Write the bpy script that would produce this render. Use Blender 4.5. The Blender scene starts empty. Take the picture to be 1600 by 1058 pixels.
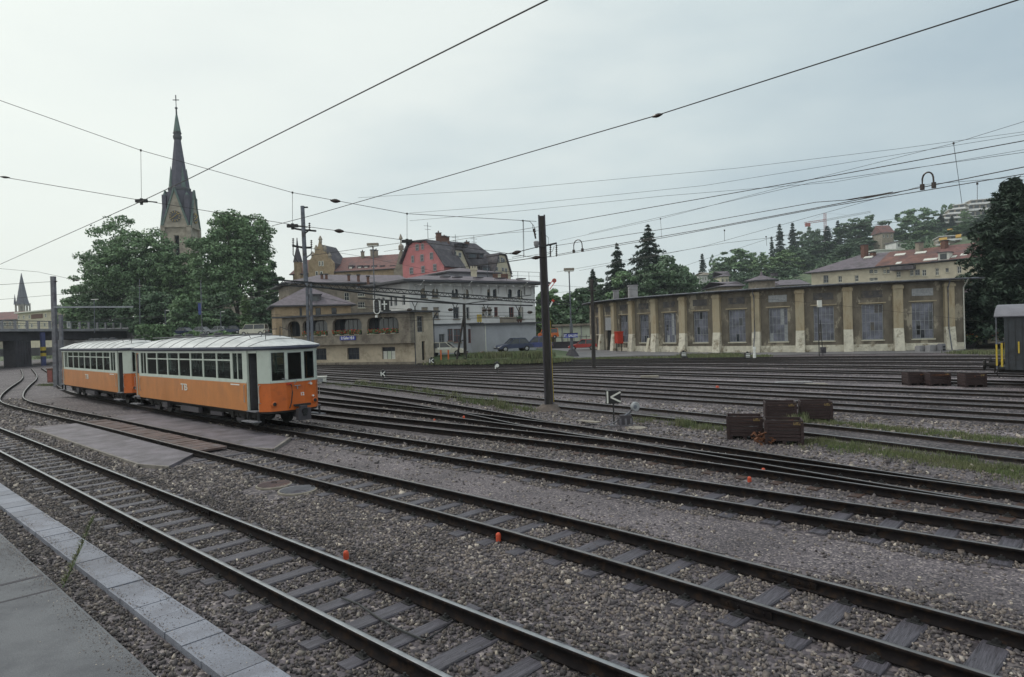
import bpy, math, random
import numpy as np
from mathutils import Vector
R = math.radians
random.seed(7)
scene = bpy.context.scene
col = scene.collection

# ------------------------------------------------------------------ camera
CH = 2.85
FPX, ROLL, PITCH = 1040.0, R(1.9), R(-0.88)
cam_d = bpy.data.cameras.new('camera'); cam = bpy.data.objects.new('camera', cam_d); col.objects.link(cam)
cam_d.sensor_fit = 'HORIZONTAL'; cam_d.sensor_width = 36.0; cam_d.lens = FPX / 1600 * 36
cam_d.clip_start = 0.1; cam_d.clip_end = 6000
from mathutils import Matrix
cam.matrix_world = Matrix.Translation((0, 0, CH)) @ Matrix.Rotation(R(90) + PITCH, 4, 'X') @ Matrix.Rotation(-ROLL, 4, 'Z')
scene.camera = cam

# ------------------------------------------------------------------ sky, sun, exposure
world = bpy.data.worlds.new('World'); scene.world = world; world.use_nodes = True
wn = world.node_tree.nodes; wl = world.node_tree.links
bg = wn['Background']
SUN_EL, SUN_ROT = R(48), R(-60)
sky = wn.new('ShaderNodeTexSky'); sky.sky_type = 'NISHITA'; sky.sun_disc = False
sky.sun_elevation = SUN_EL; sky.sun_rotation = SUN_ROT; sky.air_density = 1.5; sky.dust_density = 3.0
tc = wn.new('ShaderNodeTexCoord')
def wnode(t, **k):
    n = wn.new(t)
    for a, b in k.items(): setattr(n, a, b)
    return n
mp = wnode('ShaderNodeMapping'); mp.inputs['Scale'].default_value = (1.0, 1.0, 3.2)
wl.new(tc.outputs['Generated'], mp.inputs['Vector'])
nz = wnode('ShaderNodeTexNoise'); nz.inputs['Scale'].default_value = 1.7; nz.inputs['Detail'].default_value = 5; nz.inputs['Roughness'].default_value = 0.5
wl.new(mp.outputs[0], nz.inputs['Vector'])
# bright bank of cloud to the west (left), thinner bluish cloud to the east (right)
dp = wnode('ShaderNodeVectorMath', operation='DOT_PRODUCT'); dp.inputs[1].default_value = (0.93, 0.30, 0.22)
wl.new(tc.outputs['Generated'], dp.inputs[0])
ma = wnode('ShaderNodeMath', operation='MULTIPLY_ADD'); ma.inputs[1].default_value = 0.95; ma.inputs[2].default_value = -0.2
wl.new(nz.outputs['Fac'], ma.inputs[0]); 
ad = wnode('ShaderNodeMath', operation='MULTIPLY_ADD'); ad.inputs[1].default_value = 0.62
wl.new(dp.outputs['Value'], ad.inputs[0]); wl.new(ma.outputs[0], ad.inputs[2])
rp = wnode('ShaderNodeValToRGB')
e = rp.color_ramp.elements
e[0].position = 0.02; e[0].color = (0.735, 0.775, 0.725, 1)
e[1].position = 0.92; e[1].color = (0.345, 0.425, 0.475, 1)
k = rp.color_ramp.elements.new(0.42); k.color = (0.64, 0.685, 0.665, 1)
k = rp.color_ramp.elements.new(0.66); k.color = (0.49, 0.56, 0.575, 1)
wl.new(ad.outputs[0], rp.inputs[0])
sc = wnode('ShaderNodeVectorMath', operation='SCALE'); sc.inputs['Scale'].default_value = 0.07
wl.new(sky.outputs[0], sc.inputs[0])
mx = wnode('ShaderNodeMixRGB'); mx.inputs[0].default_value = 0.93
wl.new(sc.outputs[0], mx.inputs[1]); wl.new(rp.outputs[0], mx.inputs[2])
wl.new(mx.outputs[0], bg.inputs[0]); bg.inputs[1].default_value = 0.93
sd = bpy.data.lights.new('sun', 'SUN'); sd.energy = 0.8; sd.angle = R(25); sd.color = (1.0, 0.96, 0.9)
sun = bpy.data.objects.new('sun', sd); col.objects.link(sun)
sun.rotation_euler = (R(90) - SUN_EL, 0, R(180) - SUN_ROT)
sun.location = (-60, -40, 80)
scene.view_settings.view_transform = 'Standard'; scene.view_settings.look = 'None'
scene.view_settings.exposure = 0.54; scene.view_settings.gamma = 1.0
scene.render.engine = 'CYCLES'
scene.cycles.max_bounces = 6; scene.cycles.transparent_max_bounces = 12

# ------------------------------------------------------------------ measuring helpers
def ray(px, py):
    u = (px - 800) / FPX; v = -(py - 529) / FPX
    c, s = math.cos(ROLL), math.sin(ROLL)
    r = u * c + v * s; w = -u * s + v * c
    cp, sp = math.cos(PITCH), math.sin(PITCH)
    return Vector((r, cp - w * sp, sp + w * cp))
def G(px, py, z=-0.17):
    d = ray(px, py); t = (z - CH) / d.z
    return Vector((d.x * t, d.y * t, z))
def P(px, py, D):
    d = ray(px, py); t = D / d.y
    return Vector((d.x * t, D, CH + d.z * t))
TH = R(46.8)
DV = Vector((-math.sin(TH), math.cos(TH), 0)); NV = Vector((math.cos(TH), math.sin(TH), 0))
def SN(s, n, z=0.0): return DV * s + NV * n + Vector((0, 0, z))
def hz(px): return 550 - 0.0332 * (px + 318)
SKY = [(-900, 545), (200, 530), (450, 500), (560, 480), (700, 486), (860, 492), (960, 478), (1060, 462), (1130, 440), (1200, 424), (1300, 398), (1400, 376), (1500, 352), (1600, 330), (2200, 300), (3200, 300)]
def hill(x, y):
    if y < 100: return -0.6
    px = 800 + FPX * x / y
    yy = np.interp(px, [a for a, b in SKY], [b for a, b in SKY])
    zs = CH + (hz(px) - yy) * 450 / 1040
    t = min(max((y - 112) / 338, 0), 1)
    t = t ** 0.85
    return -0.6 + max(zs, -0.2) * t * (1 + max(0, y - 450) / 2500)

# ------------------------------------------------------------------ mesh helpers
OFF = {}
class MB:
    def __init__(self): self.v = []; self.f = []; self.m = []
    def poly(self, pts, mi=0):
        b = len(self.v); self.v += [tuple(p) for p in pts]; self.f.append(tuple(range(b, b + len(pts)))); self.m.append(mi)
    def obox(self, o, ux, uy, uz, mi=0, top=None):
        o, ux, uy, uz = Vector(o), Vector(ux), Vector(uy), Vector(uz)
        b = len(self.v)
        for c in (o, o + ux, o + ux + uy, o + uy, o + uz, o + ux + uz, o + ux + uy + uz, o + uy + uz): self.v.append(tuple(c))
        for i, q in enumerate(((0, 3, 2, 1), (4, 5, 6, 7), (0, 1, 5, 4), (1, 2, 6, 5), (2, 3, 7, 6), (3, 0, 4, 7))):
            self.f.append(tuple(b + j for j in q)); self.m.append(top if (top is not None and i == 1) else mi)
        return self
    def box(self, c, s, rz=0.0, mi=0, top=None):
        ca, sa = math.cos(rz), math.sin(rz)
        ux = Vector((ca, sa, 0)) * s[0]; uy = Vector((-sa, ca, 0)) * s[1]; uz = Vector((0, 0, s[2]))
        return self.obox(Vector(c) - (ux + uy + uz) / 2, ux, uy, uz, mi, top)
    def bar(self, p, q, w, h=None, mi=0, up=(0, 0, 1)):
        p, q = Vector(p), Vector(q); h = h or w; d = q - p
        if d.length < 1e-6: return self
        a = d.cross(Vector(up))
        if a.length < 1e-4: a = d.cross(Vector((1, 0, 0)))
        a.normalize(); b = a.cross(d).normalized()
        return self.obox(p - a * w / 2 - b * h / 2, a * w, d, b * h, mi)
    def tube(self, pts, r, seg=6, mi=0, cap=True, r1=None):
        pts = [Vector(p) for p in pts]; n = len(pts); b0 = len(self.v)
        for i, p in enumerate(pts):
            d = (pts[min(i + 1, n - 1)] - pts[max(i - 1, 0)]).normalized()
            a = d.cross(Vector((0, 0, 1)))
            if a.length < 0.05: a = d.cross(Vector((1, 0, 0)))
            a.normalize(); c = d.cross(a).normalized()
            rr = r if r1 is None else r + (r1 - r) * i / (n - 1)
            for k in range(seg):
                t = 2 * math.pi * k / seg
                self.v.append(tuple(p + a * math.cos(t) * rr + c * math.sin(t) * rr))
        for i in range(n - 1):
            for k in range(seg):
                k2 = (k + 1) % seg
                self.f.append((b0 + i * seg + k, b0 + i * seg + k2, b0 + (i + 1) * seg + k2, b0 + (i + 1) * seg + k)); self.m.append(mi)
        if cap:
            self.f.append(tuple(b0 + k for k in range(seg))[::-1]); self.m.append(mi)
            self.f.append(tuple(b0 + (n - 1) * seg + k for k in range(seg))); self.m.append(mi)
        return self
    def lathe(self, c, prof, seg=16, mi=0, axis=None):
        # prof: list of (r, h) along axis (default z)
        c = Vector(c); ax = Vector(axis or (0, 0, 1)).normalized()
        a = ax.cross(Vector((0, 0, 1)))
        if a.length < 0.05: a = Vector((1, 0, 0))
        a.normalize(); b = ax.cross(a)
        b0 = len(self.v); n = len(prof)
        for r, h in prof:
            for k in range(seg):
                t = 2 * math.pi * k / seg
                self.v.append(tuple(c + ax * h + a * math.cos(t) * r + b * math.sin(t) * r))
        for i in range(n - 1):
            for k in range(seg):
                k2 = (k + 1) % seg
                self.f.append((b0 + i * seg + k, b0 + i * seg + k2, b0 + (i + 1) * seg + k2, b0 + (i + 1) * seg + k)); self.m.append(mi)
        self.f.append(tuple(b0 + k for k in range(seg))[::-1]); self.m.append(mi)
        self.f.append(tuple(b0 + (n - 1) * seg + k for k in range(seg))); self.m.append(mi)
        return self
    def prism(self, pts, z0, z1, mi=0, top=None):
        n = len(pts); b = len(self.v)
        z0s = z0 if isinstance(z0, (list, tuple)) else [z0] * n
        z1s = z1 if isinstance(z1, (list, tuple)) else [z1] * n
        for p, z in zip(pts, z0s): self.v.append((p[0], p[1], z))
        for p, z in zip(pts, z1s): self.v.append((p[0], p[1], z))
        for i in range(n):
            j = (i + 1) % n; self.f.append((b + i, b + j, b + n + j, b + n + i)); self.m.append(mi)
        self.f.append(tuple(range(b, b + n))[::-1]); self.m.append(mi)
        self.f.append(tuple(range(b + n, b + 2 * n))); self.m.append(mi if top is None else top)
        return self
    def build(self, name, mats, parent=None, origin=None, smooth=False):
        me = bpy.data.meshes.new(name)
        off = OFF.get(parent.name, Vector((0, 0, 0))) if parent else (Vector(origin) if origin is not None else Vector((0, 0, 0)))
        vs = [(a - off.x, b - off.y, c - off.z) for a, b, c in self.v]
        me.from_pydata(vs, [], self.f)
        if not isinstance(mats, (list, tuple)): mats = [mats]
        for m in mats: me.materials.append(m)
        me.polygons.foreach_set('material_index', self.m)
        if smooth: me.polygons.foreach_set('use_smooth', [True] * len(self.f))
        me.update()
        o = bpy.data.objects.new(name, me); col.objects.link(o)
        OFF[o.name] = off
        if parent: o.parent = parent
        else: o.location = off
        return o
def np_mesh(name, V, F, mats, parent=None, origin=None, smooth=False, midx=None):
    me = bpy.data.meshes.new(name)
    off = OFF.get(parent.name, Vector((0, 0, 0))) if parent else (Vector(origin) if origin is not None else Vector((0, 0, 0)))
    V = np.asarray(V, dtype=np.float32) - np.array(off, dtype=np.float32)
    F = np.asarray(F, dtype=np.int32); k = F.shape[1]
    me.vertices.add(len(V)); me.vertices.foreach_set('co', V.ravel())
    me.loops.add(F.size); me.loops.foreach_set('vertex_index', F.ravel())
    me.polygons.add(len(F)); me.polygons.foreach_set('loop_start', np.arange(0, F.size, k, dtype=np.int32))
    try: me.polygons.foreach_set('loop_total', np.full(len(F), k, dtype=np.int32))
    except Exception: pass
    if not isinstance(mats, (list, tuple)): mats = [mats]
    for m in mats: me.materials.append(m)
    if midx is not None: me.polygons.foreach_set('material_index', np.asarray(midx, dtype=np.int32))
    me.update(calc_edges=True); me.validate()
    o = bpy.data.objects.new(name, me); col.objects.link(o); OFF[o.name] = off
    if parent: o.parent = parent
    else: o.location = off
    return o
def tag(o, label=None, cat=None, group=None, kind=None):
    if label: o['label'] = label
    if cat: o['category'] = cat
    if group: o['group'] = group
    if kind: o['kind'] = kind
    return o
def thing(name, loc, label, cat, group=None, world=True, rz=0.0):
    o = bpy.data.objects.new(name, None); col.objects.link(o); o.location = loc; o.rotation_euler = (0, 0, rz)
    o.empty_display_size = 0.2
    OFF[o.name] = Vector(loc) if world else Vector((0, 0, 0))
    return tag(o, label, cat, group)
def dup(o, parent=None, loc=None, rz=None, label=None, scale=None):
    c = o.copy(); col.objects.link(c); c.parent = parent
    for ch in list(o.children): dup(ch, c)
    if loc is not None: c.location = loc
    if rz is not None: c.rotation_euler = (0, 0, rz)
    if label: c['label'] = label
    if scale: c.scale = scale if isinstance(scale, (tuple, list)) else (scale,) * 3
    return c

# ------------------------------------------------------------------ materials
def lin(r, g, b):
    f = lambda c: (c / 255 / 12.92) if c / 255 <= 0.04045 else ((c / 255 + 0.055) / 1.055) ** 2.4
    return (f(r), f(g), f(b))
def mat(name, c, rough=0.8, var=0.25, scale=3.0, c2=None, bump=0.0, bscale=40.0, metal=0.0, detail=6, spec=0.5, c3=None, s3=0.6, t3=(0.5, 0.62), island=0.0, stretch=None, coat=0.0, rot=0.0):
    m = bpy.data.materials.new(name); m.use_nodes = True; nt = m.node_tree; N = nt.nodes; L = nt.links
    b = N['Principled BSDF']; b.inputs['Roughness'].default_value = rough; b.inputs['Metallic'].default_value = metal
    b.inputs['Specular IOR Level'].default_value = spec
    if coat: b.inputs['Coat Weight'].default_value = coat; b.inputs['Coat Roughness'].default_value = 0.25
    t = N.new('ShaderNodeTexCoord'); src = t.outputs['Object']
    if stretch:
        q = N.new('ShaderNodeMapping'); q.inputs['Scale'].default_value = stretch; q.vector_type = 'TEXTURE' if 0 else 'POINT'
        if rot:
            q0 = N.new('ShaderNodeMapping'); q0.inputs['Rotation'].default_value = (0, 0, rot); L.new(src, q0.inputs[0]); src = q0.outputs[0]
        L.new(src, q.inputs[0]); src = q.outputs[0]
    n = N.new('ShaderNodeTexNoise'); n.inputs['Scale'].default_value = scale; n.inputs['Detail'].default_value = detail; n.inputs['Roughness'].default_value = 0.62
    L.new(src, n.inputs['Vector'])
    r = N.new('ShaderNodeValToRGB'); L.new(n.outputs['Fac'], r.inputs[0])
    a = c2 if c2 else tuple(x * (1 - var) for x in c); d = c if c2 else tuple(min(1, x * (1 + var)) for x in c)
    r.color_ramp.elements[0].position = 0.32; r.color_ramp.elements[1].position = 0.68
    r.color_ramp.elements[0].color = (*a, 1); r.color_ramp.elements[1].color = (*d, 1)
    out = r.outputs[0]
    if c3:
        n3 = N.new('ShaderNodeTexNoise'); n3.inputs['Scale'].default_value = s3; n3.inputs['Detail'].default_value = 8; n3.inputs['Roughness'].default_value = 0.7
        L.new(src, n3.inputs['Vector'])
        r3 = N.new('ShaderNodeValToRGB'); r3.color_ramp.elements[0].position = t3[0]; r3.color_ramp.elements[1].position = t3[1]
        L.new(n3.outputs['Fac'], r3.inputs[0])
        mxx = N.new('ShaderNodeMixRGB'); L.new(r3.outputs[0], mxx.inputs[0]); L.new(out, mxx.inputs[1]); mxx.inputs[2].default_value = (*c3, 1)
        out = mxx.outputs[0]
    if island:
        g = N.new('ShaderNodeNewGeometry'); mr = N.new('ShaderNodeMapRange')
        mr.inputs['To Min'].default_value = 1 - island; mr.inputs['To Max'].default_value = 1 + island
        L.new(g.outputs['Random Per Island'], mr.inputs[0])
        hs = N.new('ShaderNodeVectorMath'); hs.operation = 'SCALE'; L.new(out, hs.inputs[0]); L.new(mr.outputs[0], hs.inputs['Scale']); out = hs.outputs[0]
    L.new(out, b.inputs['Base Color'])
    if bump:
        nb = N.new('ShaderNodeTexNoise'); nb.inputs['Scale'].default_value = bscale; nb.inputs['Detail'].default_value = 5
        L.new(src, nb.inputs['Vector'])
        bp = N.new('ShaderNodeBump'); bp.inputs['Strength'].default_value = bump; bp.inputs['Distance'].default_value = 0.02
        L.new(nb.outputs['Fac'], bp.inputs['Height']); L.new(bp.outputs[0], b.inputs['Normal'])
    return m
def glass(name, c, rough=0.06, trans=0.0, island=0.3):
    m = bpy.data.materials.new(name); m.use_nodes = True; nt = m.node_tree; N = nt.nodes; L = nt.links
    b = N['Principled BSDF']; b.inputs['Roughness'].default_value = rough; b.inputs['Specular IOR Level'].default_value = 0.6
    t = N.new('ShaderNodeTexCoord'); n = N.new('ShaderNodeTexNoise'); n.inputs['Scale'].default_value = 1.3; n.inputs['Detail'].default_value = 3
    L.new(t.outputs['Object'], n.inputs['Vector'])
    r = N.new('ShaderNodeValToRGB'); r.color_ramp.elements[0].color = (*[x * (1 - island) for x in c], 1); r.color_ramp.elements[1].color = (*[x * (1 + island) for x in c], 1)
    r.color_ramp.elements[0].position = 0.35; r.color_ramp.elements[1].position = 0.65
    L.new(n.outputs['Fac'], r.inputs[0]); L.new(r.outputs[0], b.inputs['Base Color'])
    bp = N.new('ShaderNodeBump'); bp.inputs['Strength'].default_value = 0.08; bp.inputs['Distance'].default_value = 0.05
    L.new(n.outputs['Fac'], bp.inputs['Height']); L.new(bp.outputs[0], b.inputs['Normal'])
    if trans:
        tr = N.new('ShaderNodeBsdfTransparent'); tr.inputs[0].default_value = (0.75, 0.8, 0.78, 1)
        ms = N.new('ShaderNodeMixShader'); ms.inputs[0].default_value = trans
        L.new(b.outputs[0], ms.inputs[1]); L.new(tr.outputs[0], ms.inputs[2]); L.new(ms.outputs[0], N['Material Output'].inputs[0])
    return m
M = {}
def ground_mat(name, tone=1.0, cell=21.0, warm=0.0, bump=0.7):
    m = bpy.data.materials.new(name); m.use_nodes = True; nt = m.node_tree; N = nt.nodes; L = nt.links
    b = N['Principled BSDF']; b.inputs['Roughness'].default_value = 0.72; b.inputs['Specular IOR Level'].default_value = 0.35
    t = N.new('ShaderNodeTexCoord')
    v = N.new('ShaderNodeTexVoronoi'); v.inputs['Scale'].default_value = cell; L.new(t.outputs['Object'], v.inputs['Vector'])
    r = N.new('ShaderNodeValToRGB'); cr = r.color_ramp
    cr.elements[0].color = (0.05 * tone, 0.045 * tone, 0.05 * tone, 1); cr.elements[1].color = (0.36 * tone, 0.32 * tone, 0.30 * tone, 1)
    q = cr.elements.new(0.5); q.color = (0.115 * tone, 0.10 * tone, 0.112 * tone, 1)
    q = cr.elements.new(0.86); q.color = (0.17 * tone, 0.15 * tone, 0.155 * tone, 1)
    sp = N.new('ShaderNodeSeparateColor'); L.new(v.outputs['Color'], sp.inputs[0]); L.new(sp.outputs[0], r.inputs[0])
    n = N.new('ShaderNodeTexNoise'); n.inputs['Scale'].default_value = 0.55; n.inputs['Detail'].default_value = 9; n.inputs['Roughness'].default_value = 0.68
    L.new(t.outputs['Object'], n.inputs['Vector'])
    r2 = N.new('ShaderNodeValToRGB'); r2.color_ramp.elements[0].position = 0.3; r2.color_ramp.elements[1].position = 0.72
    r2.color_ramp.elements[0].color = (0.50, 0.485, 0.505, 1); r2.color_ramp.elements[1].color = (1.22 + warm, 1.19 + warm * 0.5, 1.22 - warm * 0.3, 1)
    L.new(n.outputs['Fac'], r2.inputs[0])
    mu = N.new('ShaderNodeMixRGB'); mu.blend_type = 'MULTIPLY'; mu.inputs[0].default_value = 1
    L.new(r.outputs[0], mu.inputs[1]); L.new(r2.outputs[0], mu.inputs[2]); L.new(mu.outputs[0], b.inputs['Base Color'])
    bp = N.new('ShaderNodeBump'); bp.inputs['Strength'].default_value = bump; bp.inputs['Distance'].default_value = 0.03; bp.invert = True
    L.new(v.outputs['Distance'], bp.inputs['Height']); L.new(bp.outputs[0], b.inputs['Normal'])
    return m
M['ground'] = ground_mat('gravel_ground', tone=0.95)
M['bed'] = ground_mat('oily_ballast', tone=0.70)
M['rail_yard'] = mat('yard_rail_side', (0.034, 0.029, 0.029), 0.8, 0.35, 6, spec=0.15, c3=(0.055, 0.04, 0.032), s3=9)
M['cinder'] = ground_mat('fine_gravel', tone=1.05, cell=45, bump=0.4)
M['pale'] = ground_mat('pale_gravel', tone=1.55, cell=30, bump=0.5)
def stone_mat(k=1.0):
    m = bpy.data.materials.new('ballast_stone'); m.use_nodes = True; nt = m.node_tree; N = nt.nodes; L = nt.links
    b = N['Principled BSDF']; b.inputs['Roughness'].default_value = 0.68; b.inputs['Specular IOR Level'].default_value = 0.4
    g = N.new('ShaderNodeNewGeometry'); r = N.new('ShaderNodeValToRGB'); cr = r.color_ramp
    cr.elements[0].color = (0.05, 0.044, 0.048, 1); cr.elements[1].color = (0.46, 0.40, 0.34, 1)
    for p, c in ((0.25, (0.085, 0.074, 0.079)), (0.5, (0.12, 0.105, 0.105)), (0.75, (0.165, 0.135, 0.12)), (0.93, (0.21, 0.18, 0.165)), (0.96, (0.35, 0.31, 0.28))):
        q = cr.elements.new(p); q.color = (*[x * k for x in c], 1)
    L.new(g.outputs['Random Per Island'], r.inputs[0])
    t = N.new('ShaderNodeTexCoord'); n = N.new('ShaderNodeTexNoise'); n.inputs['Scale'].default_value = 0.8; n.inputs['Detail'].default_value = 3
    L.new(t.outputs['Object'], n.inputs['Vector'])
    n2 = N.new('ShaderNodeTexNoise'); n2.inputs['Scale'].default_value = 60; L.new(t.outputs['Object'], n2.inputs['Vector'])
    mr = N.new('ShaderNodeMapRange'); mr.inputs['From Min'].default_value = 0.3; mr.inputs['From Max'].default_value = 0.7; mr.inputs['To Min'].default_value = 0.7; mr.inputs['To Max'].default_value = 1.25
    L.new(n.outputs['Fac'], mr.inputs[0])
    mr2 = N.new('ShaderNodeMapRange'); mr2.inputs['To Min'].default_value = 0.65; mr2.inputs['To Max'].default_value = 1.35; L.new(n2.outputs['Fac'], mr2.inputs[0])
    mm = N.new('ShaderNodeMath'); mm.operation = 'MULTIPLY'; L.new(mr.outputs[0], mm.inputs[0]); L.new(mr2.outputs[0], mm.inputs[1])
    sc_ = N.new('ShaderNodeVectorMath'); sc_.operation = 'SCALE'; L.new(r.outputs[0], sc_.inputs[0]); L.new(mm.outputs[0], sc_.inputs['Scale'])
    L.new(sc_.outputs[0], b.inputs['Base Color'])
    return m
M['stone'] = stone_mat(1.08)
M['stone_dark'] = stone_mat(0.72)
M['old_yellow'] = mat('faded_yellow_paint', (0.22, 0.15, 0.06), 0.8, 0.4, 14, c3=(0.05, 0.03, 0.025), s3=12, t3=(.48, .56))
M['platform'] = mat('platform_asphalt', (0.14, 0.144, 0.158), 0.8, 0.4, 90, bump=0.5, bscale=160, c3=(0.085, 0.087, 0.10), s3=1.1, t3=(.42, .66))
M['kerb'] = mat('kerb_slab', (0.20, 0.21, 0.255), 0.65, 0.25, 60, bump=0.4, bscale=90, island=0.14, c3=(0.125, 0.125, 0.15), s3=2.2, t3=(.46, .7))
M['crossing'] = mat('crossing_asphalt', (0.13, 0.115, 0.135), 0.65, 0.45, 1.4, bump=0.4, bscale=110, c3=(0.075, 0.065, 0.075), s3=1.6, t3=(.5, .7))
M['conc_edge'] = mat('concrete_edging', (0.20, 0.18, 0.165), 0.85, 0.4, 5, bump=0.3)
M['rustplank'] = mat('rusty_planks', (0.115, 0.075, 0.068), 0.75, 0.35, 2.5, bump=0.4, c3=(0.14, 0.12, 0.13), s3=3.5)
M['road'] = mat('yard_asphalt', (0.16, 0.155, 0.165), 0.7, 0.2, 0.6, bump=0.3, bscale=60, c3=(0.11, 0.105, 0.115), s3=0.3)
M['sleeper'] = mat('wet_sleeper_wood', (0.080, 0.074, 0.092), 0.52, 0.45, 4.0, bump=0.9, bscale=14, stretch=(.55, 9, 9), rot=-R(46.8), c3=(0.04, 0.036, 0.045), s3=5, t3=(0.5, 0.64), island=0.42)
M['sleeper_rust'] = mat('rusty_sleeper', (0.055, 0.028, 0.020), 0.6, 0.35, 4.0, bump=0.6, bscale=25, c3=(0.05, 0.04, 0.045), s3=5, island=0.3)
M['rail'] = mat('rail_side_rust', (0.013, 0.011, 0.012), 0.85, 0.35, 6, spec=0.08, c3=(0.028, 0.019, 0.015), s3=9)
M['railtop'] = mat('rail_head_worn', (0.27, 0.28, 0.30), 0.3, 0.2, 8, metal=0.6)
M['railtop_rust'] = mat('rail_head_dull', (0.17, 0.165, 0.17), 0.38, 0.3, 5, metal=0.55)
M['iron'] = mat('dark_iron', (0.03, 0.03, 0.032), 0.55, 0.3, 10, metal=0.3)
M['wire'] = mat('wire_copper_black', (0.035, 0.03, 0.03), 0.5, 0.2, 2, metal=0.3)
M['insul'] = mat('brown_insulator', (0.03, 0.018, 0.015), 0.25, 0.2, 5)
M['wood_pole'] = mat('tarred_pole', (0.028, 0.024, 0.024), 0.85, 0.3, 5, bump=0.5, stretch=(3, 3, 0.4), c3=(0.055, 0.047, 0.043), s3=2)
M['steel_pole'] = mat('grey_steel', (0.13, 0.14, 0.17), 0.6, 0.25, 3, metal=0.2, c3=(0.07, 0.065, 0.07), s3=2)
M['conc_pole'] = mat('concrete_pole', (0.17, 0.17, 0.19), 0.85, 0.25, 3, bump=0.3, c3=(0.11, 0.10, 0.12), s3=1.4)
M['white'] = mat('white_paint', (0.75, 0.76, 0.74), 0.5, 0.08, 4)
M['black'] = mat('black_paint', (0.012, 0.012, 0.014), 0.4, 0.2, 4)
M['orange_cap'] = mat('orange_plastic', (0.56, 0.075, 0.03), 0.6, 0.25, 25, bump=0.2, c3=(0.30, 0.06, 0.03), s3=22)
M['red_paint'] = mat('red_paint', (0.50, 0.045, 0.025), 0.5, 0.15, 6)
M['yellow'] = mat('yellow_paint', (0.50, 0.36, 0.04), 0.55, 0.2, 8)
M['blue_sign'] = mat('blue_enamel', (0.02, 0.035, 0.32), 0.35, 0.1, 4)
M['glass'] = glass('window_glass', (0.035, 0.04, 0.05))
M['glass_blue'] = glass('grimy_shed_glass', (0.12, 0.125, 0.165), rough=0.35, island=0.45)
M['glass_tram'] = glass('tram_glass', (0.02, 0.024, 0.026), trans=0.8)
M['dark'] = mat('dark_opening', (0.01, 0.01, 0.011), 0.9, 0.1)
M['frame_grey'] = mat('grey_window_frame', (0.30, 0.31, 0.33), 0.7, 0.2, 6)
M['frame_white'] = mat('white_window_frame', (0.62, 0.62, 0.58), 0.6, 0.12, 6)
M['frame_red'] = mat('red_window_frame', (0.24, 0.075, 0.065), 0.6, 0.2, 6)
M['frame_dark'] = mat('dark_window_frame', (0.06, 0.06, 0.07), 0.6, 0.2, 6)
M['shed_wall'] = mat('soot_brown_plaster', (0.15, 0.13, 0.106), 0.9, 0.35, 1.4, bump=0.35, bscale=30, stretch=(1, 1, .55), c3=(0.33, 0.295, 0.235), s3=0.8, t3=(0.55, 0.60))
M['shed_butt'] = mat('ochre_buttress', (0.42, 0.36, 0.26), 0.9, 0.3, 1.2, bump=0.3, bscale=30, c3=(0.24, 0.18, 0.11), s3=1.2, t3=(0.45, 0.66), stretch=(1, 1, 0.35))
M['shed_base'] = mat('cream_base_plaster', (0.60, 0.565, 0.48), 0.9, 0.2, 2.0, bump=0.3, bscale=25, c3=(0.27, 0.23, 0.17), s3=1.6, t3=(0.52, 0.64))
M['shed_panel'] = mat('grey_shed_panel', (0.085, 0.08, 0.085), 0.85, 0.3, 2.2, c3=(0.14, 0.12, 0.10), s3=2)
M['sill'] = mat('stone_sill', (0.50, 0.47, 0.38), 0.85, 0.15, 5)
M['roof_grey'] = mat('grey_slate_roof', (0.135, 0.112, 0.135), 0.75, 0.25, 2.5, bump=0.3, bscale=12, c3=(0.09, 0.08, 0.09), s3=0.8)
M['roof_dark'] = mat('dark_slate_roof', (0.07, 0.062, 0.075), 0.75, 0.3, 2.0, bump=0.3, bscale=12, c3=(0.12, 0.11, 0.12), s3=0.9)
M['roof_red'] = mat('red_tile_roof', (0.165, 0.082, 0.068), 0.85, 0.4, 0.8, bump=0.3, bscale=10, c3=(0.10, 0.06, 0.062), s3=0.5, t3=(.45,.6))
M['roof_redbrown'] = mat('weathered_tile_roof', (0.17, 0.085, 0.08), 0.85, 0.3, 2.5, bump=0.3, bscale=10, c3=(0.11, 0.075, 0.08), s3=0.6)
M['fascia'] = mat('dark_fascia', (0.05, 0.052, 0.062), 0.6, 0.2, 3)
M['sand'] = mat('yellow_sandstone', (0.36, 0.275, 0.185), 0.9, 0.2, 1.5, bump=0.2, c3=(0.27, 0.20, 0.13), s3=0.9)
M['sandgrey'] = mat('grey_sandstone', (0.27, 0.235, 0.195), 0.9, 0.2, 1.5, bump=0.2, c3=(0.19, 0.165, 0.14), s3=0.8)
M['tower_low'] = mat('beige_roughcast', (0.50, 0.425, 0.33), 0.92, 0.18, 1.2, bump=0.3, bscale=35, c3=(0.27, 0.22, 0.165), s3=0.7, t3=(0.52, 0.68))
M['tower_up'] = mat('stained_concrete', (0.235, 0.205, 0.17), 0.92, 0.28, 1.5, bump=0.3, bscale=30, c3=(0.12, 0.10, 0.085), s3=0.9)
M['whitewall'] = mat('aged_white_render', (0.64, 0.635, 0.64), 0.9, 0.1, 0.9, bump=0.15, bscale=25, c3=(0.50, 0.49, 0.51), s3=0.5, t3=(0.5, 0.72), stretch=(1, 1, 0.6))
M['greywall'] = mat('blue_grey_render', (0.38, 0.385, 0.43), 0.9, 0.1, 0.9, bump=0.15, bscale=25, c3=(0.31, 0.305, 0.35), s3=0.6, t3=(0.5, 0.75))
M['pink'] = mat('pink_render', (0.52, 0.20, 0.21), 0.9, 0.12, 0.9, bump=0.1, c3=(0.48, 0.16, 0.165), s3=0.5, t3=(0.5, 0.75))
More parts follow.
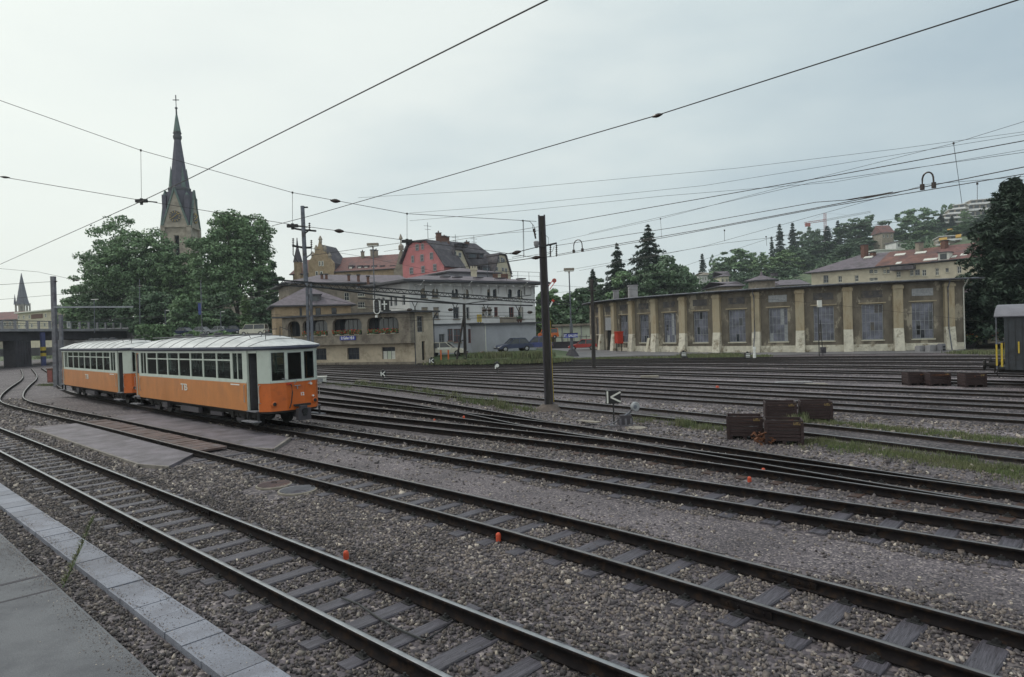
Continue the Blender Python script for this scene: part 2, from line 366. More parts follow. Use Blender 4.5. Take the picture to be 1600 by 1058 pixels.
M['cream'] = mat('cream_render', (0.50, 0.455, 0.36), 0.9, 0.12, 1.0, bump=0.1, c3=(0.38, 0.34, 0.27), s3=0.6, t3=(0.5, 0.72))
M['brick'] = mat('red_brick', (0.14, 0.075, 0.06), 0.9, 0.25, 5, bump=0.3)
M['stonegrey'] = mat('church_stone', (0.32, 0.28, 0.235), 0.9, 0.28, 0.7, bump=0.3, bscale=6, c3=(0.22, 0.19, 0.165), s3=0.25)
M['spire'] = mat('church_slate', (0.075, 0.07, 0.10), 0.7, 0.25, 0.8, bump=0.2, bscale=4)
M['copper'] = mat('green_copper', (0.10, 0.145, 0.135), 0.7, 0.25, 1)
M['gold'] = mat('gilt', (0.6, 0.42, 0.12), 0.4, 0.1, 3, metal=0.5)
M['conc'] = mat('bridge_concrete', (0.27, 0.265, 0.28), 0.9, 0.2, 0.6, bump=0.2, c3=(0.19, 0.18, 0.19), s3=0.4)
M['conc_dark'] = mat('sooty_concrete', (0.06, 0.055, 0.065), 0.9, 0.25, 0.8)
M['tram_orange'] = mat('tram_side_orange', (0.50, 0.185, 0.045), 0.45, 0.14, 1.5, c3=(0.36, 0.14, 0.045), s3=1.6, t3=(0.5, 0.8), coat=0.15, stretch=(1, 1, .5))
M['tram_orange2'] = mat('tram_end_orange', (0.56, 0.125, 0.018), 0.42, 0.1, 2, c3=(0.33, 0.075, 0.02), s3=3, t3=(0.52, 0.75), coat=0.15)  # end panels of the tram get a redder orange than the sides
M['tram_cream'] = mat('pale_green_paint', (0.50, 0.55, 0.50), 0.45, 0.07, 2, c3=(0.37, 0.40, 0.36), s3=1.9, t3=(0.5, 0.75), coat=0.2)
M['tram_roof'] = mat('silver_canvas_roof', (0.57, 0.58, 0.59), 0.6, 0.12, 1.5, c3=(0.30, 0.32, 0.33), s3=1.1, t3=(0.42, 0.66), stretch=(.5, 1.4, 1))
M['tram_edge'] = mat('slate_blue_cove', (0.085, 0.095, 0.14), 0.5, 0.15, 2)
M['under'] = mat('underframe_soot', (0.018, 0.016, 0.016), 0.8, 0.3, 6)
M['steel'] = mat('bare_steel', (0.42, 0.42, 0.42), 0.35, 0.15, 8, metal=0.7)
M['seat'] = mat('brown_seat', (0.08, 0.045, 0.03), 0.6, 0.2, 6)
M['wagon'] = mat('black_green_wagon', (0.035, 0.04, 0.05), 0.6, 0.3, 1.5, c3=(0.022, 0.022, 0.026), s3=2.5)
M['wagon_roof'] = mat('silver_wagon_roof', (0.16, 0.16, 0.19), 0.6, 0.25, 1.5)
M['crate'] = mat('brown_crate_boards', (0.034, 0.019, 0.020), 0.8, 0.35, 3, bump=0.5, bscale=20, stretch=(1, 1, 8))
M['crate_in'] = mat('rusty_scrap', (0.12, 0.045, 0.02), 0.8, 0.5, 9, bump=0.8, bscale=30)
M['leaf_a'] = mat('lime_leaves', (0.155, 0.245, 0.115), 0.7, c2=(0.10, 0.165, 0.085), scale=0.25, island=0.36, detail=3)
M['leaf_b'] = mat('dark_leaves', (0.105, 0.165, 0.09), 0.7, c2=(0.062, 0.105, 0.06), scale=0.25, island=0.36, detail=3)
M['leaf_c'] = mat('fresh_leaves', (0.17, 0.25, 0.11), 0.7, c2=(0.10, 0.16, 0.075), scale=0.3, island=0.4, detail=3)
M['needle'] = mat('spruce_needles', (0.046, 0.074, 0.046), 0.8, c2=(0.022, 0.04, 0.030), scale=0.4, island=0.4, detail=3)
M['bark'] = mat('bark', (0.06, 0.048, 0.04), 0.95, 0.3, 3, bump=0.6)
M['grass'] = mat('grass_blades', (0.10, 0.135, 0.06), 0.8, c2=(0.17, 0.165, 0.095), scale=0.7, island=0.5)
M['grass_dry'] = mat('dry_grass', (0.17, 0.17, 0.095), 0.8, c2=(0.10, 0.14, 0.05), scale=1.1, island=0.4)
M['meadow'] = mat('grass_bank', (0.07, 0.105, 0.045), 0.9, 0.3, 0.1, bump=0.3, c3=(0.12, 0.12, 0.08), s3=0.5)
M['flower_red'] = mat('red_blossom', (0.55, 0.05, 0.03), 0.6, 0.3, 20, island=0.3)
M['flower_pink'] = mat('pink_blossom', (0.6, 0.25, 0.25), 0.6, 0.3, 20, island=0.3)
M['car_blue'] = mat('dark_blue_car_paint', (0.02, 0.03, 0.08), 0.3, 0.1, 2, coat=0.5)
M['car_blue2'] = mat('blue_car_paint', (0.03, 0.045, 0.18), 0.3, 0.1, 2, coat=0.5)
M['car_red'] = mat('red_car_paint', (0.42, 0.03, 0.025), 0.3, 0.1, 2, coat=0.5)
M['car_white'] = mat('cream_car_paint', (0.55, 0.53, 0.45), 0.35, 0.1, 2, coat=0.4)
M['van_orange'] = mat('orange_van_paint', (0.6, 0.13, 0.02), 0.35, 0.1, 2, coat=0.4)
M['tyre'] = mat('tyre', (0.015, 0.015, 0.015), 0.8, 0.1)
M['hub'] = mat('wheel_hub', (0.35, 0.35, 0.36), 0.4, 0.1, metal=0.5)
M['tail'] = mat('tail_lamp_red', (0.35, 0.02, 0.015), 0.3, 0.1)
M['tan'] = mat('tan_concrete_lid', (0.24, 0.215, 0.185), 0.85, 0.2, 5, bump=0.3)
M['lid'] = mat('rusty_cover', (0.13, 0.095, 0.10), 0.6, 0.25, 4, metal=0.2, c3=(0.16, 0.10, 0.09), s3=5)
M['crane'] = mat('crane_red', (0.34, 0.10, 0.09), 0.6, 0.1)
M['awning'] = mat('yellow_awning', (0.42, 0.25, 0.05), 0.8, 0.1)
M['lowwhite'] = mat('pale_green_white_panels', (0.55, 0.60, 0.50), 0.8, 0.08, 1)
M['red_canvas'] = mat('red_metal_locker', (0.45, 0.04, 0.02), 0.6, 0.15, 3)
def text_obj(body, size, loc_m, m, name, parent, ext=0.004, bold=0.0):
    cu = bpy.data.curves.new('t', 'FONT'); cu.body = body; cu.size = size; cu.extrude = ext; cu.align_x = 'CENTER'; cu.align_y = 'CENTER'; cu.offset = bold
    o = bpy.data.objects.new('t', cu); col.objects.link(o)
    dg = bpy.context.evaluated_depsgraph_get(); me = bpy.data.meshes.new_from_object(o.evaluated_get(dg))
    bpy.data.objects.remove(o); bpy.data.curves.remove(cu)
    me.transform(loc_m); me.materials.clear(); me.materials.append(m); me.name = name
    r = bpy.data.objects.new(name, me); col.objects.link(r)
    if parent: r.parent = parent; me.transform(Matrix.Translation(-OFF.get(parent.name, Vector((0, 0, 0)))))
    OFF[r.name] = OFF.get(parent.name, Vector((0, 0, 0))) if parent else Vector((0, 0, 0))
    return r
def face_m(center, U, up=(0, 0, 1)):
    # matrix placing text in a vertical plane: x along U, y along up
    U = Vector(U).normalized(); up = Vector(up).normalized(); n = U.cross(up)
    m = Matrix((U, up, n)).transposed().to_4x4(); m.translation = Vector(center); return m
# ------------------------------------------------------------------ the setting
def struct(o): o['kind'] = 'structure'; return o
gz = -0.17
mb = MB(); mb.poly([(-1200, -60, gz), (1400, -60, gz), (1400, 740, gz), (-1200, 740, gz)])
struct(mb.build('ground', M['ground']))
# rising land behind the yard
us = np.linspace(-1.6, 1.9, 150); ds = np.concatenate([np.linspace(104, 460, 60), np.linspace(480, 700, 8)])
V = []; F = []
for dd in ds:
    for u in us:
        V.append((u * dd, dd, hill(u * dd, dd)))
n_u = len(us)
for i in range(len(ds) - 1):
    for j in range(n_u - 1):
        a = i * n_u + j; F.append((a, a + 1, a + 1 + n_u, a + n_u))
struct(np_mesh('hill', V, F, M['meadow']))
def sheet(name, pts, z, m, thick=None):
    mb = MB()
    if thick: mb.prism([(p[0], p[1]) for p in pts], z - thick, z)
    else: mb.poly([(p[0], p[1], z) for p in pts])
    return mb.build(name, m)
# platform and its kerb
mb = MB()
pl = [SN(-14, 2.02), SN(9.9, 2.02), SN(70, 2.02), SN(70, -40), SN(-14, -40)]
mb.prism([(p.x, p.y) for p in pl][::-1], -0.3, -0.10)
mb.prism([(p.x, p.y) for p in (SN(10.6, -8), SN(10.25, 1.995), SN(10.18, 1.995), SN(10.5, -8))], -0.2, -0.097, 1)
mb.prism([(p.x, p.y) for p in (SN(9.95, -8), SN(9.55, 1.995), SN(9.5, 1.995), SN(9.88, -8))], -0.2, -0.098, 1)
struct(mb.build('platform', [M['platform'], M['conc_dark']]))
mb = MB(); s = -6.0; k = 0; rr = random.Random(3)
while s < 75:
    L = 0.455; gap = 0.012 if k % 4 else 0.03
    mb.obox(SN(s, 2.39 + rr.uniform(-.004, .004), -0.24), DV * (L - gap), NV * 0.40, Vector((0, 0, 0.14 + rr.uniform(-.004, .004))))
    s += L; k += 1
struct(mb.build('kerb', M['kerb']))

# ------------------------------------------------------------------ railway tracks
def catmull(pts, step=0.8):
    P_ = [np.array(p, float) for p in pts]
    P_ = [2 * P_[0] - P_[1]] + P_ + [2 * P_[-1] - P_[-2]]
    out = []
    for i in range(1, len(P_) - 2):
        p0, p1, p2, p3 = P_[i - 1:i + 3]
        n = max(2, int(np.linalg.norm(p2 - p1) / step))
        for j in range(n):
            t = j / n
            out.append(0.5 * ((2 * p1) + (-p0 + p2) * t + (2 * p0 - 5 * p1 + 4 * p2 - p3) * t * t + (-p0 + 3 * p1 - 3 * p2 + p3) * t ** 3))
    out.append(P_[-2]); return np.array(out)
PROF = [(-.055, -.142), (.055, -.142), (.055, -.128), (.011, -.112), (.011, -.042), (.033, -.032), (.033, -.005), (.027, 0), (-.027, 0), (-.033, -.005), (-.033, -.032), (-.011, -.042), (-.011, -.112), (-.055, -.128)]
def offs(C, d):
    T = np.gradient(C, axis=0); T /= np.linalg.norm(T, axis=1)[:, None]
    return C + np.stack([-T[:, 1], T[:, 0]], 1) * -d, T
def to_xy(C): return np.array([[(DV * a + NV * b).x, (DV * a + NV * b).y] for a, b in C])
def sweep_rail(C, d, zoff, mats, parent):
    W = to_xy(C); T = np.gradient(W, axis=0); T /= np.linalg.norm(T, axis=1)[:, None]
    Nn = np.stack([T[:, 1], -T[:, 0]], 1)
    k = len(PROF); V = []; F = []; mi = []
    for i in range(len(W)):
        for x, z in PROF:
            p = W[i] + Nn[i] * (d + x); V.append((p[0], p[1], z + zoff))
    for i in range(len(W) - 1):
        for j in range(k):
            j2 = (j + 1) % k
            F.append((i * k + j, i * k + j2, (i + 1) * k + j2, (i + 1) * k + j)); mi.append(1 if j == 7 else 0)
    return np_mesh('rail', V, F, mats, parent, midx=mi)
SLEEP = []   # (s, n, half_w, half_len) used to keep stones off the sleepers
tr_i = 0
def track(pts, gauge, label, group=None, sl=None, top='railtop', bed=True, smat='sleeper', slen=1.66, sw=0.20):
    global tr_i
    C = catmull(pts); tr_i += 1; zoff = -0.0022 * tr_i
    m0 = SN(*C[len(C) // 4]); t = thing('railway_track', (m0.x, m0.y, gz), label, 'railway track', group)
    for sgn in (-1, 1): sweep_rail(C, sgn * gauge / 2, zoff, [M['rail_yard' if gauge > 1.2 else 'rail'], M[top]], t)
    if bed:
        W = to_xy(C); T = np.gradient(W, axis=0); T /= np.linalg.norm(T, axis=1)[:, None]; Nn = np.stack([T[:, 1], -T[:, 0]], 1)
        V = []; F = []; rg = np.random.default_rng(tr_i)
        for i in range(len(W)):
            up = (.045 if gauge > 1.2 else .0) + .0012 * tr_i
            for d, k_, z_ in ((-1, .34, 0), (-1, .14, up), (1, .14, up), (1, .34, 0)):
                p = W[i] + Nn[i] * d * (gauge / 2 + k_ + rg.uniform(-.08, .08)); V.append((p[0], p[1], gz + 0.004 + z_))
        for i in range(len(W) - 1):
            for q_ in range(3): F.append((4 * i + q_, 4 * i + q_ + 1, 4 * i + q_ + 5, 4 * i + q_ + 4))
        np_mesh('ballast_bed', V, F, M['bed'], t)
    if sl:
        sp, s0, s1, ind = sl
        rg = random.Random(tr_i * 7)
        seglen = np.r_[0, np.cumsum(np.linalg.norm(np.diff(C, axis=0), axis=1))]
        s = s0; cnt = 0; rest = MB()
        while s < s1:
            n = float(np.interp(s, C[:, 0], C[:, 1])); dn = float(np.interp(s + .3, C[:, 0], C[:, 1])) - n
            ang = math.atan2(dn, 0.3)
            D2 = (DV * math.cos(ang) + NV * math.sin(ang)); N2 = (NV * math.cos(ang) - DV * math.sin(ang))
            L = slen + rg.uniform(-.05, .05); w = sw + rg.uniform(-.02, .025); c = SN(s, n + rg.uniform(-.03, .03))
            ztop = -0.144 + rg.uniform(-.004, .002) + (0 if ind else -0.012)
            mb2 = MB() if ind and cnt < 100 else rest
            # a slightly bowed, chamfered baulk in 6 slices
            a0 = c - N2 * L / 2 - D2 * w / 2
            base = len(mb2.v)
            for q in range(5):
                f = q / 4; o = a0 + N2 * L * f + D2 * rg.uniform(-.006, .006)
                for (dx, dz) in ((0, -.12), (0, -.012), (.014, 0), (w - .014, 0), (w, -.012), (w, -.12)):
                    p = o + D2 * dx; mb2.v.append((p.x, p.y, ztop + dz + rg.uniform(-.003, .003)))
            for q in range(4):
                for e_ in range(5):
                    b = base + q * 6; mb2.f.append((b + e_, b + e_ + 1, b + 7 + e_, b + 6 + e_)); mb2.m.append(0)
            mb2.f.append(tuple(base + i for i in range(6))[::-1]); mb2.m.append(0)
            mb2.f.append(tuple(base + 24 + i for i in range(6))); mb2.m.append(0)
            if mb2 is not rest:
                if s < 14:
                    for sg in (-1, 1):
                        rc = SN(s, n) + N2 * sg * gauge / 2
                        mb2.obox(rc - N2 * .13 - D2 * .07 + Vector((0, 0, ztop)), D2 * .14, N2 * .26, Vector((0, 0, .008)), 1)
                        for s2 in (-1, 1):
                            mb2.obox(rc + N2 * s2 * .085 - N2 * .02 - D2 * .035 + Vector((0, 0, ztop)), D2 * .07, N2 * .04, Vector((0, 0, .035)), 1)
                            mb2.lathe(rc + N2 * s2 * .09 + Vector((0, 0, ztop + .03)), [(.014, 0), (.014, .03)], 6, 1)
                mb2.build('sleeper', [M[smat], M['iron']], t)
            SLEEP.append((s, n, w / 2 + .012, L / 2 + .01)); s += sp * rg.uniform(.96, 1.04); cnt += 1
        if rest.v:
            o = rest.build('sleeper', M[smat], t)
            if ind: o['kind'] = 'stuff'
            else: o['kind'] = 'stuff'
        for sj in (2.9, 11.6, 20.3):
            if s1 < 13: break
            n = float(np.interp(sj, C[:, 0], C[:, 1])); n2 = float(np.interp(sj + .3, C[:, 0], C[:, 1])); a_ = math.atan2(n2 - n, .3); D2 = DV * math.cos(a_) + NV * math.sin(a_); N2 = NV * math.cos(a_) - DV * math.sin(a_)
            for sg in (-1, 1):
                q = SN(sj, n) + N2 * sg * gauge / 2; j = MB()
                for s2 in (-1, 1):
                    j.obox(q + N2 * (s2 * .022 - .009) - D2 * .28 + Vector((0, 0, -.115)), D2 * .56, N2 * .018, Vector((0, 0, .075)))
                    for b_ in (-.2, -.08, .08, .2): j.lathe(q + N2 * s2 * .03 + D2 * b_ + Vector((0, 0, -.078)), [(.016, 0), (.016, .02)], 6, axis=N2 * s2)
                j.obox(q - N2 * .033 - D2 * .004 + Vector((0, 0, -.02)), D2 * .008, N2 * .066, Vector((0, 0, .0205 + zoff)))
                j.build('fishplate', M['rail'], t)
    return t
FT = 'tracks of the goods yard'
track([(-8, 4.04), (0, 4.05), (30, 4.06), (80, 4.1)], 1.02, 'nearest track beside the platform kerb, its pale sleepers closely spaced', sl=(0.635, -2.4, 46, True), bed=False)
track([(-8, 5.6), (-3, 6.35), (0.8, 6.82), (5.7, 7.2), (10, 7.32), (16, 7.33), (27, 7.32), (36, 7.15), (42, 7.3), (48, 8.3), (56, 10.1), (66, 12.5), (76, 14.5), (96, 18)], 1.02,
      'second track, passing through the asphalt crossing and curving away to the bridge', sl=(0.64, -2.2, 17.0, True), bed=False, top='railtop_rust', sw=.22)
track([(-8, 10.5), (0, 10.44), (17, 10.42), (30, 10.5), (38, 10.8), (46, 11.2), (56, 12.7), (70, 15.6), (96, 20)], 1.02,
      'track the orange and white tram stands on', sl=(0.70, -2.2, 34.0, True), bed=False, top='railtop_rust', sw=.22)
track([(-8, 11.0), (-3, 11.9), (1.2, 12.55), (6.8, 13.05), (11, 13.17), (22, 12.95), (40, 13.5), (60, 17), (96, 24)], 1.0,
      'track just behind the tram track, with rust-stained sleeper ends at the right', sl=(0.70, -1.5, 12.0, True), top='railtop_rust', smat='sleeper_rust')
track([(-8, 11.03), (-3, 11.95), (1.2, 12.62), (7.4, 13.88), (12.5, 14.72), (20, 15.3), (27, 15.55), (45, 16.4), (60, 19.5), (96, 27)], 1.0,
      'turnout track joining from the left in front of the big dark pole', top='railtop_rust')
track([(7.4, 13.9), (12.5, 14.78), (16, 15.75), (22, 17.15), (32, 18.6), (45, 20), (60, 23), (96, 31)], 1.0,
      'branch track running closest to the switch lever with the white K-shaped arrow', top='railtop_rust')
for pts, lb in (([(-12, 14.6), (-3, 16.0), (1.8, 16.9), (6.5, 18.0), (17, 19.55), (22.7, 20.2), (32, 21.8), (60, 25), (100, 32)], 'yard track that runs between the two pairs of brown crates'),
                ([(-12, 22.2), (2.3, 22.6), (9, 23.05), (20, 23.7), (33, 24.5), (60, 26.2), (100, 33)], 'yard track next behind the brown crate pairs'),
                ([(-12, 25.3), (2.7, 25.8), (10, 26.0), (24, 27.0), (50, 27.9), (100, 35)], 'yard track in front of the gravel strip with three far crates'),
                ([(-12, 28.9), (3, 29.2), (12, 29.5), (27, 30.2), (50, 29.4), (100, 36)], 'yard track along the front edge of the three far crates'),
                ([(-12, 33.6), (10, 33.8), (30, 33.6), (50, 31.1), (75, 32), (100, 37)], 'yard track carrying the dark goods wagon at the right edge'),
                ([(-12, 38.0), (10, 38.0), (30, 36.7), (45, 34.3), (60, 31.9), (80, 33)], 'yard track just beyond the dark goods wagon'),
                ([(-12, 42.2), (20, 41.6), (32, 39.6), (45, 36.2), (58, 32.9)], 'yard track passing close in front of the signal building'),
                ([(-12, 46.3), (18, 45.4), (30, 42.8), (40, 39.7), (50, 36.4)], 'third yard track from the locomotive shed'),
                ([(-12, 50.3), (12, 49.4), (25, 46.6), (35, 43.2), (44, 39.8)], 'second yard track from the locomotive shed'),
                ([(-12, 54.3), (8, 53.7), (20, 51.0), (30, 47.4), (40, 43.3)], 'yard track nearest the locomotive shed')):
    track(pts, 1.4, lb, FT)

# asphalt crossing over the second track
mb = MB()
def snp(L): return [(SN(a, b).x, SN(a, b).y) for a, b in L][::-1]
mb.prism(snp([(28.2, 5.42), (17.4, 5.42), (16.5, 5.75), (17.7, 6.76), (28.4, 6.76)]), -0.2, -0.095)
mb.prism(snp([(16.5, 5.75), (17.4, 5.42), (17.4, 5.38), (16.4, 5.70)]), -0.2, -0.09, 1)
mb.prism(snp([(28.2, 5.42), (28.2, 5.36), (17.4, 5.36), (17.4, 5.418)]), -0.2, -0.088, 1)
mb.prism(snp([(29.2, 7.90), (17.9, 7.90), (16.6, 8.35), (18.0, 9.55), (29.6, 9.55)]), -0.2, -0.097)
mb.prism(snp([(16.6, 8.35), (17.9, 7.90), (17.9, 7.85), (16.5, 8.30)]), -0.2, -0.092, 1)
mb.prism(snp([(16.6, 8.36), (16.5, 8.34), (17.9, 9.58), (18.0, 9.56)])[::-1], -0.2, -0.092, 1)
struct(mb.build('crossing', [M['crossing'], M['conc_edge']]))
mb = MB(); s = 17.9; rr = random.Random(5)
while s < 28.2:
    a = 0.22 * rr.uniform(.8, 1.1)
    mb.obox(SN(s, 6.93, -0.12), DV * (a - .03), NV * 0.79, Vector((0, 0, 0.05 + rr.uniform(-.01, .008)))); s += a
struct(mb.build('crossing', M['rustplank']))
# asphalt yard between the white building and the shed
struct(sheet('road', [G(838, 552), P(838, 530, 96), P(960, 530, 96), Vector((14.0, 79, 0)), Vector((20, 68, 0)), Vector((30, 60.5, 0)), Vector((39, 57, 0)), G(1500, 551.5), G(1180, 555.5), G(1000, 556), G(900, 560)], gz + 0.03, M['road']))
# fine gravel walkways between the tracks
def strip(pts, w, z, m, name, seed=1):
    C = catmull(pts); W = to_xy(C); T = np.gradient(W, axis=0); T /= np.linalg.norm(T, axis=1)[:, None]; Nn = np.stack([T[:, 1], -T[:, 0]], 1)
    rg = np.random.default_rng(seed); V = []; F = []
    for i in range(len(W)):
        for d in (-1, 1):
            p = W[i] + Nn[i] * d * (w / 2 + rg.uniform(-.1, .1)); V.append((p[0], p[1], z))
    for i in range(len(W) - 1): F.append((2 * i, 2 * i + 1, 2 * i + 3, 2 * i + 2))
    return struct(np_mesh(name, V, F, m))
strip([(-8, 8.75), (0, 8.75), (16, 8.9)], 1.35, gz + 0.005, M['cinder'], 'path')
strip([(-8, 13.6), (0, 14.6), (8, 16.0), (16, 17.3), (26, 19.0)], 1.2, gz + 0.003, M['cinder'], 'path')
strip([(-8, 19.6), (6, 20.4), (20, 22.0), (30, 23.0)], 1.5, gz + 0.003, M['cinder'], 'path')
strip([(-8, 31.4), (10, 31.7), (30, 32.0)], 1.7, gz + 0.003, M['pale'], 'path')
strip([(-8, 19.7), (6, 20.5), (18, 21.8)], .6, gz + 0.006, M['pale'], 'path', 4)
strip([(-8, 27.5), (10, 27.9), (27, 28.6)], 1.1, gz + 0.003, M['pale'], 'path')
strip([(-8, 24.0), (10, 24.5), (27, 25.6)], .7, gz + 0.003, M['pale'], 'path')
strip([(-8, 36.0), (10, 36.0), (27, 35.4)], 1.6, gz + 0.003, M['pale'], 'path')
strip([(-8, 40.1), (18, 39.8), (30, 38.3)], 1.6, gz + 0.003, M['pale'], 'path')
strip([(-8, 44.3), (18, 43.6), (30, 41.2)], 1.4, gz + 0.003, M['pale'], 'path')
strip([(-8, 48.4), (14, 47.3), (25, 44.8)], 1.4, gz + 0.003, M['pale'], 'path')
strip([(-8, 57.5), (8, 57.0), (18, 54.6), (28, 52.6)], 2.2, gz + 0.003, M['cinder'], 'path')

# ------------------------------------------------------------------ ballast stones (uncountable)
STL = ['grey-brown crushed ballast between the two nearest tracks in the middle foreground', 'dark sooty ballast round the nearest track and along the kerb', 'crushed ballast round the manhole covers, nearer than the asphalt crossing', 'crushed ballast at the left, beyond the crossing', 'crushed ballast round the tram track on the right side', 'sparse loose stones in the gravel between the turnout and the crates']
GRL = []
def rocks(name, reg, seed, dens, size, mat_, z=gz):
    rg = np.random.default_rng(seed)
    (s0, s1, n0, n1) = reg; area = (s1 - s0) * (n1 - n0); n = int(area * dens)
    S = rg.uniform(s0, s1, n); Nn = rg.uniform(n0, n1, n)
    X = DV.x * S + NV.x * Nn; Y = DV.y * S + NV.y * Nn
    u = X / np.maximum(Y, .1)
    keep = (Y > 3.0) & (np.abs(u) < 0.86)
    D = np.hypot(X, Y)
    keep &= rg.random(n) < np.clip(13.0 / D, .25, 1) ** 1.3
    for (a, b, hw, hl) in SLEEP:
        if s0 - 1 < a < s1 + 1:
            m_ = (np.abs(S - a) < hw + .004) & (np.abs(Nn - b) < hl)
            keep &= ~(m_ & (rg.random(n) < 0.92))
    for (lo, hi) in ((2.37, 2.81), ): keep &= ~((Nn > lo) & (Nn < hi))
    keep &= Nn > 2.05
    keep &= ~((S > 16.6) & (S < 29.4) & (Nn > 5.36) & (Nn < 9.6))
    keep &= ~((Nn > 8.15 + .15 * np.sin(S * 1.3)) & (Nn < 9.55 + .12 * np.sin(S * 2.1)) & (rg.random(n) < 0.93))
    keep &= ~((Nn > 11.4) & (Nn < 12.0) & (rg.random(n) < 0.6))
    for (a, b) in ((12.6, 6.05), (11.85, 6.2)): keep &= np.hypot(S - a, Nn - b) > .38
    S, Nn, X, Y, D = S[keep], Nn[keep], X[keep], Y[keep], D[keep]; n = len(S)
    sz = size * rg.lognormal(0, .28, n); sz *= np.clip(D / 12, 1, 1.6)
    base = np.array([(-1, -1, -1), (1, -1, -1), (1, 1, -1), (-1, 1, -1), (-1, -1, 1), (1, -1, 1), (1, 1, 1), (-1, 1, 1)], float) * .55
    V = base[None] * np.ones((n, 1, 1)); V = V + rg.normal(0, .2, V.shape)
    V[:, 4:, :2] *= rg.uniform(.45, 1.0, (n, 1, 1))
    V *= (sz[:, None] * rg.uniform(.6, 1.25, (n, 3)))[:, None, :]
    q = rg.normal(size=(n, 4)); q /= np.linalg.norm(q, axis=1)[:, None]
    w, x, y, zq = q.T
    Rm = np.stack([1 - 2 * (y * y + zq * zq), 2 * (x * y - zq * w), 2 * (x * zq + y * w), 2 * (x * y + zq * w), 1 - 2 * (x * x + zq * zq), 2 * (y * zq - x * w), 2 * (x * zq - y * w), 2 * (y * zq + x * w), 1 - 2 * (x * x + y * y)], 1).reshape(n, 3, 3)
    V = np.einsum('nij,nkj->nki', Rm, V)
    cz = z + rg.uniform(-.004, .012, n)
    V += np.stack([X, Y, cz], 1)[:, None, :]
    F = np.array([(0, 3, 2, 1), (4, 5, 6, 7), (0, 1, 5, 4), (1, 2, 6, 5), (2, 3, 7, 6), (3, 0, 4, 7)])
    FF = (F[None] + 8 * np.arange(n)[:, None, None]).reshape(-1, 4)
    o = np_mesh(name, V.reshape(-1, 3), FF, mat_); return tag(o, STL.pop(0), 'ballast', kind='stuff')
rocks('ballast_stones', (-3, 11, 5.1, 10.0), 1, 620, .024, M['stone'])
rocks('ballast_stones', (-3, 24, 2.0, 5.15), 8, 600, .023, M['stone_dark'])
rocks('ballast_stones', (11, 24, 5.1, 12.0), 2, 420, .026, M['stone'])
rocks('ballast_stones', (24, 46, 2.0, 8.5), 3, 200, .03, M['stone'])
rocks('ballast_stones', (-3, 14, 9.8, 13.9), 4, 330, .024, M['stone'])
rocks('ballast_stones', (-2, 22, 13.9, 22.0), 5, 120, .028, M['stone'])

V = []; F = []
for i, px in enumerate(np.linspace(676, 905, 24)):
    for j, (D_, z_) in enumerate(((60.6, gz - .02), (61.6, .18), (62.6, .40), (68, .44), (76, .44))):
        k_ = max(0, min(1, (900 - px) / 50)); q = P(px, 560, D_ + (px - 676) * .004); V.append((q.x, q.y, gz - .02 + (z_ - gz + .02) * k_))
for i in range(23):
    for j in range(4): a = i * 5 + j; F.append((a, a + 5, a + 6, a + 1))
struct(np_mesh('grass_bank', V, F, M['meadow']))
def grit(n=5200):
    rg = np.random.default_rng(21); S = rg.uniform(4, 14, n); e = rg.exponential(.10, n)
    side = rg.random(n) < .5; Nn = np.where(side, 2.0 - e, np.where(rg.random(n) < .5, 2.41 + e * .5, 2.77 - e * .5)); ok = side | ((Nn > 2.4) & (Nn < 2.78)); S = S[ok]; Nn = Nn[ok]; n = len(S)
    z = np.where(Nn < 2.1, -.098, -.098); C_ = np.stack([DV.x * S + NV.x * Nn, DV.y * S + NV.y * Nn, z], 1)
    t = np.array([(1, 0, 0), (-.5, .87, 0), (-.5, -.87, 0), (0, 0, 1)]) * rg.uniform(.0025, .009, (n, 1, 1)); V = C_[:, None] + t * rg.uniform(.7, 1.3, (n, 4, 1))
    F = np.array([(0, 1, 3), (1, 2, 3), (2, 0, 3)]); return np_mesh('grit', V.reshape(-1, 3), (F[None] + 4 * np.arange(n)[:, None, None]).reshape(-1, 3), M['stone'])
tag(grit(), 'loose grit scattered along the platform edge and the kerb slabs', 'grit', kind='stuff')
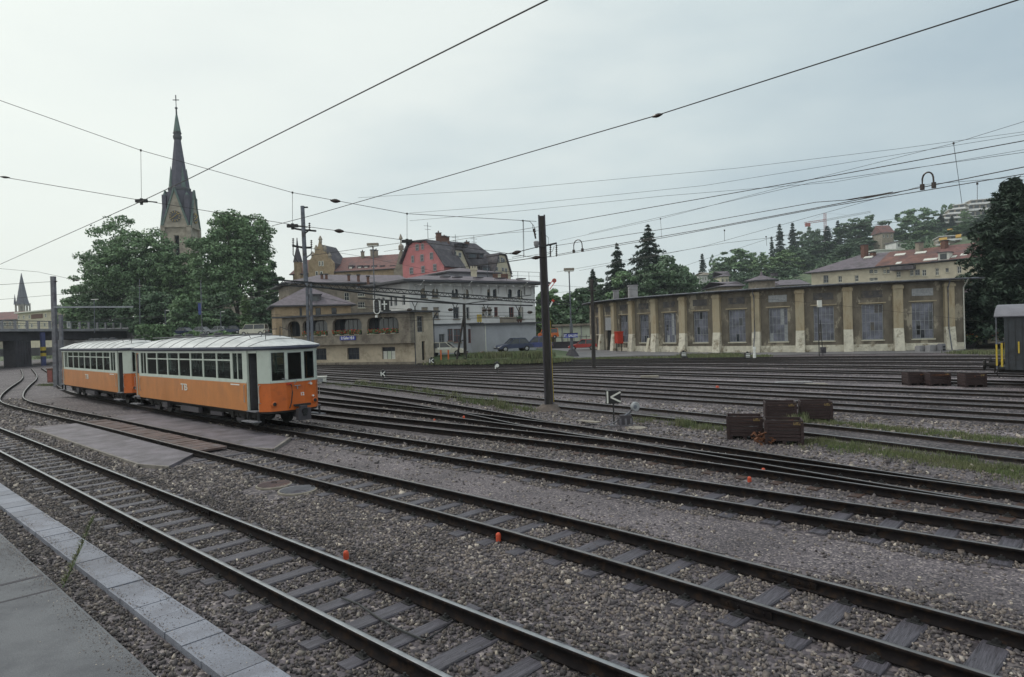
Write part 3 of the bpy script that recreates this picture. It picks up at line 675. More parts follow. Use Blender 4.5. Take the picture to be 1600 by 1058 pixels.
# ------------------------------------------------------------------ grass and weeds (uncountable)
GL = {11: 'dry weedy grass strip running from the tram front to the big pole', 12: 'taller green weeds in the dry strip left of the big pole', 13: 'dry thin grass along the near side of the track at the lower right', 131: 'green tufts in the dry grass at the lower right', 14: 'grass strip on the far side of the track right of the back crates', 15: 'leafy weeds growing against the back right crate', 16: 'dry tufts between the switch lever and the front crates', 17: 'bright green weed clump right of the switch lever', 18: 'tall green grass in front of the white building', 181: 'highest weeds in front of the parked blue cars', 19: 'dry grass verge in front of the shed', 191: 'green tufts at the foot of the shed wall', 192: 'grass between the shed end and the goods wagon', 193: 'green bank under the road bridge', 194: 'small grass patch at the foot of the concrete mast', 195: 'weeds along the edge of the asphalt crossing'}
def blades(name, pts, n, h, m, seed, w=.012, lean=.35, spread=0.05):
    rg = np.random.default_rng(seed); pts = np.array([[p[0], p[1], p[2]] for p in pts])
    # pts: list of centres; clumps around
    idx = rg.integers(0, len(pts), n); B = pts[idx] + np.c_[rg.normal(0, spread, (n, 2)), np.zeros(n)]
    a = rg.uniform(0, 2 * np.pi, n); H = h * rg.uniform(.35, 1.25, n); l = rg.uniform(0, lean, n) * H; b = rg.uniform(0, 2 * np.pi, n)
    ux = np.cos(a) * w; uy = np.sin(a) * w
    V = np.zeros((n, 4, 3))
    V[:, 0] = B + np.c_[ux, uy, np.zeros(n)]; V[:, 1] = B - np.c_[ux, uy, np.zeros(n)]
    V[:, 2] = B + np.c_[-ux * .7 + np.cos(b) * l * .4, -uy * .7 + np.sin(b) * l * .4, H * .6]
    V[:, 3] = B + np.c_[np.cos(b) * l, np.sin(b) * l, H]
    F = np.array([(0, 1, 2), (0, 2, 3)])
    FF = (F[None] + 4 * np.arange(n)[:, None, None]).reshape(-1, 3)
    o = np_mesh(name, V.reshape(-1, 3), FF, m); return tag(o, GL[seed], 'grass', kind='stuff')
def patch(px_pts, n, width, seed, z=gz):
    # px_pts: pixel polyline of the strip's middle; returns random centres on the ground round it
    rg = np.random.default_rng(seed); W = [G(a, b, z) for a, b in px_pts]; out = []
    seg = [(W[i + 1] - W[i]).length for i in range(len(W) - 1)]; tot = sum(seg)
    for _ in range(n):
        t = rg.random() * tot; i = 0
        while t > seg[i] and i < len(seg) - 1: t -= seg[i]; i += 1
        p = W[i].lerp(W[i + 1], min(1, t / seg[i])); d = (W[i + 1] - W[i]).normalized(); q = Vector((-d.y, d.x, 0))
        p = p + q * float(rg.normal(0, width / 2.6)); out.append((p.x, p.y, z))
    return out
blades('grass', patch([(515, 601), (600, 607), (700, 621), (770, 632), (835, 645)], 260, .75, 1), 6500, .16, M['grass_dry'], 11, .010, spread=.12)
blades('grass', patch([(560, 602), (640, 613), (720, 626), (800, 640)], 50, .5, 2), 1300, .34, M['grass'], 12, .012, spread=.08)
blades('grass', patch([(1262, 690), (1350, 702), (1470, 722), (1640, 752)], 420, .75, 3), 10000, .09, M['grass_dry'], 13, .006, spread=.10)
blades('grass', patch([(1262, 690), (1350, 700), (1470, 717), (1640, 745)], 60, .5, 31), 2200, .14, M['grass'], 131, .006, spread=.08)
blades('grass', patch([(1250, 657), (1400, 672), (1500, 683), (1640, 697)], 300, .6, 4), 6500, .10, M['grass_dry'], 14, .007, spread=.10)
blades('grass', patch([(1200, 690), (1262, 655), (1300, 652)], 30, .3, 5), 1500, .30, M['grass'], 15, .008, spread=.06)
blades('grass', patch([(1000, 655), (1060, 662), (1130, 673)], 60, .6, 6), 2200, .14, M['grass_dry'], 16, .007, spread=.10)
blades('grass', patch([(1058, 664), (1075, 667), (1085, 668)], 10, .3, 7), 700, .22, M['grass'], 17, .009, spread=.06)
blades('grass', patch([(690, 568), (740, 567.5), (800, 566.5), (870, 565)], 700, 1.6, 8, 0.05), 15000, .30, M['grass'], 18, .03, spread=.5)
blades('grass', patch([(735, 559), (790, 558.5), (850, 558)], 34, 1.8, 81, 0.40), 5000, .48, M['grass'], 181, .03, spread=.35)
blades('grass', patch([(850, 562), (900, 562), (1000, 560), (1100, 558), (1200, 557)], 400, 1.3, 9), 8000, .17, M['grass_dry'], 19, .025, spread=.3)
blades('grass', patch([(1060, 556), (1160, 555)], 60, .6, 91), 2500, .22, M['grass'], 191, .025, spread=.3)
blades('grass', patch([(1500, 553), (1570, 551)], 120, 2.0, 92), 4000, .22, M['grass'], 192, .03, spread=.3)
blades('grass', patch([(0, 556), (45, 556), (90, 560)], 300, 9.0, 93, z=gz), 9000, .4, M['grass'], 193, .05, spread=.8)
blades('grass', patch([(60, 602), (95, 603)], 30, .5, 94), 900, .14, M['grass'], 194, .012, spread=.15)
blades('grass', patch([(285, 703), (330, 699), (400, 690)], 24, .15, 95), 500, .10, M['grass'], 195, .006, spread=.05)
# ------------------------------------------------------------------ building helpers
ZU = Vector((0, 0, 1))
def wall(mb, O, U, W, H, holes, N, rec=0.22, mi=0, ri=None):
    # rectangular wall sheet with real openings (u, v, w, h) and their reveals; O lower-left corner, N outward normal
    O = Vector(O); U = Vector(U).normalized(); N = Vector(N); ri = mi if ri is None else ri
    us = sorted({0, W} | {round(h[0], 4) for h in holes} | {round(h[0] + h[2], 4) for h in holes})
    vs = sorted({0, H} | {round(h[1], 4) for h in holes} | {round(h[1] + h[3], 4) for h in holes})
    for i in range(len(us) - 1):
        for j in range(len(vs) - 1):
            a, b, c, d = us[i], us[i + 1], vs[j], vs[j + 1]; cu, cv = (a + b) / 2, (c + d) / 2
            if any(h[0] < cu < h[0] + h[2] and h[1] < cv < h[1] + h[3] for h in holes): continue
            mb.poly([O + U * a + ZU * c, O + U * b + ZU * c, O + U * b + ZU * d, O + U * a + ZU * d], mi)
    for (u, v, w, h) in [x[:4] for x in holes]:
        a = O + U * u + ZU * v; b = a + U * w; c = b + ZU * h; d = a + ZU * h; n = -N * rec
        for p, q in ((a, b), (b, c), (c, d), (d, a)): mb.poly([p, p + n, q + n, q], ri)
def window(parent, O, U, N, hole, rec=0.14, cols=2, rows=2, fm='frame_white', gm='glass', fw=0.05, sill=None, name='window', shutters=None, bar=None, broken=None, arch=False):
    O, U, N = Vector(O), Vector(U).normalized(), Vector(N); u, v, w, h = hole[:4]
    a = O + U * u + ZU * v - N * rec; bar = bar or fw * .6
    m = MB()
    def rect(x0, z0, x1, z1, d0=-.03, d1=.03): m.obox(a + U * x0 + ZU * z0 + N * d0, U * (x1 - x0), ZU * (z1 - z0), N * (d1 - d0))
    rect(0, 0, fw, h); rect(w - fw, 0, w, h); rect(fw, 0, w - fw, fw); rect(fw, h - fw, w - fw, h)
    for i in range(1, cols): x = w * i / cols; rect(x - bar / 2, fw, x + bar / 2, h - fw, -.025, .025)
    for j in range(1, rows): z = h * j / rows; rect(fw, z - bar / 2, w - fw, z + bar / 2, -.022, .022)
    if arch:
        for sx in (0, 1):
            pts = [a + N * (rec + .001)]
            k = 6; cx = w / 2; r = w / 2; P_ = []
            for i in range(k + 1):
                t = math.pi / 2 * i / k; x = r - r * math.cos(t) if not sx else r + r * math.cos(t); P_.append((x, h - r * .8 + r * .8 * math.sin(t)))
            P_.append((0 if not sx else w, h))
            m.poly([a + U * x + ZU * z + N * (rec + .003) for x, z in P_], 1)
    fr = m.build(name, [M[fm], M['whitewall']], parent)
    g = MB(); g.obox(a + U * fw * .4 + ZU * fw * .4 - N * .018, U * (w - fw * .8), ZU * (h - fw * .8), N * .012)
    g.build('pane', M[gm], fr)
    if broken:
        g = MB(); (x0, z0, x1, z1) = broken; g.obox(a + U * x0 + ZU * z0 + N * .004, U * (x1 - x0), ZU * (z1 - z0), N * .014); g.build('broken_pane', M['dark'], fr)
    if sill:
        g = MB(); g.obox(a - U * .08 - ZU * .10 + N * (rec - .1), U * (w + .16), ZU * .098, N * .2); g.build('sill', M[sill], fr)
    if shutters:
        g = MB()
        for x in (-w * .5 - .03, w + .03): g.obox(a + U * x + N * (rec + .01), U * w * .5, ZU * h, N * .04)
        g.build('shutter', M[shutters], fr)
    return fr
def frame_of(A, B):
    A = Vector((A[0], A[1], 0)); B = Vector((B[0], B[1], 0)); U = (B - A).normalized(); return A, U, Vector((U.y, -U.x, 0)), (B - A).length
def hip(mb, A, B, depth, z, rise, over=.4, il=None, ir=None, mi=0, ei=1, thick=.14):
    A, U, N, W = frame_of(A, B); Bk = -N
    c = [A - U * over + N * over, A + U * (W + over) + N * over, A + U * (W + over) + Bk * (depth + over), A - U * over + Bk * (depth + over)]
    il = depth / 2 if il is None else il; ir = depth / 2 if ir is None else ir
    lo = [p + ZU * z for p in c]; hi = [p + ZU * (z + thick) for p in c]
    r0 = A + U * (il - (over if il == 0 else 0)) + Bk * depth / 2 + ZU * (z + thick + rise); r1 = A + U * (W - ir + (over if ir == 0 else 0)) + Bk * depth / 2 + ZU * (z + thick + rise)
    for i in range(4):
        j = (i + 1) % 4; mb.poly([lo[i], lo[j], hi[j], hi[i]], ei)
    mb.poly([lo[3], lo[2], lo[1], lo[0]], ei)
    mb.poly([hi[0], hi[1], r1, r0], mi); mb.poly([hi[1], hi[2], r1], mi); mb.poly([hi[2], hi[3], r0, r1], mi); mb.poly([hi[3], hi[0], r0], mi)
def chimney(parent, p, w, d, z0, z1, m='sandgrey', cap='fascia', pots=1):
    mb = MB(); mb.box((p[0], p[1], (z0 + z1) / 2), (w, d, z1 - z0), 0.3); mb.box((p[0], p[1], z1 + .06), (w + .16, d + .16, .12), 0.3, 1)
    for i in range(pots): mb.lathe((p[0] + (i - (pots - 1) / 2) * .4, p[1], z1 + .12), [(.12, 0), (.10, .35)], 8, 2)
    return mb.build('chimney', [M[m], M[cap], M['brick']], parent)
def body(t, A, B, depth, z0, z1, holes, rh=[], m='whitewall', lh=[], rec=.22, name='wall', back=True):
    A, U, N, W = frame_of(A, B); mb = MB(); H = z1 - z0
    wall(mb, A + ZU * z0, U, W, H, holes, N, rec)
    wall(mb, A + U * W + ZU * z0, -N, depth, H, rh, U, rec)          # right side
    wall(mb, A - N * depth + ZU * z0, N, depth, H, lh, -U, rec)      # left side
    wall(mb, A + U * W - N * depth + ZU * z0, -U, W, H, [], -N, rec)
    return mb.build(name, M[m], t)

# ------------------------------------------------------------------ locomotive shed (polygonal roundhouse)
SCX, SCY, SR, SP0, SDP = 42.9957, 87.648, 32.617, 4.51321, -0.1167552
EAVE = 5.62
def sp(i, r=0.0, z=0.0):
    a = SP0 + SDP * i; return Vector((SCX + (SR + r) * math.cos(a), SCY + (SR + r) * math.sin(a), z))
shed = thing('locomotive_shed', tuple(sp(4, 0, gz)), 'long soot-brown locomotive shed with ochre buttresses and tall grimy windows', 'shed')
wins = {}
mbw = MB()
for i in range(-1, 12):
    f0 = -0.33 if i == -1 else i
    A = sp(f0 if i >= 0 else -0.33); B = sp(i + 1)
    A, U, N, W = frame_of(A, B)
    if N.dot(Vector((0, -1, 0))) < -0.99: N = -N
    N = Vector((-U.y, U.x, 0)) if (A + Vector((-U.y, U.x, 0)) - Vector((SCX, SCY, 0))).length > (A - Vector((SCX, SCY, 0))).length else Vector((U.y, -U.x, 0))
    holes = []
    if i in range(0, 7) or i in (8, ): holes = [(W / 2 - .82, 1.0, 1.64, 3.05)]
    if i == 7: holes = [(W / 2 - .75, 1.0, 1.5, 3.0)]
    if i == 9: holes = [(W / 2 - .7, 0.02, 1.4, 2.35)]
    if i == 10: holes = [(W / 2 - .75, 1.9, 1.5, 2.0), (W / 2 - .7, 0.02, 1.4, 1.7)]
    wall(mbw, A + ZU * gz, U, W, EAVE - gz, holes, N, .24)
    # plinth
    if i != 9: base = MB(); base.obox(A + U * .05 + ZU * gz, U * (W - .1), N * .09, ZU * (.62 if i < 8 else .4)); base.build('plinth', M['shed_base'], shed)
    wins[i] = (A + ZU * gz, U, N, W, holes)
    # recessed panel over each window
    if i >= 0:
        lint = MB(); lint.obox(A + U * (W / 2 - .8) + ZU * (4.62 + gz), U * 1.6, N * .035, ZU * .62, 1 if i not in (0, 3) else 2)
        lint.build('wall_panel', [M['shed_wall'], M['shed_panel'], M['frame_grey']], shed)
        lint = MB(); lint.obox(A + U * (W / 2 - 1.05) + ZU * (4.12 + gz), U * 2.1, N * .06, ZU * .10, 0); lint.build('lintel', M['shed_butt'], shed)
mbw.poly([sp(-.33, 0, gz), sp(-.33, 0, EAVE), sp(-.33, -14, EAVE), sp(-.33, -14, gz)]); mbw.poly([sp(12, 0, gz), sp(12, 0, EAVE), sp(12, -14, EAVE), sp(12, -14, gz)])
mbw.build('wall', M['shed_wall'], shed)
bkn = {0: (.95, .35, 1.25, 1.1), 6: (1.15, 1.25, 1.4, 1.85), 3: None}
for i, (O, U, N, W, holes) in wins.items():
    for h in holes:
        if i == 9 or (i == 10 and h[1] < 1):
            d = MB(); d.obox(O + U * h[0] + ZU * h[1] - N * .22, U * h[2], ZU * h[3], N * .05); d.build('door', M['dark' if i == 9 else 'shed_panel'], shed); continue
        w_ = window(shed, O, U, N, h, rec=.17, cols=5, rows=4, fm='frame_grey', gm='glass_blue', fw=.06, bar=.028, sill='sill', broken=bkn.get(i))
        # a few odd replaced panes
        rr = random.Random(i * 13 + 5); g = MB(); a = O + U * h[0] + ZU * h[1] - N * .17
        for q in range(rr.randint(2, 5)):
            cx, cz = rr.randint(0, 4), rr.randint(0, 3)
            g.obox(a + U * (h[2] * cx / 5 + .02) + ZU * (h[3] * cz / 4 + .03) - N * .003, U * (h[2] / 5 - .04), ZU * (h[3] / 4 - .05), N * .006)
        g.build('patched_pane', M[rr.choice(['frame_grey', 'glass', 'shed_panel'])], w_)
# buttresses: ochre shaft and flared cream foot
for i in list(range(0, 12)):
    p = sp(i); a = SP0 + SDP * i; n = Vector((math.cos(a), math.sin(a), 0)); u = Vector((-n.y, n.x, 0)); hw = .36
    b = MB(); zb = 1.95 + gz
    b.obox(p - u * hw - n * .1 + ZU * zb, u * 2 * hw, n * .45, ZU * (EAVE - .16 - zb))
    b.obox(p - u * (hw + .06) - n * .1 + ZU * (EAVE - .5), u * (2 * hw + .12), n * .55, ZU * .22)
    bt = b.build('buttress', M['shed_butt'], shed)
    f = MB()
    q = [(p - u * hw - n * .1), (p + u * hw - n * .1)]
    lo = [q[0] + ZU * gz, q[1] + ZU * gz, p + u * (hw + .02) + n * .62 + ZU * gz, p - u * (hw + .02) + n * .62 + ZU * gz]
    hi = [q[0] + ZU * zb, q[1] + ZU * zb, p + u * hw + n * .37 + ZU * zb, p - u * hw + n * .37 + ZU * zb]
    for k in range(4): f.poly([lo[k], lo[(k + 1) % 4], hi[(k + 1) % 4], hi[k]])
    f.poly(hi); f.poly(lo[::-1])
    f.build('buttress_foot', M['shed_base'], bt)
# roof: low pitch, overhanging dark edge with gutter
rf = MB()
idx = [-.62] + list(range(0, 12)) + [12.25]
for k in range(len(idx) - 1):
    a, b = idx[k], idx[k + 1]
    o0, o1 = sp(a, .85, EAVE), sp(b, .85, EAVE); i0, i1 = sp(a, -13, EAVE + .55), sp(b, -13, EAVE + .55)
    t = Vector((0, 0, .16))
    rf.poly([o0, o1, i1, i0], 1); rf.poly([o0 + t, o1 + t, i1 + t, i0 + t], 0); rf.poly([o0, o1, o1 + t, o0 + t], 1)
rf.poly([sp(-.62, .85, EAVE), sp(-.62, .85, EAVE + .16), sp(-.62, -13, EAVE + .71), sp(-.62, -13, EAVE + .55)], 1)
rf.build('roof', [M['roof_grey'], M['fascia']], shed)
g = MB(); g.tube([sp(k / 2, .92, EAVE + .10) for k in range(-1, 25)], .07, 6); g.build('gutter', M['steel_pole'], shed)
for i in (4.02, 0.04, -0.3):
    g = MB(); q0 = sp(i, .92, EAVE + .05); q1 = sp(i, .42 if i > 0 else .1, EAVE - .6); q2 = sp(i, .42 if i > 0 else .1, 1.8); q3 = sp(i, .95 if i > 0 else .12, gz)
    g.tube([q0, q1, q2, q3], .05, 6); g.build('downpipe', M['steel_pole' if i > -.1 else 'frame_white'], shed)
for (px0, px1, py, r) in ((983, 996, 447, -3.0), (959, 967, 455, -3.0)):
    D = 74 if px0 > 970 else 79
    a = P(px0, 480, D); b = P(px1, 480, D); top = P((px0 + px1) / 2, py, D).z
    c = MB(); w = (b - a).length; c.box(((a.x + b.x) / 2, D, (EAVE + top) / 2 - .1), (w, w, top - EAVE + .2)); c.box(((a.x + b.x) / 2, D, top + .05), (w + .14, w + .14, .1))
    c.build('chimney', M['conc'], shed)
# two plaster-grey infill panels at the entrance bay and a leaning board at the wall
g = MB(); O, U, N, W, _ = wins[9]; g.obox(O + U * (W / 2 - .85) + ZU * 2.4, U * 1.7, N * .06, ZU * 1.5); g.build('infill_panel', M['frame_grey'], shed)
o = MB(); a = wins[7][0] + wins[7][1] * .75 + wins[7][2] * .6; o.obox(a, wins[7][1] * .35, wins[7][2] * .05, ZU * 1.5 - wins[7][2] * .4)
tag(o.build('board', M['sill'], origin=a), 'pale plank leaning on the shed wall between two buttress feet', 'plank')
# clutter along the shed foot
for (px, w, h, lb, nm, mm) in ((1439, .75, .45, 'grey stone block lying at the shed foot under the last window, left one', 'stone block', 'conc'), (1456, .85, .5, 'rounded pale stone block at the shed foot, middle one of three', 'stone block', 'conc'), (1471, .4, .6, 'upright hollow concrete block at the shed foot beside the last buttress', 'stone block', 'conc_pole')):
    p = G(px, 549.5); b = MB(); b.box((p.x, p.y, gz + h / 2), (w, .45, h), .25); b.box((p.x + .02, p.y, gz + h + .02), (w * .8, .36, .05), .25)
    if mm == 'conc_pole':
        for zz in (.12, .34): b.box((p.x + .09, p.y - .2, gz + zz + .06), (.22, .08, .12), .25, 1)
    tag(b.build('stone_block', [M[mm], M['dark']], origin=(p.x, p.y, gz)), lb, nm)
p = P(968, 546, 75.6); t = thing('storage_locker', (p.x, p.y - 1.0, gz), 'bright red metal locker standing beside the shed doorway', 'locker')
b = MB(); q = P(967, 530, p.y - 1); b.box((q.x, q.y, gz + 1.55), (.75, .6, 1.25), 0.5); b.box((q.x, q.y, gz + 2.22), (.85, .7, .1), .5); b.build('body', M['red_canvas'], t)
b = MB(); b.box((q.x - .3, q.y - .2, gz + .5), (.07, .07, 1.0), .5); b.box((q.x + .25, q.y - .1, gz + .5), (.07, .07, 1.0), .5); b.build('legs', M['iron'], t)

# ------------------------------------------------------------------ signal building
A = P(452, 560, 66.5); B = P(650, 560, 60.0); A.z = B.z = 0; SD = 3.05
A0, U, N, W = frame_of(A, B)
def pxu(px, D=None):
    # distance along the wall A->B seen at picture column px
    r = ray(px, 540); k = (A0.x * r.y - A0.y * r.x) / (U.y * r.x - U.x * r.y); return k
def wz(px, py, off=0.0):
    # height of a picture point on the wall plane (moved off metres towards the camera)
    r = ray(px, py); o = A0 + N * off; t = (o.x * N.x + o.y * N.y) / (r.x * N.x + r.y * N.y); return CH + r.z * t
sig = thing('signal_building', tuple(A0 + ZU * gz), 'low beige two-storey signal building with arched upper gallery and flower boxes', 'building')
zt = wz(645, 488); zb = wz(560, 536)
R0 = A0 + U * W; SU = -N; SNn = U
def su(px):
    r_ = ray(px, 540); return (R0.x * r_.y - R0.y * r_.x) / (SU.y * r_.x - SU.x * r_.y)
def sz(px, py):
    r_ = ray(px, py); t_ = (R0.x * SNn.x + R0.y * SNn.y) / (r_.x * SNn.x + r_.y * SNn.y); return CH + r_.z * t_
holes_low = []
for (x0, x1) in ((491, 509.5), (542, 561), (596, 617)): holes_low.append((pxu(x0), wz(552, 562) - gz, pxu(x1) - pxu(x0), wz(552, 543.5) - wz(552, 562)))
du = su(659); dd = (du, 0.35, su(664.5) - du, 1.75)
uw = (su(653), sz(657, 519) - gz, su(663) - su(653), sz(657, 494) - sz(657, 519))
mb = MB(); wall(mb, A0 + ZU * gz, U, W, zb - gz, holes_low, N, .25); mb.obox(A0 + ZU * gz, U * W, N * .08, ZU * .3, 1)
wall(mb, R0 + ZU * gz, SU, SD, zt - gz, [dd, uw], SNn, .25); mb.poly([A0 + ZU * gz, A0 - N * SD + ZU * gz, A0 - N * SD + ZU * zt, A0 + ZU * zt]); mb.poly([R0 - N * SD + ZU * gz, A0 - N * SD + ZU * gz, A0 - N * SD + ZU * zt, R0 - N * SD + ZU * zt])
mb.build('wall', [M['tower_low'], M['tower_up']], sig)
# upper storey: right-hand bay flush, gallery projecting 0.8 m
mb = MB(); us_ = pxu(640)
wall(mb, A0 + U * us_ + ZU * (zb + .004), U, W - us_, zt - zb - .004, [], N, .25)
mb.build('stair_bay_wall', M['tower_up'], sig)
GO = .8
def pxg(px):
    r = ray(px, 520); o = A0 + N * GO; return (o.x * r.y - o.y * r.x) / (U.y * r.x - U.x * r.y)
gy0 = wz(560, 538, GO); gpar = wz(560, 524, GO); gtop = wz(560, 497.5, GO) 
mb = MB(); og = A0 + N * GO; u1 = pxg(637.5) ; ue = pxg(641)
arch = [(pxg(450), pxg(469)), (pxg(473), pxg(512)), (pxg(520), pxg(565.5)), (pxg(574), pxg(623))]
hh = [(a, gpar - gy0, b - a, gtop - gpar) for a, b in arch]
wall(mb, og + ZU * gy0, U, ue, zt - .02 - gy0, hh, N, .3)
mb.poly([og + U * ue + ZU * gy0, og + U * ue + ZU * (zt - .02), A0 + U * ue + ZU * (zt - .02), A0 + U * ue + ZU * gy0])
mb.poly([og + ZU * gy0, og + U * ue + ZU * gy0, A0 + U * ue + ZU * gy0, A0 + ZU * gy0])
for a, b in arch:   # rounded upper corners of the openings
    r = .55
    for sx in (0, 1):
        pts = []
        for i in range(6):
            t = math.pi / 2 * i / 5; x = r - r * math.cos(t); pts.append((a + x if not sx else b - x, gtop - r + r * math.sin(t)))
        pts.append((a if not sx else b, gtop)); mb.poly([og + U * x + ZU * (z) + N * .003 for x, z in pts])
        mb.poly([og + U * x + ZU * (z) - N * .3 for x, z in pts])
for a, b in arch: mb.obox(og + U * (a - .02) + ZU * gpar + N * .001, U * (b - a + .04), N * .05, ZU * .05, 1)
mb.build('gallery', [M['tower_up'], M['tower_low']], sig)
mb = MB(); mb.obox(A0 - N * .5 + ZU * gy0 + U * .1, U * (ue - .2), N * .05, ZU * (zt - gy0 - .1)); mb.build('gallery_back_wall', M['frame_dark'], sig)
for a, b in arch:
    k = max(2, int((b - a) / .55)); window(sig, A0 + ZU * 0, U, N, (a + .15, gpar + .05, b - a - .3, gtop - gpar - .1), rec=.1, cols=k, rows=1, fm='frame_dark', gm='glass', fw=.05, name='gallery_window')
    # flower box with geraniums
    if b - a > 2: 
        x = b - a
        ft = thing('flower_box', tuple(og + U * (a + x / 2) + ZU * gpar), {0: '', 1: 'red geraniums in boxes on the leftmost gallery opening beside the tall pole', 2: 'red geraniums in boxes in the gallery opening above the blue name sign', 3: 'red geraniums in boxes in the gallery opening under the oval signal'}[arch.index((a, b))], 'flower box', 'flower boxes on the signal building')
        m_ = MB(); m_.obox(og + U * (a + .1) + ZU * (gpar + .052) - N * .12, U * (x - .2), N * .18, ZU * .14)
        for k_ in range(3): m_.obox(og + U * (a + .3 + k_ * x / 3) + ZU * (gpar + .06) + N * .062, U * .55, N * .02, ZU * .09, 1)
        m_.build('box', [M['conc_dark'], M['frame_white']], ft)
        rg = np.random.default_rng(int(a * 10) + 3); n = 1500
        c = np.c_[rg.uniform(a + .1, b - .1, n), rg.uniform(gpar + .12, gpar + .48, n) ** 1, rg.uniform(-.2, .22, n)]
        def cloud(nm, c, s, m):
            V = []; F = []
            for i, (x_, z_, y_) in enumerate(c):
                o = og + U * x_ + N * y_ + ZU * z_; d = Vector(rg.normal(size=3)).normalized() * s; e2 = Vector(rg.normal(size=3)).cross(d).normalized() * s
                V += [o - d, o - e2, o + d, o + e2]; F.append((4 * i, 4 * i + 1, 4 * i + 2, 4 * i + 3))
            np_mesh(nm, V, F, m, ft)
        cloud('foliage', c[:900], .06, M['leaf_c']); cc = c[900:1080].copy(); cc[:, 1] += .06; cc[:, 2] += .05; cloud('blossom', cc, .055, M['flower_red'])
for q, h in enumerate(holes_low): 
    w_ = window(sig, A0 + ZU * gz, U, N, h, rec=.2, cols=3, rows=2, fm='frame_dark', gm='glass', fw=.05)
    if q == 2:
        for k_ in range(3):
            g = MB(); g.obox(A0 + ZU * (gz + h[1]) + U * (h[0] + .07 + k_ * (h[2] - .1) / 3) - N * .185, U * ((h[2] - .1) / 3 - .06), N * .02, ZU * h[3] * .66); g.build('blind', M['lowwhite' if k_ == 1 else 'frame_white'], w_)
window(sig, R0 + ZU * gz, SU, SNn, uw, rec=.2, cols=3, rows=3, fm='frame_grey', gm='glass', fw=.05)
g = MB(); g.obox(R0 + SU * dd[0] + ZU * (gz + dd[1]) - SNn * .22, SU * dd[2], SNn * .04, ZU * dd[3]); g.build('door', M['dark'], sig)
mb = MB(); rz_ = zt
c0 = [og - U * .8 + N * .5, og + U * ue + N * .5 + U * .3, A0 + U * (W + .6) + N * .6, A0 + U * (W + .6) - N * (SD + .4), A0 - U * .8 - N * (SD + .4)]
mb.prism([(p.x, p.y) for p in c0], rz_, rz_ + .16); mb.build('roof', M['fascia'], sig)
mb = MB(); mb.tube([R0 + N * .08 + ZU * (zt - .05), R0 + N * .08 + ZU * gz], .05, 6); mb.tube([R0 + SU * SD + U * .5 + ZU * zt, R0 + SU * SD + U * .08 + ZU * (zt - .5), R0 + SU * SD + U * .08 + ZU * gz], .05, 6); mb.build('downpipe', M['frame_dark'], sig)
# roof-edge duct between gallery end and roof, right of the oval signal
mb = MB(); a = P(599.5, 497, 60.9); mb.obox(a, (.6, 0, 0), (0, .5, 0), (0, 0, P(599.5, 484.5, 60.9).z - a.z)); mb.obox(a - Vector((.1, 0, .05)), (.09, 0, 0), (0, .5, 0), (0, 0, .8), 1); mb.build('signal_housing', [M['fascia'], M['frame_white']], sig)
# station name sign
u0, u1_ = pxg(531.5), pxg(556); z0_, z1_ = wz(543, 531.5, GO), wz(543, 525.2, GO)
sg = thing('name_sign', tuple(og + U * u0 + ZU * z0_), 'small blue name board with white lettering on the gallery parapet', 'sign')
mb = MB(); mb.obox(og + U * u0 + N * .055 + ZU * z0_, U * (u1_ - u0), N * .03, ZU * (z1_ - z0_)); mb.build('board', M['blue_sign'], sg)
text_obj('St Gallen HB II', .30, face_m(og + U * ((u0 + u1_) / 2) + N * .092 + ZU * ((z0_ + z1_) / 2), U) @ Matrix.Diagonal((.86, 1.25, 1, 1)), M['white'], 'lettering', sg, bold=.006)

# ------------------------------------------------------------------ big white building behind
A = P(641, 500, 66.0); B = P(837, 500, 76.0)
A0w, Uw, Nw, Ww = frame_of(A, B); A0, U, N, W = A0w, Uw, Nw, Ww
ztw = 7.75
wb = thing('apartment_building', tuple(A0w + ZU * gz), 'big off-white three-storey building with wide eaves behind the signal building', 'building')
H = []
def hole(x0, x1, y0, y1): 
    xm = (x0 + x1) / 2; return (pxu(x0), wz(xm, y1), pxu(x1) - pxu(x0), wz(xm, y0) - wz(xm, y1))
top_ = [(660, 669.5, 450.5, 466), (678, 688, 451, 465), (709, 719, 451.5, 465), (726.5, 735.5, 452, 466), (764, 769, 452, 465), (773, 779, 452, 465), (796, 803, 452, 465.5), (811, 818, 452.5, 465)]
mid_ = [(660.5, 671, 480, 498), (679, 688, 480, 498), (710, 719.5, 480, 498), (726.5, 735.5, 480, 498), (755, 760, 480, 494), (764, 770, 480, 494), (774, 780, 480, 494), (797, 805, 480, 500), (812, 819.5, 480, 499)]
low_ = []
WD = 8.0; LH = [(WD - 1.5 - k * 1.35 - (.35 if k % 2 else 0), v - gz, .62, 1.0) for k in range(5) for v in (5.55, 3.1)]
HH = [hole(*h) for h in top_] + [hole(*h) for h in mid_] + [hole(*h) for h in low_]
HH = [(a, b - gz, c, d) for a, b, c, d in HH]
body(wb, A, B, WD, gz, ztw, HH, m='whitewall', lh=LH)
for h in LH: window(wb, A0 - N * WD + ZU * gz, N, -U, h, rec=.16, cols=2, rows=2, fm='frame_grey', fw=.05)
for i, h in enumerate(HH):
    fm = 'frame_grey'
    if i in (14, 15): fm = 'frame_red'
    if i < 8: fm = 'frame_dark'
    bl = i in (0, 1, 3, 8, 9, 12, 13)
    w_ = window(wb, A0 + ZU * gz, U, N, h, rec=.18, cols=2, rows=2, fm=fm, fw=.05, sill='sandgrey', arch=(i < 8))
    if bl or i % 4 == 0:
        g = MB(); k = .75 if bl else .4; g.obox(A0 + ZU * (gz + h[1] + h[3] * (1 - k) + .03) + U * (h[0] + .05) - N * .145, U * (h[2] - .1), N * .02, ZU * (h[3] * k - .06)); g.build('roller_blind', M['sandgrey'], w_)
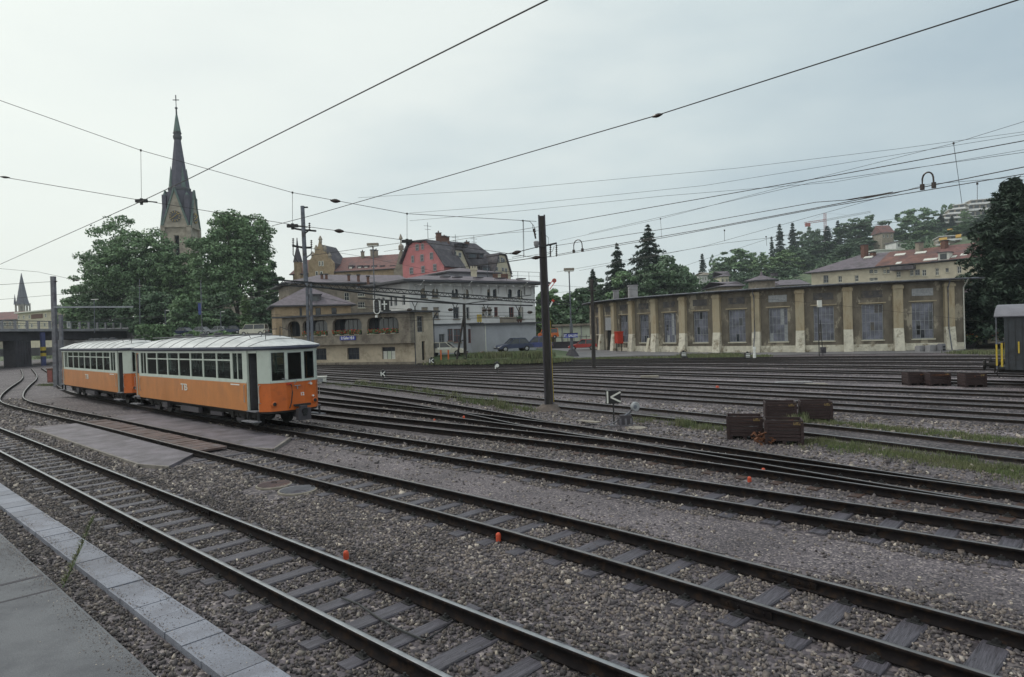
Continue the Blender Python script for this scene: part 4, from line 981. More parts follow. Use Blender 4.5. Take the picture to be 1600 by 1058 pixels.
mb = MB(); mb.obox(A0 + ZU * (wz(720, 508)), U * W, N * .09, ZU * .12); mb.build('string_course', M['sandgrey'], wb)
mb = MB(); hip(mb, A, B, WD, ztw, .9, 1.3, mi=0, ei=1, thick=.2); mb.build('roof', [M['roof_grey'], M['frame_dark']], wb)
mb = MB()
for k in range(14): a = A0 + U * (W * (k + .5) / 14) + N * .02; mb.obox(a + ZU * (ztw - .35), U * .12, N * 1.2, ZU * .1); mb.obox(a + ZU * (ztw - 1.1), U * .12, N * .12, ZU * .75)
mb.build('eaves_brackets', M['whitewall'], wb)
for px in (655, 729, 815): 
    g = MB(); u_ = pxu(px); a = A0 + U * u_; g.tube([a + N * 1.4 + ZU * (ztw + .1), a + N * .15 + ZU * (ztw - .6), a + N * .1 + ZU * 3.4], .05, 6); g.build('downpipe', M['frame_white' if px == 815 else 'whitewall'], wb)
mb = MB()
for px in (693, 712, 745, 780, 812): 
    u_ = pxu(px); mb.obox(A0 + U * u_ + N * .4 + ZU * (ztw + .55), U * .9, -N * .7, ZU * .12)
mb.build('roof_hatches', M['roof_dark'], wb)
mb = MB(); 
for k in range(5): mb.tube([A0 + U * (W - 6 + k * 1.6) + N * .5 + ZU * (ztw + .3), A0 + U * (W - 6 + k * 1.6) + N * .5 + ZU * (ztw + 1.35)], .02, 4)
mb.tube([A0 + U * (W - 6) + N * .5 + ZU * (ztw + 1.35), A0 + U * (W + .4) + N * .5 + ZU * (ztw + 1.35)], .02, 4); mb.tube([A0 + U * (W - 6) + N * .5 + ZU * (ztw + .9), A0 + U * (W + .4) + N * .5 + ZU * (ztw + .9)], .015, 4)
mb.build('roof_railing', M['iron'], wb)
for px in (690,): pass
# grey-blue ground floor front and blank annex
A = P(672, 540, 66.6); B = P(757, 540, 69.2); A0, U, N, W = frame_of(A, B)
gf = thing('ground_floor_wing', tuple(A0 + ZU * gz), 'grey-blue ground floor wing with red-framed windows behind the cream parked car', 'building')
hs = [(686.5, 695, 522, 544), (700, 708, 514, 533), (709.5, 721, 514, 535), (732, 736.5, 514, 536), (738.5, 742.5, 514, 536), (748.5, 754, 515, 541)]
HH = [hole(*h) for h in hs]; HH = [(a, b - gz, c, d) for a, b, c, d in HH]
body(gf, A, B, 1.2, gz, wz(714, 507.5), HH, m='greywall')
for i, h in enumerate(HH): window(gf, A0 + ZU * gz, U, N, h, rec=.15, cols=2, rows=2 if i != 5 else 3, fm='frame_red' if i else 'frame_grey', fw=.045, sill='sandgrey' if i in (1, 2) else None)
mb = MB(); mb.obox(A0 + ZU * wz(714, 507.5) - U * .2 + N * .15, U * (W + .1), -N * 1.5, ZU * .14); mb.build('roof', M['frame_dark'], gf)
A = P(757, 540, 67.2); B = P(838, 540, 72.6); A0, U, N, W = frame_of(A, B); za = wz(797, 506.5)
an = thing('blank_annex', tuple(A0 + ZU * gz), 'windowless grey rendered annex wall behind the dark blue car', 'building')
body(an, A, B, 3.6, gz, za, [], m='greywall')
mb = MB(); mb.obox(A0 + ZU * za - U * .25 + N * .35, U * (W + .9), -N * 4, ZU * .16, 0); mb.build('roof', M['frame_dark'], an)
mb = MB(); mb.tube([A0 + N * .08 + ZU * za + U * .12, A0 + N * .08 + ZU * gz + U * .12], .05, 6); mb.build('downpipe', M['frame_white'], an)
for k, (px, w, h, m_, lb) in enumerate(((745.5, .6, .75, 'yellow', 'small yellow notice board standing on the annex roof edge'), (781, 2.1, .5, 'sandgrey', 'long grey planter trough on the annex roof'), (792, .35, .35, 'brick', 'clay flower pot on the annex roof, left of the red-framed door'), (806, .8, .45, 'brick', 'bushy potted plants on the annex roof below the red-framed door'))):
    r = ray(px, 505); o_ = A0 - N * .8; kk = (o_.x * r.y - o_.y * r.x) / (U.y * r.x - U.x * r.y); c = o_ + U * kk + ZU * (za + .17)
    if k == 0:
        b = MB(); b.obox(c + ZU * .15, U * w, N * .05, ZU * h, 0); b.obox(c + U * .1 + ZU * .0, U * .06, N * .04, ZU * .15, 1); b.obox(c + U * .45, U * .06, N * .04, ZU * .15, 1)
        for q in range(4): b.obox(c + U * .1 + ZU * (.24 + q * .15) + N * .051, U * .4, N * .004, ZU * .05, 2)
        tag(b.build('notice_board', [M['yellow'], M['iron'], M['sandgrey']], origin=c), lb, 'notice board')
    elif k == 1:
        b = MB(); b.obox(c, U * w, N * .4, ZU * h); b.obox(c + U * -.05 + ZU * h + N * -.05, U * (w + .1), N * .5, ZU * .08); tag(b.build('planter', M[m_], origin=c), lb, 'planter')
    else:
        b = MB()
        for q in range(1 if k == 2 else 3):
            b.lathe(c + U * q * .38, [(.10, 0), (.16, .3), (.18, .3), (.18, .36)], 10)
            for z in range(14): a2 = z * 2.4; b.bar(c + U * q * .38 + ZU * .3, c + U * (q * .38 + .22 * math.cos(a2)) + N * .22 * math.sin(a2) + ZU * (.5 + .12 * (z % 3)), .05, .02, 1)
        tag(b.build('potted_plant', [M[m_], M['leaf_b']], origin=c), lb, 'potted plant')
mb = MB(); A0, U, N, W = A0w, Uw, Nw, Ww; a = A0 + U * pxu(833) + ZU * (ztw - .6)
# set-back grey upper storey with small tower chimney on the white building's roof
A = P(702, 430, 80); B = P(775, 430, 84); A0, U, N, W = frame_of(A, B)
body(wb, A, B, 6, 8.6, wz(715, 426.5), [], m='greywall', name='attic_wall')
mb = MB(); hip(mb, A, B, 6, wz(715, 426.5), .8, .6, mi=0, ei=1); mb.build('attic_roof', [M['roof_grey'], M['frame_dark']], wb)
mb = MB(); a = P(741, 440, 79); zt_ = P(741, 421, 79).z; mb.box((a.x, 79, (8.2 + zt_) / 2), (.68, .68, zt_ - 8.2)); mb.box((a.x, 79, zt_), (.85, .85, .25))
for q in (-.3, 0, .3): mb.box((a.x + q, 79, zt_ + .25), (.16, .7, .25))
mb.build('chimney', M['cream'], wb)
for (x0, x1) in ((770, 778), (783, 794)):
    mb = MB(); D_ = 82; a = P(x0, 440, D_); b = P(x1, 440, D_); z1_ = P(x0, 428, D_).z; mb.obox((a.x, D_, 8.0), (b.x - a.x, 0, 0), (0, .9, 0), (0, 0, z1_ - 8.0)); mb.build('chimney', M['brick'], wb)

# ------------------------------------------------------------------ sandstone house with hipped grey roofs (left of white building)
A = P(452, 470, 76); B = P(632, 470, 82); A0, U, N, W = frame_of(A, B)
sh = thing('sandstone_house', tuple(A0 + ZU * gz), 'grey sandstone house with broad hipped slate roof behind the signal building', 'house')
H_ = [hole(*h) for h in ((562, 573, 455, 463), (586, 591.5, 456, 463), (561.5, 573, 471.5, 481), (541, 549, 457, 470))]
H_ = [(a, b - gz, c, d) for a, b, c, d in H_]; ze = wz(520, 444)
LD = 9.0
body(sh, A, B, LD, gz, ze, H_, m='sandgrey', lh=[(LD - 2.2 - k * 1.5, ze - gz - 2.4, .7, 1.2) for k in range(4)])
for h in H_: window(sh, A0 + ZU * gz, U, N, h, rec=.15, cols=3 if h[2] > .7 else 2, rows=2, fw=.07, sill='sill')
Lo = A0 - N * LD + ZU * gz
for k in range(4): window(sh, Lo, N, -U, (LD - 2.2 - k * 1.5, ze - gz - 2.4, .7, 1.2), rec=.1, cols=2, rows=2, fm='frame_red', fw=.07)
mb = MB(); hip(mb, A, B, LD, ze, wz(560, 430, -4.5) - ze - .1, .9, il=4.5, ir=0); mb.build('roof', [M['roof_grey'], M['fascia']], sh)
for (px, py) in ((503, 434), (510, 434), (545, 435), (560, 435), (575, 437)):
    r = P(px, py, A0.y + 3.2); chimney(sh, (r.x, r.y), .3, .3, r.z - .9, r.z + .35, 'brick', pots=0)
# lower front wing
A = P(430, 500, 70.5); B = P(549, 500, 73.5); A0, U, N, W = frame_of(A, B); ze2 = wz(500, 478.5)
lw = thing('sandstone_wing', tuple(A0 + ZU * gz), 'yellow sandstone wing with shuttered windows and low hipped slate roof', 'house')
H_ = [hole(*h) for h in ((495, 503.5, 481, 494), (520, 528, 481, 493), (470, 474, 481, 494))]; H_ = [(a, b - gz, c, d) for a, b, c, d in H_]
LD = 8
lh_ = [(LD - 1.6 - k * 1.15, v, .62, 1.5) for k in range(6) for v in (ze2 - gz - 2.3, ze2 - gz - 4.4)]
lh_ = [h for h in lh_ if h[1] > 0.2]
body(lw, A, B, LD, gz, ze2, H_, m='sand', lh=lh_)
for h in H_: window(lw, A0 + ZU * gz, U, N, h, rec=.12, cols=2, rows=2, fm='frame_dark', fw=.07)
for h in lh_: window(lw, A0 - N * LD + ZU * gz, N, -U, h, rec=.1, cols=2, rows=2, fm='frame_white', fw=.1)
mb = MB(); hip(mb, A, B, LD, ze2, wz(500, 449, -4) - ze2 - .1, .55, il=3.6, ir=4.0); mb.build('roof', [M['roof_grey'], M['fascia']], lw)
mb = MB(); q = P(493, 466, A0.y + 2.0); mb.obox(q - U * .55 - ZU * .8, U * 1.1, -N * 1.2, ZU * 1.15, 0); mb.obox(q - U * .35 - ZU * .5 + N * .01, U * .7, N * .02, ZU * .7, 1); mb.obox(q - U * .7 + ZU * .36 + N * .12, U * 1.4, -N * 1.5, ZU * .1, 2); mb.build('dormer', [M['roof_dark'], M['glass'], M['fascia']], lw)

# ------------------------------------------------------------------ yellow gothic house with stepped gable
def upx(px): return pxu(px)
A = P(458, 440, 130); B = P(640, 440, 124); A0, U, N, W = frame_of(A, B); ze = wz(540, 429)
go = thing('gothic_house', tuple(A0 + ZU * 4), 'yellow sandstone house with pointed gable dormer and red tiled roof on the slope', 'house')
rows_ = [(x, x + 5, 427 if False else 0, 0) for x in ()]
hs = [(534, 539, 432, 436), (556, 562, 431, 437), (573, 579, 432, 437), (596, 602, 433, 438), (468, 474, 428, 436)]
H_ = [hole(*h) for h in hs]; z0_ = 4.0; ze = wz(560, 424); H_ = [(a, b - z0_, c, d) for a, b, c, d in H_]
body(go, A, B, 11, z0_, ze, H_, m='sand')
for h in H_: window(go, A0 + ZU * z0_, U, N, h, rec=.15, cols=2, rows=2, fw=.1)
mb = MB(); hip(mb, A, B, 11, ze, wz(570, 401.5, -5.5) - ze, .5, il=0, ir=0); mb.build('roof', [M['roof_redbrown'], M['fascia']], go)
# gable front with crow-step crown
def gable(pts, thick, m_, name, par, off=.6):
    mbx = MB(); f = [A0 + N * off + U * pxu(px) + ZU * wz(px, py, off) for px, py in pts]; bk = [p - N * thick for p in f]
    mbx.poly(f); mbx.poly(bk[::-1])
    for i in range(len(f)): j = (i + 1) % len(f); mbx.poly([f[i], bk[i], bk[j], f[j]])
    return mbx.build(name, m_, par)
gb = gable([(489, 445), (489, 409), (493, 404), (497, 399), (501, 391), (505, 384), (506.5, 378), (508.5, 377), (510, 384), (514, 391), (519, 399), (524, 405), (528, 410), (528, 445)], .6, M['sand'], 'gable', go)
gable([(490, 445), (490, 411), (508.5, 382), (527, 411), (527, 445)], 5.5, M['roof_dark'], 'gable_roof', go, -.1)
for (x0, x1, y0, y1) in ((505.5, 508.5, 408, 416), (510, 513, 408, 416), (500, 504, 424, 431), (507, 511, 424, 431)):
    a_, b_, c_, d_ = hole(x0, x1, y0, y1); window(gb, A0 + N * .66, U, N, (a_, b_, c_, d_), rec=.02, cols=1, rows=1, fw=.1)
mb = MB()
for (px, py) in ((501, 391), (514.5, 391), (495.5, 401), (521.5, 402), (508, 376.5)): mb.lathe(A0 + N * .3 + U * pxu(px) + ZU * (wz(px, py) - .3), [(.35, 0), (.3, .5), (.45, .55), (.1, 1.3)], 6)
mb.build('finials', M['stonegrey'], gb)
# corner turret at the left
mb = MB(); c = A0 + U * 1.2; z1 = wz(460, 410); mb.lathe(c + ZU * 4, [(.8, 0), (.8, z1 - 4)], 8, 0); mb.lathe(c + ZU * z1, [(.95, 0), (.25, wz(460, 388) - z1), (.08, wz(460, 372) - z1)], 8, 1); mb.build('turret', [M['sand'], M['roof_dark']], go)
mb = MB()
for px in (547, 561, 571, 583, 596, 612):
    q = A0 - N * 1.3 + U * pxu(px); z = wz(px, 418, -1.3); mb.obox(q + ZU * (z - .9), U * 1.0, N * .9, ZU * 1.2, 0); mb.obox(q + ZU * (z - .7) + U * .2 + N * .91, U * .6, N * .02, ZU * .7, 1)
mb.build('dormers', [M['roof_dark'], M['frame_white']], go)
for (px, py, w) in ((491, 391, 1.2), (553, 395, .8), (570, 392, 1.3), (575, 393, .8), (622, 402, 1.0)):
    q = A0 - N * 5 + U * pxu(px); z = wz(px, py, -5); chimney(go, (q.x, q.y), w * .8, .8, z - 3, z)
# gable wall with belfry finial at the right end
gb2 = gable([(622, 445), (622, 424), (627, 412), (632, 393), (634, 390), (636, 393), (639, 408), (641, 425), (641, 445)], .8, M['sandgrey'], 'end_gable', go, .8)
mb = MB(); c = A0 + U * pxu(633.5) + N * .4; mb.lathe(c + ZU * wz(633, 391), [(.5, 0), (.5, .8), (.12, 1.2), (.12, 2.0), (.4, 2.1), (.05, 3.0)], 8); mb.build('bell_turret', M['stonegrey'], go)

# ------------------------------------------------------------------ pink mansard house
A = P(630, 440, 114); B = P(712, 440, 107); A0, U, N, W = frame_of(A, B)
pk = thing('pink_house', tuple(A0 + ZU * 4), 'tall salmon-pink house with dark mansard roof and cream gabled dormer', 'house')
zb_ = wz(670, 445)
gpts = [(633.5, 450), (633.5, 411), (644, 385), (650, 378.5), (673, 376), (685, 390), (698, 415), (699, 450)]
gable(gpts, 4.6, M['pink'], 'wall', pk, 0)
pws = [(655, 660, 381, 391), (664, 668, 380, 389.5), (648, 652, 399, 410), (662, 667, 397, 408), (677, 682, 394, 405), (644.5, 650, 417.5, 428), (663, 668, 415, 426), (681.5, 686.5, 412, 423), (683, 688, 432, 438), (664, 668, 433, 438), (645, 650, 435, 440)]
for h in pws:
    a_, b_, c_, d_ = hole(*h); window(pk, A0, U, N, (a_, b_, c_, d_), rec=-.06, cols=2, rows=2, fm='frame_grey', fw=.10, sill=None)
# mansard roof: dark slabs following the gable outline, set proud
def slab(p, q, zoff, th, depth, m_, par, n='roof', o0=.5):
    mbx = MB(); a = A0 + N * o0 + U * pxu(p[0]) + ZU * (wz(*p) + zoff); b = A0 + N * o0 + U * pxu(q[0]) + ZU * (wz(*q) + zoff)
    nn = (b - a).cross(N).normalized(); nn = nn if nn.z > 0 else -nn
    mbx.obox(a, b - a, nn * th, -N * depth); return mbx
mb = MB()
for p, q in (((632, 412), (643.5, 384.5)), ((643.5, 384.5), (650, 378)), ((650, 378), (673.5, 375.5)), ((673.5, 375.5), (686, 390)), ((686, 390), (702, 417))):
    s_ = slab(p, q, .0, .22, 5.2, None, pk); b0 = len(mb.v); mb.v += s_.v; mb.f += [tuple(i + b0 for i in f) for f in s_.f]; mb.m += s_.m
mb.build('roof', M['roof_dark'], pk); chimney(pk, tuple((A0 - N * 3 + U * pxu(672))[:2]), .8, .8, wz(672, 378), wz(672, 367, -3), 'brick')
# long rear range with mansard, running right
A = P(699, 440, 112); B = P(797, 440, 122); A0, U, N, W = frame_of(A, B)
pr = thing('mansard_house', tuple(A0 + ZU * 4), 'long house with dark mansard roof and cream gables right of the pink one', 'house')
zl = wz(750, 430); body(pr, A, B, 12, 4.0, zl, [], m='cream')
def pr_pt(px, py, off): return A0 + N * off + U * pxu(px) + ZU * wz(px, py, off)
mb = MB()
z_b, z_m, z_t = wz(750, 431), wz(700, 394, -3), wz(740, 387, -6)
def ring(ins, z): 
    return [A0 + U * ins * .8 - N * ins + ZU * z, A0 + U * (W - ins * .8) - N * ins + ZU * z, A0 + U * (W - ins * .8) - N * (12 - ins) + ZU * z, A0 + U * ins * .8 - N * (12 - ins) + ZU * z]
R_ = [ring(-.5, z_b), ring(2.2, z_m - .4), ring(4.8, z_t + .6)]
for k in range(2):
    for i in range(4): j = (i + 1) % 4; mb.poly([R_[k][i], R_[k][j], R_[k + 1][j], R_[k + 1][i]])
mb.poly(R_[2]); mb.poly(R_[0][::-1]); mb.build('roof', M['roof_dark'], pr)
for gp, ws in (([(702, 440), (703, 425), (708, 403), (711, 391), (722, 392), (728, 408), (735, 425), (736, 440)], [(709.5, 713, 394, 403), (716.5, 720.5, 396, 404), (705, 709.5, 411, 418), (711, 714, 411, 418), (720, 725, 413, 420)]),
               ([(770, 440), (772, 425), (776, 408), (779, 398), (789, 400), (793, 415), (797, 430), (797, 440)], [(777.5, 780, 402, 411), (782, 785, 403, 411), (785, 788, 405, 411), (773, 777, 418, 424), (783, 786, 419, 425), (788, 791, 420, 426)])):
    g_ = gable(gp, 5, M['cream'], 'gable', pr, .8)
    for h in ws: a_, b_, c_, d_ = hole(*h); window(g_, A0 + N * .8, U, N, (a_, b_, c_, d_), rec=-.06, cols=1, rows=2, fm='frame_grey', fw=.1)
    mb = MB()
    for i in range(1, len(gp) - 2):
        s_ = slab(gp[i], gp[i + 1], 0, .2, 5.2, None, pr, o0=1.1); b0 = len(mb.v); mb.v += s_.v; mb.f += [tuple(i2 + b0 for i2 in f) for f in s_.f]; mb.m += s_.m
    mb.build('gable_roof', M['roof_dark'], g_)
for (px, py, w) in ((723, 373, 1.6), (728, 374, 1.6), (763, 382, .7)): q = A0 - N * 5 + U * pxu(px); chimney(pr, (q.x, q.y), w, 1.2, z_t - 1, wz(px, py, -5), 'brick', pots=1)
for (x0, x1, y0, y1) in ((733, 746, 397, 405), (750, 757, 398, 405), (754, 766, 418, 425), (735, 741, 384, 388), (744, 750, 385, 389)):
    mb = MB(); off = -.6 if y0 > 390 else -3.5; a = pr_pt(x0, y1, off); w_ = pxu(x1) - pxu(x0); h_ = wz(x0, y0, off) - wz(x0, y1, off); mb.obox(a, U * w_, N * 1.2, ZU * h_); mb.obox(a + N * 1.21 + U * .2 + ZU * .15, U * (w_ - .4), N * .02, ZU * (h_ - .3), 1); mb.obox(a - U * .1 + ZU * h_ - N * .1, U * (w_ + .2), N * 1.5, ZU * .1, 2); mb.build('dormer', [M['roof_dark'], M['glass'], M['fascia']], pr)
mb = MB()
for (px, py) in ((708, 352), (751, 370), (780, 372)): q = A0 - N * 6 + U * pxu(px); zz = wz(px, py, -6); mb.tube([q + ZU * (z_t - 1), q + ZU * zz], .04, 4); mb.tube([q + ZU * (zz - .6) - U * .8, q + ZU * (zz - .6) + U * .8], .03, 4); mb.tube([q + ZU * (zz - 1.2) - U * .6, q + ZU * (zz - 1.2) + U * .6], .03, 4)
mb.build('roof_aerials', M['iron'], pr)
# ------------------------------------------------------------------ church with spire
D = 180.0
def plane_at(px, py, D): return P(px, py, D)
cb = P(290, 530, D); rot = 0.10
ch = thing('church', (cb.x, D, gz), 'stone church tower with clock and tall dark slate spire rising behind the trees', 'church', world=False, rz=rot)
def chz(py, px=283): return P(px, py, D).z - gz
hw = 3.3; z_c = chz(357); z_g = chz(305)
mb = MB()
fr_h = (-.8, z_c - 12, 1.6, 9.0)
for k, (O, U_, N_) in enumerate(((Vector((-hw, -hw, 0)), Vector((1, 0, 0)), Vector((0, -1, 0))), (Vector((hw, -hw, 0)), Vector((0, 1, 0)), Vector((1, 0, 0))), (Vector((hw, hw, 0)), Vector((-1, 0, 0)), Vector((0, 1, 0))), (Vector((-hw, hw, 0)), Vector((0, -1, 0)), Vector((-1, 0, 0))))):
    wall(mb, O, U_, 2 * hw, z_c, [(hw - .6, z_c - 8.5, 1.2, 6.2)], N_, .8)
mb.box((0, 0, z_c), (2 * hw + 1.1, 2 * hw + 1.1, .5)); mb.box((0, 0, z_c - 11.5), (2 * hw + .6, 2 * hw + .6, .4))
for sx in (-1, 1):
    for sy in (-1, 1): mb.box((sx * hw, sy * hw, (z_c) / 2), (1.1, 1.1, z_c))
mb.box((14, 10, 7), (28, 16, 14))
mb.build('tower_wall', M['stonegrey'], ch)
mb = MB(); mb.box((0, 0, z_c - 5.4), (4.6, 4.6, 7)); mb.build('louvres', M['dark'], ch)
zk = chz(298); zp = chz(297)
# corner blocks + gables on four sides
mb = MB(); g2 = MB()
for k in range(4):
    a = k * math.pi / 2; ca, sa = math.cos(a), math.sin(a)
    Rr = lambda x, y, z: Vector((x * ca - y * sa, x * sa + y * ca, z))
    y = -hw - .35
    tip = zp - .5; w = hw - .15
    mb.poly([Rr(-w, y, z_c + .2), Rr(w, y, z_c + .2), Rr(0, y, tip)]); mb.poly([Rr(w, y + .5, z_c + .2), Rr(-w, y + .5, z_c + .2), Rr(0, y + .5, tip)])
    for sx in (-1, 1):
        g2.bar(Rr(sx * (w + .15), y - .1, z_c + .2), Rr(0, y - .1, tip + .35), .42, .4, 1)
        # slate roof from gable edge back to the spire core
        g2.poly([Rr(sx * (w + .1), y + .1, z_c + .1), Rr(0, y + .1, tip + .1), Rr(0, 0, tip + .1), Rr(sx * hw, 0, z_c + .1)], 0)
g2.build('gable_roofs', [M['spire'], M['copper']], ch); mb.build('clock_gable', M['stonegrey'], ch)
mb = MB()
for sx in (-1, 1):
    for sy in (-1, 1):
        mb = MB(); mb.obox((sx * 2.85 - .5, sy * 2.85 - .5, z_c + .2), (1.0, 0, 0), (0, 1.0, 0), (0, 0, chz(309) - z_c)); mb.lathe((sx * 2.85, sy * 2.85, chz(309)), [(.7, 0), (.1, .9)], 4, 1); mb.build('corner_turret', [M['spire'], M['copper']], ch)
# clock faces
for k in range(2):
    a = k * math.pi / 2; n = Vector((math.sin(a), -math.cos(a), 0)); u = Vector((math.cos(a), math.sin(a), 0))
    c = n * (hw + .42) + ZU * chz(341.5)
    f = MB(); f.lathe(c, [(1.5, 0), (1.5, .12)], 28, 0, axis=n)
    cf = f.build('clock_face', M['frame_dark'], ch)
    f = MB()
    for i in range(12):
        t = i * math.pi / 6; d = u * math.sin(t) + ZU * math.cos(t); f.bar(c + n * .16 + d * .95, c + n * .16 + d * 1.42, .22, .08)
    f.build('numerals', M['gold'], cf)
    f = MB()
    for t, l, w in ((math.radians(50), 1.25, .18), (math.radians(235), .8, .22)): d = u * math.sin(t) + ZU * math.cos(t); f.bar(c + n * .22, c + n * .22 + d * l, w, .06)
    f.build('clock_hands', M['gold'], cf)
# spire: broach base, collar, tapering shaft with lower flared facets, lantern ring, green tip, ball and cross
mb = MB(); zz = [chz(y) for y in (303, 298, 225, 212, 208, 180)]
mb.lathe((0, 0, 0), [(3.3, z_c + .2), (2.9, zz[1])], 8, 0)
mb.lathe((0, 0, 0), [(2.7, zz[0]), (2.55, zz[1] + .2), (.85, zz[3] - 1)], 8, 0)
mb.build('spire', M['spire'], ch)
mb = MB(); mb.lathe((0, 0, 0), [(2.9, zz[1] - .4), (3.0, zz[1]), (3.0, zz[1] + .4), (2.6, zz[1] + .7)], 8, 0); mb.build('collar', M['fascia'], ch); mb = MB(); mb.lathe((0, 0, 0), [(.9, zz[3] - 1.2), (1.15, zz[3] - .6), (1.15, zz[3] - .1), (.95, zz[3]), (.95, zz[3] + .5), (1.15, zz[3] + .6), (1.0, zz[3] + .9)], 8, 0)
mb.build('collar', M['fascia'], ch)
mb = MB(); mb.lathe((0, 0, 0), [(.98, zz[4] + .4), (.28, zz[5]), (.25, zz[5] + .1)], 8, 0); mb.build('copper_tip', M['copper'], ch)
for k in range(4):
    a = k * math.pi / 2 + math.pi / 4; mb = MB(); mb.lathe((2.1 * math.cos(a), 2.1 * math.sin(a), 0), [(.75, zz[1] + .5), (.05, chz(262))], 4, 0); mb.build('copper_hip', M['copper'], ch)
mb = MB(); mb.lathe((0, 0, 0), [(.22, zz[5]), (.2, chz(170)), (.36, chz(169.5)), (.36, chz(168)), (.1, chz(167)), (.09, chz(152))], 8, 0); mb.box((0, 0, chz(156)), (1.6, .18, .18)); mb.box((0, 0, chz(153)), (.2, .2, 1.6)); mb.build('cross', M['fascia'], ch)

# far church spire at the left edge
D = 520; c = P(36.5, 500, D)
fc = thing('distant_church', (c.x, D, 0), 'faraway church spire standing hazily above the bridge at the left', 'church', world=False)
z0_, z1_, z2_ = P(36, 500, D).z, P(36, 474, D).z, P(34.5, 427, D).z
mb = MB()
for O, U_, N_ in ((Vector((-3.6, -3.6, 0)), Vector((1, 0, 0)), Vector((0, -1, 0))), (Vector((3.6, -3.6, 0)), Vector((0, 1, 0)), Vector((1, 0, 0)))): wall(mb, O, U_, 7.2, z1_, [(1.2, z1_ - 7, 1.6, 5), (4.4, z1_ - 7, 1.6, 5)], N_, .6)
mb.obox((-3.6, 0, 0), (0, 3.6, 0), (3, 0, 0), (0, 0, z1_)); mb.build('tower_wall', M['sandgrey'], fc)
mb = MB(); mb.lathe((0, 0, 0), [(4.6, z1_ - 1), (3.6, z1_ + 3), (.2, z2_)], 8, 0); 
for sx in (-1, 1): mb.lathe((sx * 3.4, -3.4, 0), [(1, z1_ - 1), (.1, z1_ + 7)], 6, 0)
mb.build('spire', M['spire'], fc)

# ------------------------------------------------------------------ road bridge
A = P(-60, 520, 78); B = P(212, 520, 119); zd = 4.95
A0, U, N, W = frame_of(A, B); A0 = A0 - U * 18; W += 18
br = thing('road_bridge', tuple(A0 + U * 30 + ZU * gz), 'concrete road bridge with post-and-rail parapet crossing the tracks', 'bridge')
mb = MB(); mb.obox(A0 + ZU * (zd - .35), U * W, -N * 12, ZU * .35); mb.build('deck', M['conc'], br)
mb = MB()
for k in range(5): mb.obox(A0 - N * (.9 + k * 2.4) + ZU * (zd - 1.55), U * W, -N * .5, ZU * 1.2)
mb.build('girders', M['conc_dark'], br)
k = 0; s = .5
mb = MB()
while s < W: 
    mb.obox(A0 + U * s - N * .1 + ZU * zd, U * .28, -N * .22, ZU * 1.05); s += 2.45
mb.build('parapet_posts', M['conc'], br)
mb = MB()
for z, h in ((1.02, .10), (.68, .05), (.38, .05)): mb.obox(A0 - N * .15 + ZU * (zd + z), U * W, -N * .1, ZU * h)
mb.build('parapet_rails', M['steel_pole'], br)
c = P(46, 550, 96)
def bu(px): return pxu(px)
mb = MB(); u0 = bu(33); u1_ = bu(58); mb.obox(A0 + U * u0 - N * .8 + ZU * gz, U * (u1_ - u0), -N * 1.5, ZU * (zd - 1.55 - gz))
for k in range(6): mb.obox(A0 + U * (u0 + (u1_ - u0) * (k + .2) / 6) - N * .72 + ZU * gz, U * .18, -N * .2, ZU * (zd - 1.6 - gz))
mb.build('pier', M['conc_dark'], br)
mb = MB(); ua = bu(207); mb.obox(A0 + U * ua + N * .3 + ZU * gz, U * 6, -N * 13, ZU * (zd + .3 - gz)); mb.build('abutment', M['conc'], br)
mb = MB(); uc = bu(63.5); mb.lathe(A0 + U * uc + N * .3 + ZU * gz, [(.32, 0), (.32, 4.6), (.36, 4.65)], 12, 0); mb.lathe(A0 + U * uc + N * .3 + ZU * gz, [(.34, 1.3), (.34, 2.6)], 12, 1); mb.lathe(A0 + U * uc + N * .3 + ZU * gz, [(.35, 1.75), (.35, 2.1)], 12, 2)
mb.build('steel_column', [mat('blue_grey_column', (.05, .06, .16), .5), M['yellow'], M['black']], br)
mb = MB(); uc = bu(157); mb.obox(A0 + U * uc - N * 1 + ZU * gz, U * .8, -N * 1, ZU * (zd - 1.5 - gz)); mb.build('steel_column', M['steel_pole'], br)
mb = MB(); uc = bu(105.5); mb.obox(A0 + U * uc + N * .02 + ZU * (zd + .1), U * .8, N * .05, ZU * 1.0); mb.obox(A0 + U * (uc + .2) + N * .08 + ZU * (zd + .35), U * .4, N * .01, ZU * .5, 1)
tag(mb.build('notice_board', [M['frame_white'], M['frame_grey']], origin=A0 + U * uc + ZU * zd), 'small white notice board fixed to the bridge railing right of the grey mast', 'notice board')
# retaining bank under/behind the bridge
mb = MB(); a = P(-80, 560, 150); b = P(215, 555, 150); mb.obox((a.x, 150, gz), (b.x - a.x, 0, 0), (0, 3, 0), (0, 0, 2.2)); tag(mb.build('retaining_wall', M['conc_dark'], origin=(a.x, 150, gz)), 'long low grey retaining wall seen under the road bridge', 'wall')

